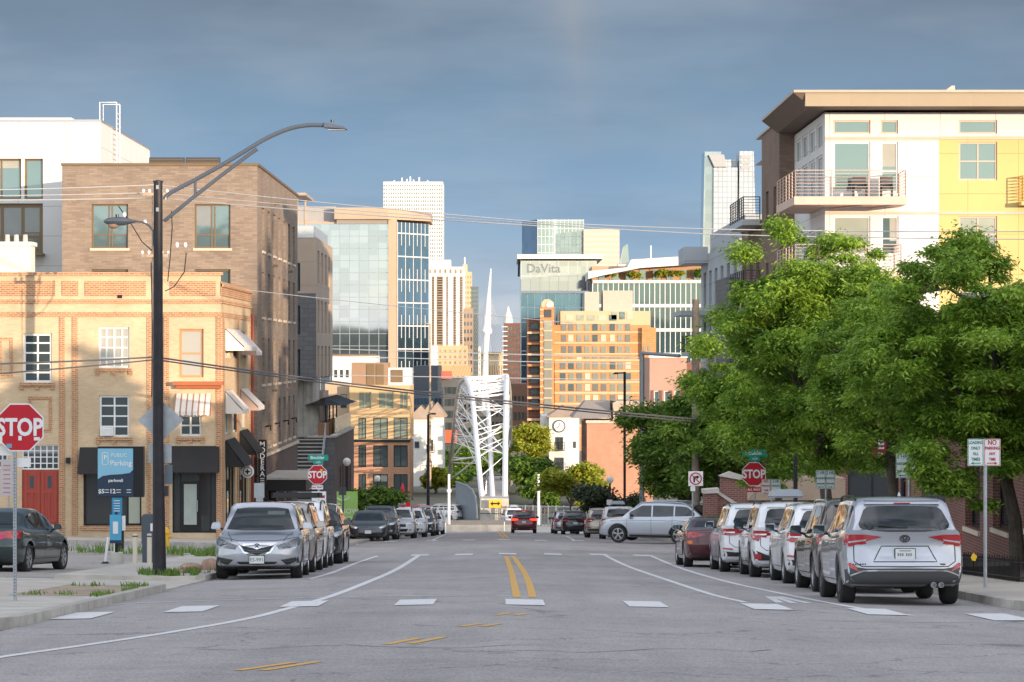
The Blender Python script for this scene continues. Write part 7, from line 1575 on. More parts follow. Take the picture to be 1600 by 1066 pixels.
# cars beyond the fence, near the bridge
dup(XA, 'white car beyond the mesh fence left of the bridge', fx(722,266), 266, P_white, False, 4.5, 70); dup(SE, 'bright red car beyond the mesh fence at the left', fx(695,270), 270, paint('bright_red_paint', (.55,.02,.02)), False, 4.5, 80)
dup(XB_, 'white van-like car just left of the red car beyond the wall', fx(806,250), 250, P_white, True, 4.5, 5)
# ---------------------------------------------------------------- street furniture
M_pole = mat('weathered_black_paint', (.022,.02,.026), .55, .2, var=.35, vs=5, bump=.2, bs=12); M_lampg = mat('grey_lamp_metal', (.12,.14,.17), .4, .5); M_galv = mat('galvanised_steel', (.42,.45,.48), .45, .7, var=.12, vs=6)
M_wood = mat('weathered_pole_wood', (.28,.20,.14), .9, var=.3, vs=3, bump=.5, bs=20); M_rs = mat('sign_red', (.50,.012,.025), .35, var=.04); M_sw = mat('sign_white', (.78,.78,.78), .4, var=.04); M_gs = mat('sign_green', (.0,.30,.22), .4, var=.04); M_wood2 = mat('pale_pole_wood', (.42,.31,.22), .9, var=.25, vs=3, bump=.4, bs=20)
# near lamp post
Y = 61.8; X0 = fx(247, Y); z0 = gz(X0, Y)+.1
t = thing('street_lamp', 'tall black lamp post with a long curved arm and a small second lamp', 'street lamp', (X0, Y, z0))
MB().tube([(X0+.03,Y,z0-.1),(X0,Y,z0+3),(X0,Y,fz(285,Y))], [.15,.112,.095], 16).build('post', M_pole, t, smooth=True)
MB().lathe([(.11,0),(.11,.03),(.02,.05)], (X0,Y,fz(285,Y)), 12).build('cap', M_pole, t)
def ap(l, yy=Y): return [at(x, y, yy) for x, y in l]
MB().tube(ap(smooth2([(258,312),(264,303),(305,281),(345,259),(380,238),(415,217),(450,202),(480,196),(508,196)], 4)), [.045]*33, 8).build('arm', M_lampg, t, smooth=True)
MB().tube(ap([(256,346),(300,310),(345,275),(390,241),(402,233)]), .04, 8).build('lower_arm', M_lampg, t, smooth=True); MB().tube(ap([(305,282),(305,305)]), .03, 6).build('strut', M_lampg, t)
a, b = at(506,191,Y), at(543,203,Y)
q = MB(); q.hexa([(a.x,Y-.12,at(0,200,Y).z),(b.x,Y-.14,at(0,203,Y).z),(b.x,Y+.14,at(0,203,Y).z),(a.x,Y+.12,at(0,200,Y).z)],[(a.x,Y-.07,a.z),(b.x-.08,Y-.09,at(0,198,Y).z),(b.x-.08,Y+.09,at(0,198,Y).z),(a.x,Y+.07,a.z)]); hd = q.build('lamp_head', M_lampg, t, bevel=.01)
MB().lathe([(.035,0),(.035,.05)], at(519,191,Y), 8).build('photocell', M_blackm, hd); MB().box(a.x+.1, b.x-.05, Y-.1, Y+.1, fz(203.6,Y), fz(203,Y)).build('lens', mat('lamp_lens', (.55,.55,.5), .3), hd)
MB().tube(ap([(240,385),(240,362),(232,352),(222,347),(205,345)]), .022, 6).build('small_arm', M_lampg, t, smooth=True)
q = MB(); c = at(183,346,Y); q.lathe([(.05,-.28),(.12,-.2),(.16,0),(.15,.15),(.08,.30),(.04,.42)], (0,0,0), 12, 'x'); q.v = [(c.x-x if False else c.x+x, c.y+y*1.0, c.z+z*.6) for x, y, z in q.v]; hd = q.build('cobra_head', M_lampg, t, smooth=True)
q = MB(); q.lathe([(.13,0),(.11,-.06),(.04,-.1)], (c.x-.08, c.y, c.z-.06), 12); q.build('lens', mat('amber_globe', (.35,.22,.15), .2), hd, smooth=True); MB().lathe([(.035,0),(.035,.06)], (c.x, c.y, c.z+.09), 8).build('photocell', M_blackm, hd)
for y_ in (293, 328): MB().box(X0-.03, X0+.03, Y-.125, Y-.105, fz(y_+3,Y), fz(y_-3,Y)).build('number_tag', M_galv, t)
# sign backs on the post
for lb, P_, ext in [('diamond shaped grey sign back on the black lamp post', [(214,657),(250,625),(286,657),(250,691)], .02)]:
    s = thing('diamond_sign', lb, 'sign', (X0, Y+.16, z0+2.6)); MB().prism([(fx(a,Y), fz(b,Y)) for a, b in P_], 'y', Y+.14, Y+.16).build('sign_board', M_galv, s)
s = thing('sign_back', 'pair of rectangular grey sign backs under the diamond on the lamp post', 'sign', (X0, Y+.2, z0+1.8))
MB().box(fx(231,Y), fx(267,Y), Y+.13, Y+.15, fz(724,Y), fz(694,Y)).build('sign_board', M_galv, s); MB().box(fx(256,Y), fx(268,Y), Y+.13, Y+.19, fz(757,Y), fz(727,Y)).build('control_box', mat('blue_grey_box', (.13,.17,.20), .5), s); MB().box(fx(256,Y), fx(262,Y), Y+.13, Y+.17, fz(776,Y), fz(760,Y)).build('junction_box', M_dkgrey, s)
# wooden utility pole and wires
def upole(lb, X, Yp, top, r, arms, m=M_wood):
    z0 = gz(X, Yp); t = thing('utility_pole', lb, 'utility pole', (X, Yp, z0)); MB().tube([(X,Yp,z0-.1),(X,Yp,top)], [r*1.25,r], 12).build('post', m, t, smooth=True)
    for (z, l, dz) in arms:
        MB().box(X-l, X+l, Yp-.06-r, Yp+.06-r, z-.06, z+.06).build('crossarm', m, t)
        for k in (-1, -.5, .5, 1): MB().lathe([(.03,0),(.06,.05),(.06,.12),(.02,.15)], (X+l*k*.95, Yp-r, z+.06), 8).build('insulator', M_sw, t)
    return t
YP = 116.0; XP = fx(243.5, YP)
t = upole('pale wooden utility pole behind the black lamp post with wires and insulators', XP, YP, fz(300,YP), .16, [(fz(304,YP), .5, 0), (fz(400,YP), .55, 0)], M_wood2)
for px, py in ((196,340),(228,352),(278,387),(291,387)): MB().lathe([(.04,0),(.07,.07),(.07,.15),(.03,.2)], (fx(px,YP), YP-.3, fz(py,YP)), 8).build('insulator', M_sw, t)
MB().lathe([(.05,0),(.2,.05),(.2,.75),(.05,.8)], (XP+.45, YP, fz(470,YP)), 12).build('transformer', M_galv, t) if False else None
for l in ([(268,330),(269,356),(266,400),(262,440)], [(185,322),(205,350),(222,378),(238,392)], [(291,395),(288,425),(272,448),(258,455)], [(236,410),(238,520),(237,620)]): MB().tube([at(a,b,YP-.3) for a, b in l], .022, 5).build('drop_cable', M_blackm, t)
XR_, YR_ = fx(1087,127), 127.0
t = upole('grey wooden utility pole among the dark trees at the right', XR_, YR_, fz(468,127), .15, [], mat('grey_pole_wood', (.20,.165,.13), .9, var=.3, vs=3, bump=.4, bs=20)); q = MB(); q.lathe([(.1,0),(.3,.1),(.3,.9),(.1,1.0)], (XR_-.45, 127, fz(710,127)), 12); q.build('transformer', M_galv, t, smooth=True)
M_wire = mat('pale_wire', (.62,.60,.58), .5, .3, var=0); M_cab = mat('dark_cable', (.10,.10,.11), .6, var=0)
def wire(lb, pts, r, m, grp, sag=0, n=16):
    P = []
    for (a, b) in zip(pts[:-1], pts[1:]):
        A, B = at(*a), at(*b); L = (B-A).length
        for i in range(n+(b is pts[-1])): s = i/n; q = A.lerp(B, s); q.z -= 4*sag*L/40*s*(1-s); P.append(q)
    q = MB(); q.tube(P, r, 5, False); o = q.build('overhead_wire', m); tag(o, lb, 'wire', grp); return o
G_W = 'overhead power wires'
wire('topmost pale wire crossing the street from the left edge to the white apartments', [(-20,297,116),(243,289,116),(840,347,104),(1110,358,100),(1620,362,96)], .018, M_wire, G_W, .12)
wire('middle pale wire of the three high wires', [(-20,306,116.2),(243,301,116.2),(840,350,104.2),(1110,366,100.2),(1620,374,96)], .017, M_wire, G_W, .12); wire('lowest pale wire of the three high wires', [(-20,313,116.4),(243,309,116.4),(840,353,104.5)], .020, M_wire, G_W, .14)
wire('thick dark cable running low from the left edge down to the right trees', [(-20,569,108),(243,558,115.5),(560,601,115),(1108,657,126.8)], .036, M_cab, 'low communication cables', .12); wire('second low dark cable just below the thick one', [(-20,585,108.2),(243,562,115.7),(560,605,115.2),(1108,661,127)], .030, M_cab, 'low communication cables', .12)
wire('thin high wire between the brown brick apartments and the glass offices', [(375,452,134),(900,505,120)], .016, M_wire, G_W, .1)
for i, y_ in enumerate((545, 556, 586)): wire(['upper faint wire before the bridge mast', 'middle faint wire before the bridge mast', 'lower faint wire before the bridge mast'][i], [(505,y_,250),(1000,y_+14-(i == 2)*6,235)], .035, M_wire, 'far wires over the bridge', .02)
# gantry pole, thin street light
t = thing('gantry_pole', 'tall silver pole with a horizontal arm by the red brick building', 'pole', at(1003, 760, 150)); MB().tube([at(1003,800,150), at(1003,549,150)], .13, 10).build('post', M_galv, t, smooth=True); MB().tube([at(1003,552,150), at(1062,556,146)], .09, 8).build('arm', M_galv, t, smooth=True)
t = thing('street_lamp', 'thin dark street light pole with a short arm beside the gantry pole', 'street lamp', at(976, 780, 180)); MB().tube([at(976,800,180), at(976,581,180)], .08, 8).build('post', M_pole, t); MB().tube([at(976,583,180), at(960,583,180)], .05, 6).build('arm', M_pole, t); MB().box(fx(958,180), fx(966,180), 179.9, 180.1, fz(585,180), fz(583,180)).build('lamp_head', M_pole, t)
t = thing('street_lamp', 'dark curved street light pole beside the white town house', 'street lamp', at(669, 780, 210)); MB().tube([at(669,800,210), at(669,648,210)], [.12,.08], 8).build('post', M_pole, t); MB().tube([at(669,648,210), at(676,646,210)], .05, 6).build('arm', M_pole, t); MB().box(fx(674,210), fx(681,210), 209.9, 210.1, fz(648,210), fz(645.5,210)).build('lamp_head', M_pole, t)
t = thing('street_lamp', 'tall tan street light pole in front of the dark blue glass side', 'street lamp', at(672, 640, 300)); MB().tube([at(672,760,300), at(672,505,300)], [.14,.08], 8).build('post', M_wood2, t); MB().tube([at(672,507,300), at(664,505,300)], .06, 6).build('arm', M_wood2, t)
M_globe = mat('frosted_globe', (.78,.76,.70), .4, var=0)
def globe(lb, px, py, Yg, r, zb=None):
    c = at(px, py, Yg); z0 = gz(c.x, Yg); t = thing('globe_lamp', lb, 'street lamp', (c.x, Yg, z0), 'globe street lamps'); MB().tube([(c.x,Yg,z0),(c.x,Yg,c.z-r)], [.09,.055], 8).build('post', M_pole, t, smooth=True)
    MB().lathe([(.13,0),(.10,.5),(.06,.7)], (c.x,Yg,z0), 10).build('base', M_pole, t); MB().lathe([(.01,-r),(r*.6,-r*.85),(r,-.1*r),(r*.92,r*.5),(r*.5,r*.92),(.01,r*1.05)], c, 16).build('globe', M_globe, t, smooth=True, sharp=80)
globe('white globe lamp above the leasing banner', 542, 722, 170, .24); globe('white globe lamp in front of the orange office block', 590, 748, 215, .22); globe('white globe lamp right of the yellow trees', 953, 750, 170, .22); globe('white globe lamp half hidden in the honey locust leaves at the right', 1411, 612, 80, .2)
# traffic signs
def octagon(c, r): return [(c[0]+r*math.cos(R(22.5+45*i)), c[1]+r*math.sin(R(22.5+45*i))) for i in range(8)]
def stop_sign(lb, px, py, w_px, Yp, base_px, allway=None, stickers=(), street=None):
    c = at(px, py, Yp); r = w_px/2*Yp/F/math.cos(R(22.5)); z0 = gz(c.x, Yp)
    t = thing('stop_sign', lb, 'stop sign', (c.x, Yp, z0), 'stop signs'); bx = fx(base_px, Yp); MB().box(bx-.025, bx+.025, Yp+.0, Yp+.05, z0, c.z+r*.9+(.42 if street else 0)).build('post', M_galv, t)
    if w_px > 50:
        q = MB(); [q.box(bx-.008, bx+.008, Yp-.003, Yp-.0005, z0+.2+i*.05, z0+.215+i*.05) for i in range(int((c.z-r-z0-.2)/.05))]; q.build('post_holes', M_dkgrey, t)
    MB().prism(octagon((c.x, c.z), r), 'y', Yp-.012, Yp-.004).build('sign_border', M_sw, t); MB().prism(octagon((c.x, c.z), r*.945), 'y', Yp-.016, Yp-.0125).build('sign_face', M_rs, t)
    lettering('STOP', r*.92, (c.x, Yp-.019, c.z-.02*r), t, M_sw, ext=.002, bold=.012*r/.4, sx=.80)
    if allway: zz = c.z-r-.085; MB().box(c.x-.22, c.x+.22, Yp-.012, Yp-.004, zz-.075, zz+.075).build('plaque', M_rs if allway == 'r' else M_sw, t); lettering('ALL WAY', .095, (c.x, Yp-.016, zz), t, M_sw if allway == 'r' else M_rs, ext=.002, bold=.003)
    for (dx, dz, w, h, m) in stickers: MB().box(c.x+dx*r, c.x+dx*r+w, Yp-.020, Yp-.0165, c.z+dz*r, c.z+dz*r+h).build('sticker', m, t)
    if street:
        zz = c.z+r+.15; MB().box(c.x-.36, c.x+.42, Yp-.01, Yp+.01, zz-.0, zz+.22).build('street_name_plate', M_gs, t); lettering(street, .17, (c.x+.0, Yp-.014, zz+.11), t, M_sw, ext=.002, bold=.003)
        MB().box(c.x-.16, c.x+.20, Yp-.01, Yp+.01, zz-.14, zz-.01).build('street_name_plate', M_gs, t); lettering('1600', .10, (c.x+.02, Yp-.014, zz-.07), t, M_sw, ext=.002)
    return t
Yn = 44.0
st = stop_sign('large stop sign with stickers cut by the left edge of the photo', 31, 668, 75, Yn, 23, None, [(-.92,-.62,.10,.13,M_sw),(.55,-.5,.09,.05,M_sw),(-.05,-.5,.05,.07,M_sw),(-.5,-.78,.08,.06,mat('blue_sticker', (.15,.35,.45), .5))])
for (a, b, c, d, n) in ((-2,20,697,712,'2'),(25,47,716,730,'1')): MB().box(fx(a,Yn), fx(b,Yn), Yn+.06, Yn+.07, fz(d,Yn), fz(c,Yn)).build('small_plate', M_sw, st)
s = thing('notice_sign', 'small dark lettered plate and red striped notice under the large stop sign', 'sign', (fx(10,70), 70, gz(-12,70))); q = MB(); q.box(fx(1,70), fx(20,70), 70, 70.02, fz(775,70), fz(718,70)); q.build('sign_board', mat('pale_pink_notice', (.55,.50,.50), .5), s); q = MB(); [q.box(fx(5,70), fx(16,70), 69.99, 70, fz(728+i*7,70), fz(726.5+i*7,70)) for i in range(7)]; q.build('notice_lines', mat('faded_pink', (.48,.22,.24), .5), s); MB().box(fx(12,70), fx(14,70), 70.02, 70.06, gz(-12,70), fz(716,70)).build('post', M_galv, s)
s2 = stop_sign('stop sign with a green street name plate reading Boulder on the left', 496, 742, 30, 112, 498, 'w', [(.25,.3,.10,.10,mat('yellow_sticker', (.75,.45,.05), .5))], 'Boulder')
c = at(498, 765, 112)
for dx in (-.27, .02): q = MB(); q.box(c.x+dx, c.x+dx+.27, 111.96, 111.98, fz(788,112), fz(768,112)); p = q.build('parking_notice', M_sw, s2); MB().box(c.x+dx+.05, c.x+dx+.22, 111.95, 111.959, fz(778,112), fz(774,112)).build('notice_line', M_rs, p)
stop_sign('stop sign with an ALL WAY plaque and partly hidden green street plates at the right', 1178, 741, 37, 90, 1180, 'r', (), 'Boulder')
def pnotice(par, x0, x1, z0, z1, Yp, col, lines, arrow=1, colA=None, size=None):
    q = MB(); q.box(x0, x1, Yp-.012, Yp-.004, z0, z1); p = q.build('sign_board', M_sw, par); w = x1-x0; h = z1-z0
    q = MB(); e = .008
    for b in ((x0+e, x1-e, z1-2*e, z1-e), (x0+e, x1-e, z0+e, z0+2*e), (x0+e, x0+2*e, z0+2*e, z1-2*e), (x1-2*e, x1-e, z0+2*e, z1-2*e)): q.box(b[0], b[1], Yp-.015, Yp-.0125, b[2], b[3])
    q.build('border', col, p); n = len(lines)
    for i, (tx, sc) in enumerate(lines): lettering(tx, h*.16*sc, ((x0+x1)/2, Yp-.016, z1-h*(.14+.70*i/max(1,n-.6))), p, col, ext=.0015, bold=.002, sx=.8)
    za = z0+h*.10; a, b = x0+w*.18, x1-w*.18; d = arrow; q = MB(); q.box(a+(.03 if d < 0 else 0), b-(.03 if d > 0 else 0), Yp-.016, Yp-.013, za-.008, za+.008); tip = (b, za) if d > 0 else (a, za)
    q.prism([tip, (tip[0]-d*.05, za+.024), (tip[0]-d*.05, za-.024)], 'y', Yp-.016, Yp-.013); q.build('arrow', col, p); return p
def twosign(lb, x0, x1, xm, y0, y1, Yp, base, L1, L2, c1, c2, w=None):
    X0, Xm, X1 = fx(x0,Yp), fx(xm,Yp), fx(x1,Yp); bx = fx(base,Yp); z0 = gz(bx,Yp)+.12
    t = thing('parking_sign', lb, 'sign', (bx, Yp, z0), 'parking signs on steel posts'); MB().tube([(bx,Yp+.03,z0-.05),(bx,Yp+.03,fz(y0,Yp)-.03)], .032, 8).build('post', M_galv, t, smooth=True)
    pnotice(t, X0, Xm-.004, fz(y1,Yp), fz(y0,Yp), Yp, c1, L1, -1); pnotice(t, Xm+.004, X1, fz(y1,Yp), fz(y0,Yp), Yp, c2, L2, 1); return t
M_tg = mat('sign_teal_green', (.02,.25,.20), .4, var=0)
twosign('green LOADING ONLY and red NO PARKING sign pair, nearest at the right', 1512, 1563, 1537, 686, 728, 50.5, 1540, [('LOADING',.95),('ONLY',1),('ALL',1),('TIMES',1)], [('NO',1.6),('PARKING',1),('ANY',.9),('TIME',.9)], M_tg, M_rs)
twosign('pair of green two hour parking signs above the nearest silver SUV', 1400, 1433, 1419, 708, 747, 62, 1421, [('2 HR',1.5),('PARKING',1),('9AM-6PM',.8)], [('2 HR',1.5),('PARKING',1),('9AM-6PM',.8)], M_tg, M_tg)
twosign('pair of green two hour parking signs above the dark bronze SUV', 1275, 1304, 1290, 735, 764, 76, 1291, [('2 HR',1.5),('PARKING',1),('9AM-6PM',.8)], [('2 HR',1.5),('PARKING',1),('9AM-6PM',.8)], M_tg, M_tg)
twosign('red no parking and green parking sign pair beside the ALL WAY stop sign', 1190, 1220, 1204, 749, 773, 88, 1206, [('NO',1.5),('PARKING',1),('TIME',1)], [('2 HR',1.5),('PARKING',1),('8AM-6PM',.8)], M_rs, M_tg)
Yq = 122; c = at(1087, 748, Yq); t = thing('no_turn_sign', 'square white no right turn sign with a red circle and slash', 'sign', (c.x, Yq, gz(c.x,Yq))); h = .31
MB().box(c.x-h, c.x+h, Yq, Yq+.02, c.z-h, c.z+h).build('sign_board', M_sw, t); q = MB(); q.tube([(c.x+.24*math.cos(a), Yq-.01, c.z+.24*math.sin(a)) for a in np.linspace(0, 6.2832, 29)], .024, 6, False); q.tube([(c.x-.17, Yq-.012, c.z+.17), (c.x+.17, Yq-.012, c.z-.17)], .022, 6); q.build('prohibition_ring', M_rs, t)
q = MB(); q.box(c.x-.10, c.x-.03, Yq-.008, Yq-.002, c.z-.16, c.z+.08); q.box(c.x-.10, c.x+.06, Yq-.008, Yq-.002, c.z+.03, c.z+.10); q.prism([(c.x+.16, c.z+.065), (c.x+.05, c.z+.15), (c.x+.05, c.z-.02)], 'y', Yq-.008, Yq-.002); q.build('turn_arrow', M_blackm, t)
MB().tube([(c.x-.12,Yq+.05,gz(c.x,Yq)), (c.x-.12,Yq+.05,c.z+h)], .035, 8).build('post', M_galv, t); MB().box(c.x-.22, c.x-.02, Yq+.0, Yq+.02, c.z-h-.22, c.z-h-.01).build('small_plate', M_sw, t)
t = thing('notice_sign', 'small pale notice on the post of the globe lamp right of the yellow trees', 'sign', at(952, 785, 168)); MB().box(fx(948,168), fx(957,168), 168, 168.03, fz(789,168), fz(781,168)).build('sign_board', M_sw, t); MB().box(fx(951,168), fx(953,168), 168.03, 168.08, fz(810,168), fz(789,168)).build('bracket', M_galv, t)
t = thing('sign_back', 'cluster of grey sign backs on a post below the MODERA sign', 'sign', (fx(406,118), 118, -8)); MB().box(fx(397,118), fx(413,118), 118, 118.03, fz(778,118), fz(755,118)).build('sign_board', M_galv, t); MB().box(fx(400,118), fx(411,118), 118.04, 118.07, fz(790,118), fz(775,118)).build('sign_board', M_galv, t); MB().tube([at(405,850,118.1), at(405,755,118.1)], .03, 6).build('post', M_galv, t)
t = thing('banner_post', 'dark post with a small square sign in front of the green leasing banner', 'sign', at(536, 850, 130)); MB().tube([at(536,850,130), at(536,760,130)], .04, 6).build('post', M_dkgrey, t); MB().box(fx(529,130), fx(541,130), 130.05, 130.08, fz(774,130), fz(762,130)).build('sign_board', M_dkgrey, t)
# closed red cafe umbrella
t = thing('patio_umbrella', 'closed bright red patio umbrella in front of the orange office block', 'umbrella', at(629, 800, 225)); c = at(629, 790, 225); MB().lathe([(.16,0),(.24,.1),(.22,.9),(.15,1.5),(.03,1.85)], (c.x,225,c.z-.1), 10).build('canopy', mat('umbrella_red', (.62,.01,.03), .6), t, smooth=True); MB().tube([(c.x,225,gz(c.x,225)),(c.x,225,c.z)], .03, 6).build('pole', M_alu, t)
t = thing('patio_chair', 'red outdoor chair back beside the closed umbrella', 'chair', at(637, 800, 224)); q = MB(); q.box(fx(634,224), fx(641,224), 224, 224.08, fz(792,224), fz(782,224)); q.build('backrest', MATS['umbrella_red'], t); MB().box(fx(634,224), fx(641,224), 223.5, 224, fz(793,224), fz(792,224)).build('seat', MATS['umbrella_red'], t)
for x in (634.5, 640.5): MB().tube([at(x,800,223.7), at(x,793,223.7)], .03, 5).build('leg', M_blackm, t)
# parking sign, pay station, bollards
Yk = 88.0; z0 = gz(-12, Yk)
t = thing('parking_board', 'large blue and navy public parking price board in the left lot', 'sign', (fx(186,Yk), Yk, z0)); M_nv = mat('board_navy', (.02,.04,.075), .4, var=0); M_lb = mat('board_light_blue', (.24,.52,.68), .4, var=.03)
MB().box(fx(152,Yk), fx(224,Yk), Yk, Yk+.35, fz(777,Yk), fz(698,Yk)).build('cabinet', M_blackm, t); MB().box(fx(152.5,Yk), fx(208.5,Yk), Yk-.02, Yk-.001, fz(776,Yk), fz(700,Yk)).build('sign_face', M_nv, t)
q = MB(); q.prism([(fx(a,Yk), fz(b,Yk)) for a, b in [(153,701),(208,701),(208,734),(203,739),(190,741),(172,742),(160,744),(153,749)]], 'y', Yk-.03, Yk-.021); q.build('blue_panel', M_lb, t)
lettering('PUBLIC', .155, (fx(186,Yk), Yk-.034, fz(711.5,Yk)), t, M_sw, ext=.002, name='lettering'); lettering('Parking', .225, (fx(189,Yk), Yk-.034, fz(724,Yk)), t, M_sw, ext=.002, bold=.003); lettering('P', .17, (fx(164.5,Yk), Yk-.034, fz(715,Yk)), t, M_sw, ext=.002, bold=.006)
q = MB(); A = (fx(159.5,Yk), fx(169.5,Yk), fz(727,Yk), fz(707,Yk))
for b in ((A[0],A[1],A[2],A[2]+.02),(A[0],A[1],A[3]-.02,A[3]),(A[0],A[0]+.02,A[2],A[3]),(A[1]-.02,A[1],A[2],A[3])): q.box(b[0], b[1], Yk-.036, Yk-.0305, b[2], b[3])
q.build('letter_frame', M_sw, t); lettering('parkwell', .13, (fx(181,Yk), Yk-.028, fz(751,Yk)), t, M_sw, ext=.002, bold=.003); lettering('$5', .18, (fx(158.5,Yk), Yk-.028, fz(768,Yk)), t, M_sw, ext=.002, bold=.004); lettering('12', .19, (fx(176,Yk), Yk-.028, fz(768,Yk)), t, M_sw, ext=.002, bold=.005)
for a in (163.5, 182, 198): 
    q = MB(); [q.box(fx(a,Yk), fx(a+7,Yk), Yk-.027, Yk-.0215, fz(770-i*4,Yk), fz(769-i*4,Yk)) for i in range(2)]; q.build('small_print', M_sw, t)
MB().box(fx(180,Yk), fx(192,Yk), Yk+.05, Yk+.3, z0, fz(777,Yk)).build('post', M_blackm, t)
Yk = 76.0; z0 = gz(fx(182,Yk),Yk)+.06
t = thing('pay_sign', 'narrow bright blue pay station sign on a round concrete foot', 'sign', (fx(182,Yk), Yk, z0)); M_cy = mat('cyan_panel', (.08,.38,.60), .4, var=.03)
MB().box(fx(175,Yk), fx(191,Yk), Yk-.03, Yk+.03, fz(804,Yk), fz(778,Yk)).build('top_panel', mat('mid_blue_panel', (.03,.24,.42), .4), t); MB().box(fx(172,Yk), fx(190,Yk), Yk-.06, Yk-.031, fz(849,Yk), fz(804.2,Yk)).build('sign_panel', M_cy, t); MB().box(fx(190.5,Yk), fx(196,Yk), Yk-.02, Yk+.0, fz(829,Yk), fz(806,Yk)).build('side_panel', M_sw, t)
MB().box(fx(177,Yk), fx(185,Yk), Yk-.07, Yk-.061, fz(834,Yk), fz(815,Yk)).build('notice', M_sw, t); MB().box(fx(172,Yk), fx(190,Yk), Yk-.068, Yk-.061, fz(849,Yk), fz(844,Yk)).build('navy_foot', M_nv, t)
q = MB(); [q.box(fx(178,Yk), fx(188,Yk), Yk-.04, Yk-.031, fz(783+i*4,Yk), fz(782+i*4,Yk)) for i in range(5)]; q.build('small_print', M_sw, t)
MB().tube([(fx(182,Yk),Yk,z0),(fx(182,Yk),Yk,fz(800,Yk))], .045, 8).build('post', M_blackm, t); MB().lathe([(.17,0),(.165,.25),(.15,.28)], (fx(183,Yk),Yk,z0), 16).build('concrete_foot', M_con2, t, smooth=True)
t = thing('pay_machine', 'dark grey parking pay machine with a rounded top behind the lamp post', 'machine', (fx(231,74), 74, gz(-9,74)+.06)); Yk = 74.0
q = MB(); x0, x1 = fx(221,Yk), fx(240,Yk); q.prism([(x0+.02, gz(-9,74)+.06), (x1-.02, gz(-9,74)+.06), (x1-.02, fz(850,Yk)), (x1, fz(850,Yk)), (x1, fz(808,Yk)), (x1-.04, fz(804,Yk)), (x0+.04, fz(804,Yk)), (x0, fz(808,Yk)), (x0, fz(850,Yk)), (x0+.02, fz(850,Yk))], 'y', Yk, Yk+.35); q.build('cabinet', mat('blue_grey_cabinet', (.07,.09,.11), .45), t, bevel=.01)
MB().box(fx(235,Yk), fx(240,Yk), Yk-.006, Yk-.001, fz(830,Yk), fz(818,Yk)).build('label_plate', M_sw, t)
for lb, px, top in (('cream square bollard left of the pay machine', 211, 834), ('cream square bollard between the pay machine and lamp post', 233.5, 834)):
    Yb_ = 72.0; x = fx(px,Yb_); z0 = gz(x,Yb_)+.06; t = thing('bollard', lb, 'bollard', (x,Yb_,z0), 'cream bollards'); MB().box(x-.055, x+.055, Yb_-.055, Yb_+.055, z0, fz(top,Yb_)).build('post', mat('cream_paint', (.66,.60,.47), .6), t, bevel=.01); MB().box(x-.06, x+.06, Yb_-.06, Yb_+.06, fz(top+5,Yb_), fz(top+3,Yb_)).build('band', M_dkgrey, t)
for lb, px0, px1, Yb_ in (('leaning white delineator post left of the pay sign', 164.5, 169, 75), ('short white delineator post behind the pay sign foot', 179, 180, 80)):
    x = fx(px0,Yb_); z0 = gz(x,Yb_)+.06; t = thing('delineator', lb, 'post', (x,Yb_,z0)); MB().tube([(x,Yb_,z0+.03),(fx(px1,Yb_),Yb_,z0+.68)], .035, 8).build('post', M_sw, t, smooth=True); MB().lathe([(.12,0),(.06,.05)], (x,Yb_,z0), 10).build('base', M_blackm, t)
t = thing('fire_hydrant', 'yellow fire hydrant partly hidden behind the black lamp post', 'fire hydrant', (fx(258,100), 100, gz(-11,100)+.1)); c = Vector((fx(260,100), 100, gz(-11,100)+.1)); M_hy = mat('hydrant_yellow', (.75,.42,.03), .5)
MB().lathe([(.14,0),(.14,.04),(.10,.05),(.10,.5),(.13,.52),(.13,.56),(.09,.66),(.03,.74)], c, 14).build('barrel', M_hy, t, smooth=True); MB().tube([c+Vector((-.19,0,.42)), c+Vector((.19,0,.42))], .055, 8).build('nozzle', M_hy, t)
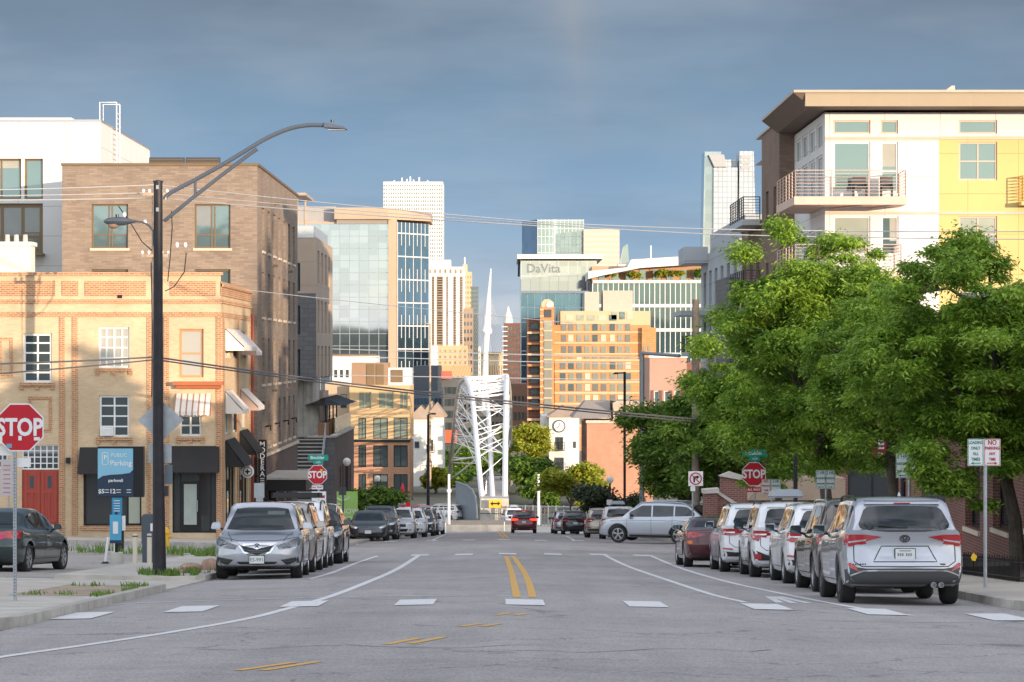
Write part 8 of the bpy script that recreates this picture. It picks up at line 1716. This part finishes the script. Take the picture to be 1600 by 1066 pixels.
# rocks by the lamp post
M_rock = mat('pinkish_rock', (.42,.27,.20), .9, var=.3, vs=4, bump=.6, bs=8)
def rock(lb, px, py, Yk, s, seed):
    rg = random.Random(seed); bm = bmesh.new(); bmesh.ops.create_icosphere(bm, subdivisions=3, radius=1)
    ph = [Vector((rg.gauss(0,1), rg.gauss(0,1), rg.gauss(0,1))).normalized() for _ in range(9)]
    for v in bm.verts:
        n = v.co.normalized(); d = 1
        for p in ph: d = min(d, .82/max(.35, n.dot(p)) if n.dot(p) > .5 else 9) if n.dot(p) > .5 else d
        v.co = Vector((n.x*s[0], n.y*s[1], n.z*s[2]))*min(d, 1.05)
    me = bpy.data.meshes.new('rock'); bm.to_mesh(me); bm.free(); me.materials.append(M_rock); o = link('rock', me); x = fx(px,Yk); o.location = (x, Yk, gz(x,Yk)+.10+s[2]*.45); o.rotation_euler = (0,0,seed); tag(o, lb, 'rock', 'rocks on the verge')
rock('largest pink rock on the verge right of the lamp post', 298, 889, 64.5, (.30,.22,.17), 3); rock('pale rock beside the silver crossover front wheel', 327, 885, 67, (.16,.2,.22), 5); rock('small flat rock by the lamp post foot', 270, 896, 63.2, (.15,.12,.06), 6); rock('small rock between the lamp post and the largest rock', 283, 894, 63.8, (.12,.1,.08), 8)
# planter with low iron fence on the right pavement, little yellow tag
Yk = 53.5; x0 = 9.9; t = thing('iron_fence', 'low black iron fence round the tree bed on the right pavement', 'fence', (x0, Yk, gz(x0,Yk)+.13)); zf_ = gz(10.5,Yk)+.13
def fseg(p, q_):
    a, b = Vector((*p, gz(*p)+.13)), Vector((*q_, gz(*q_)+.13)); n = max(1, int((b-a).length/.14)); m_ = MB()
    for i in range(n+1): c = a+(b-a)*i/n; m_.tube([c, c+Vector((0,0,.42+(.05 if i % 2 else 0)))], .011, 5)
    for h in (.08, .36): m_.tube([a+Vector((0,0,h)), b+Vector((0,0,h))], .014, 5)
    m_.build('fence_panel', M_blackm, t)
fseg((9.6,53.5),(12.4,53.5)); fseg((9.6,53.5),(9.6,60)); fseg((12.4,53.5),(12.4,60))
struct(sheet('planting_bed', 9.7, 12.3, 53.6, 66, K+.02, mat('dark_mulch', (.07,.05,.04), .95, var=.4, vs=6), 3))
o = thing('yellow_tag', 'small yellow diamond tag hanging near the nearest silver SUV', 'tag', at(1522, 872, 53)); Yk = 53.0; MB().prism([(fx(a,Yk), fz(b,Yk)) for a, b in [(1517,871),(1521,864),(1527,869),(1524,877),(1519,876)]], 'y', Yk, Yk+.02).build('tag_plate', mat('tag_yellow', (.80,.50,.02), .5), o); MB().tube([at(1522,885,Yk+.03), at(1522,866,Yk+.03)], .012, 5).build('stake', M_blackm, o)
t = thing('lamp_pole', 'dark lamp post shaft standing by the stepped brick wall', 'pole', at(1243, 820, 92)); MB().tube([at(1243,860,92), at(1243,640,92)], .07, 8).build('shaft', M_pole, t)
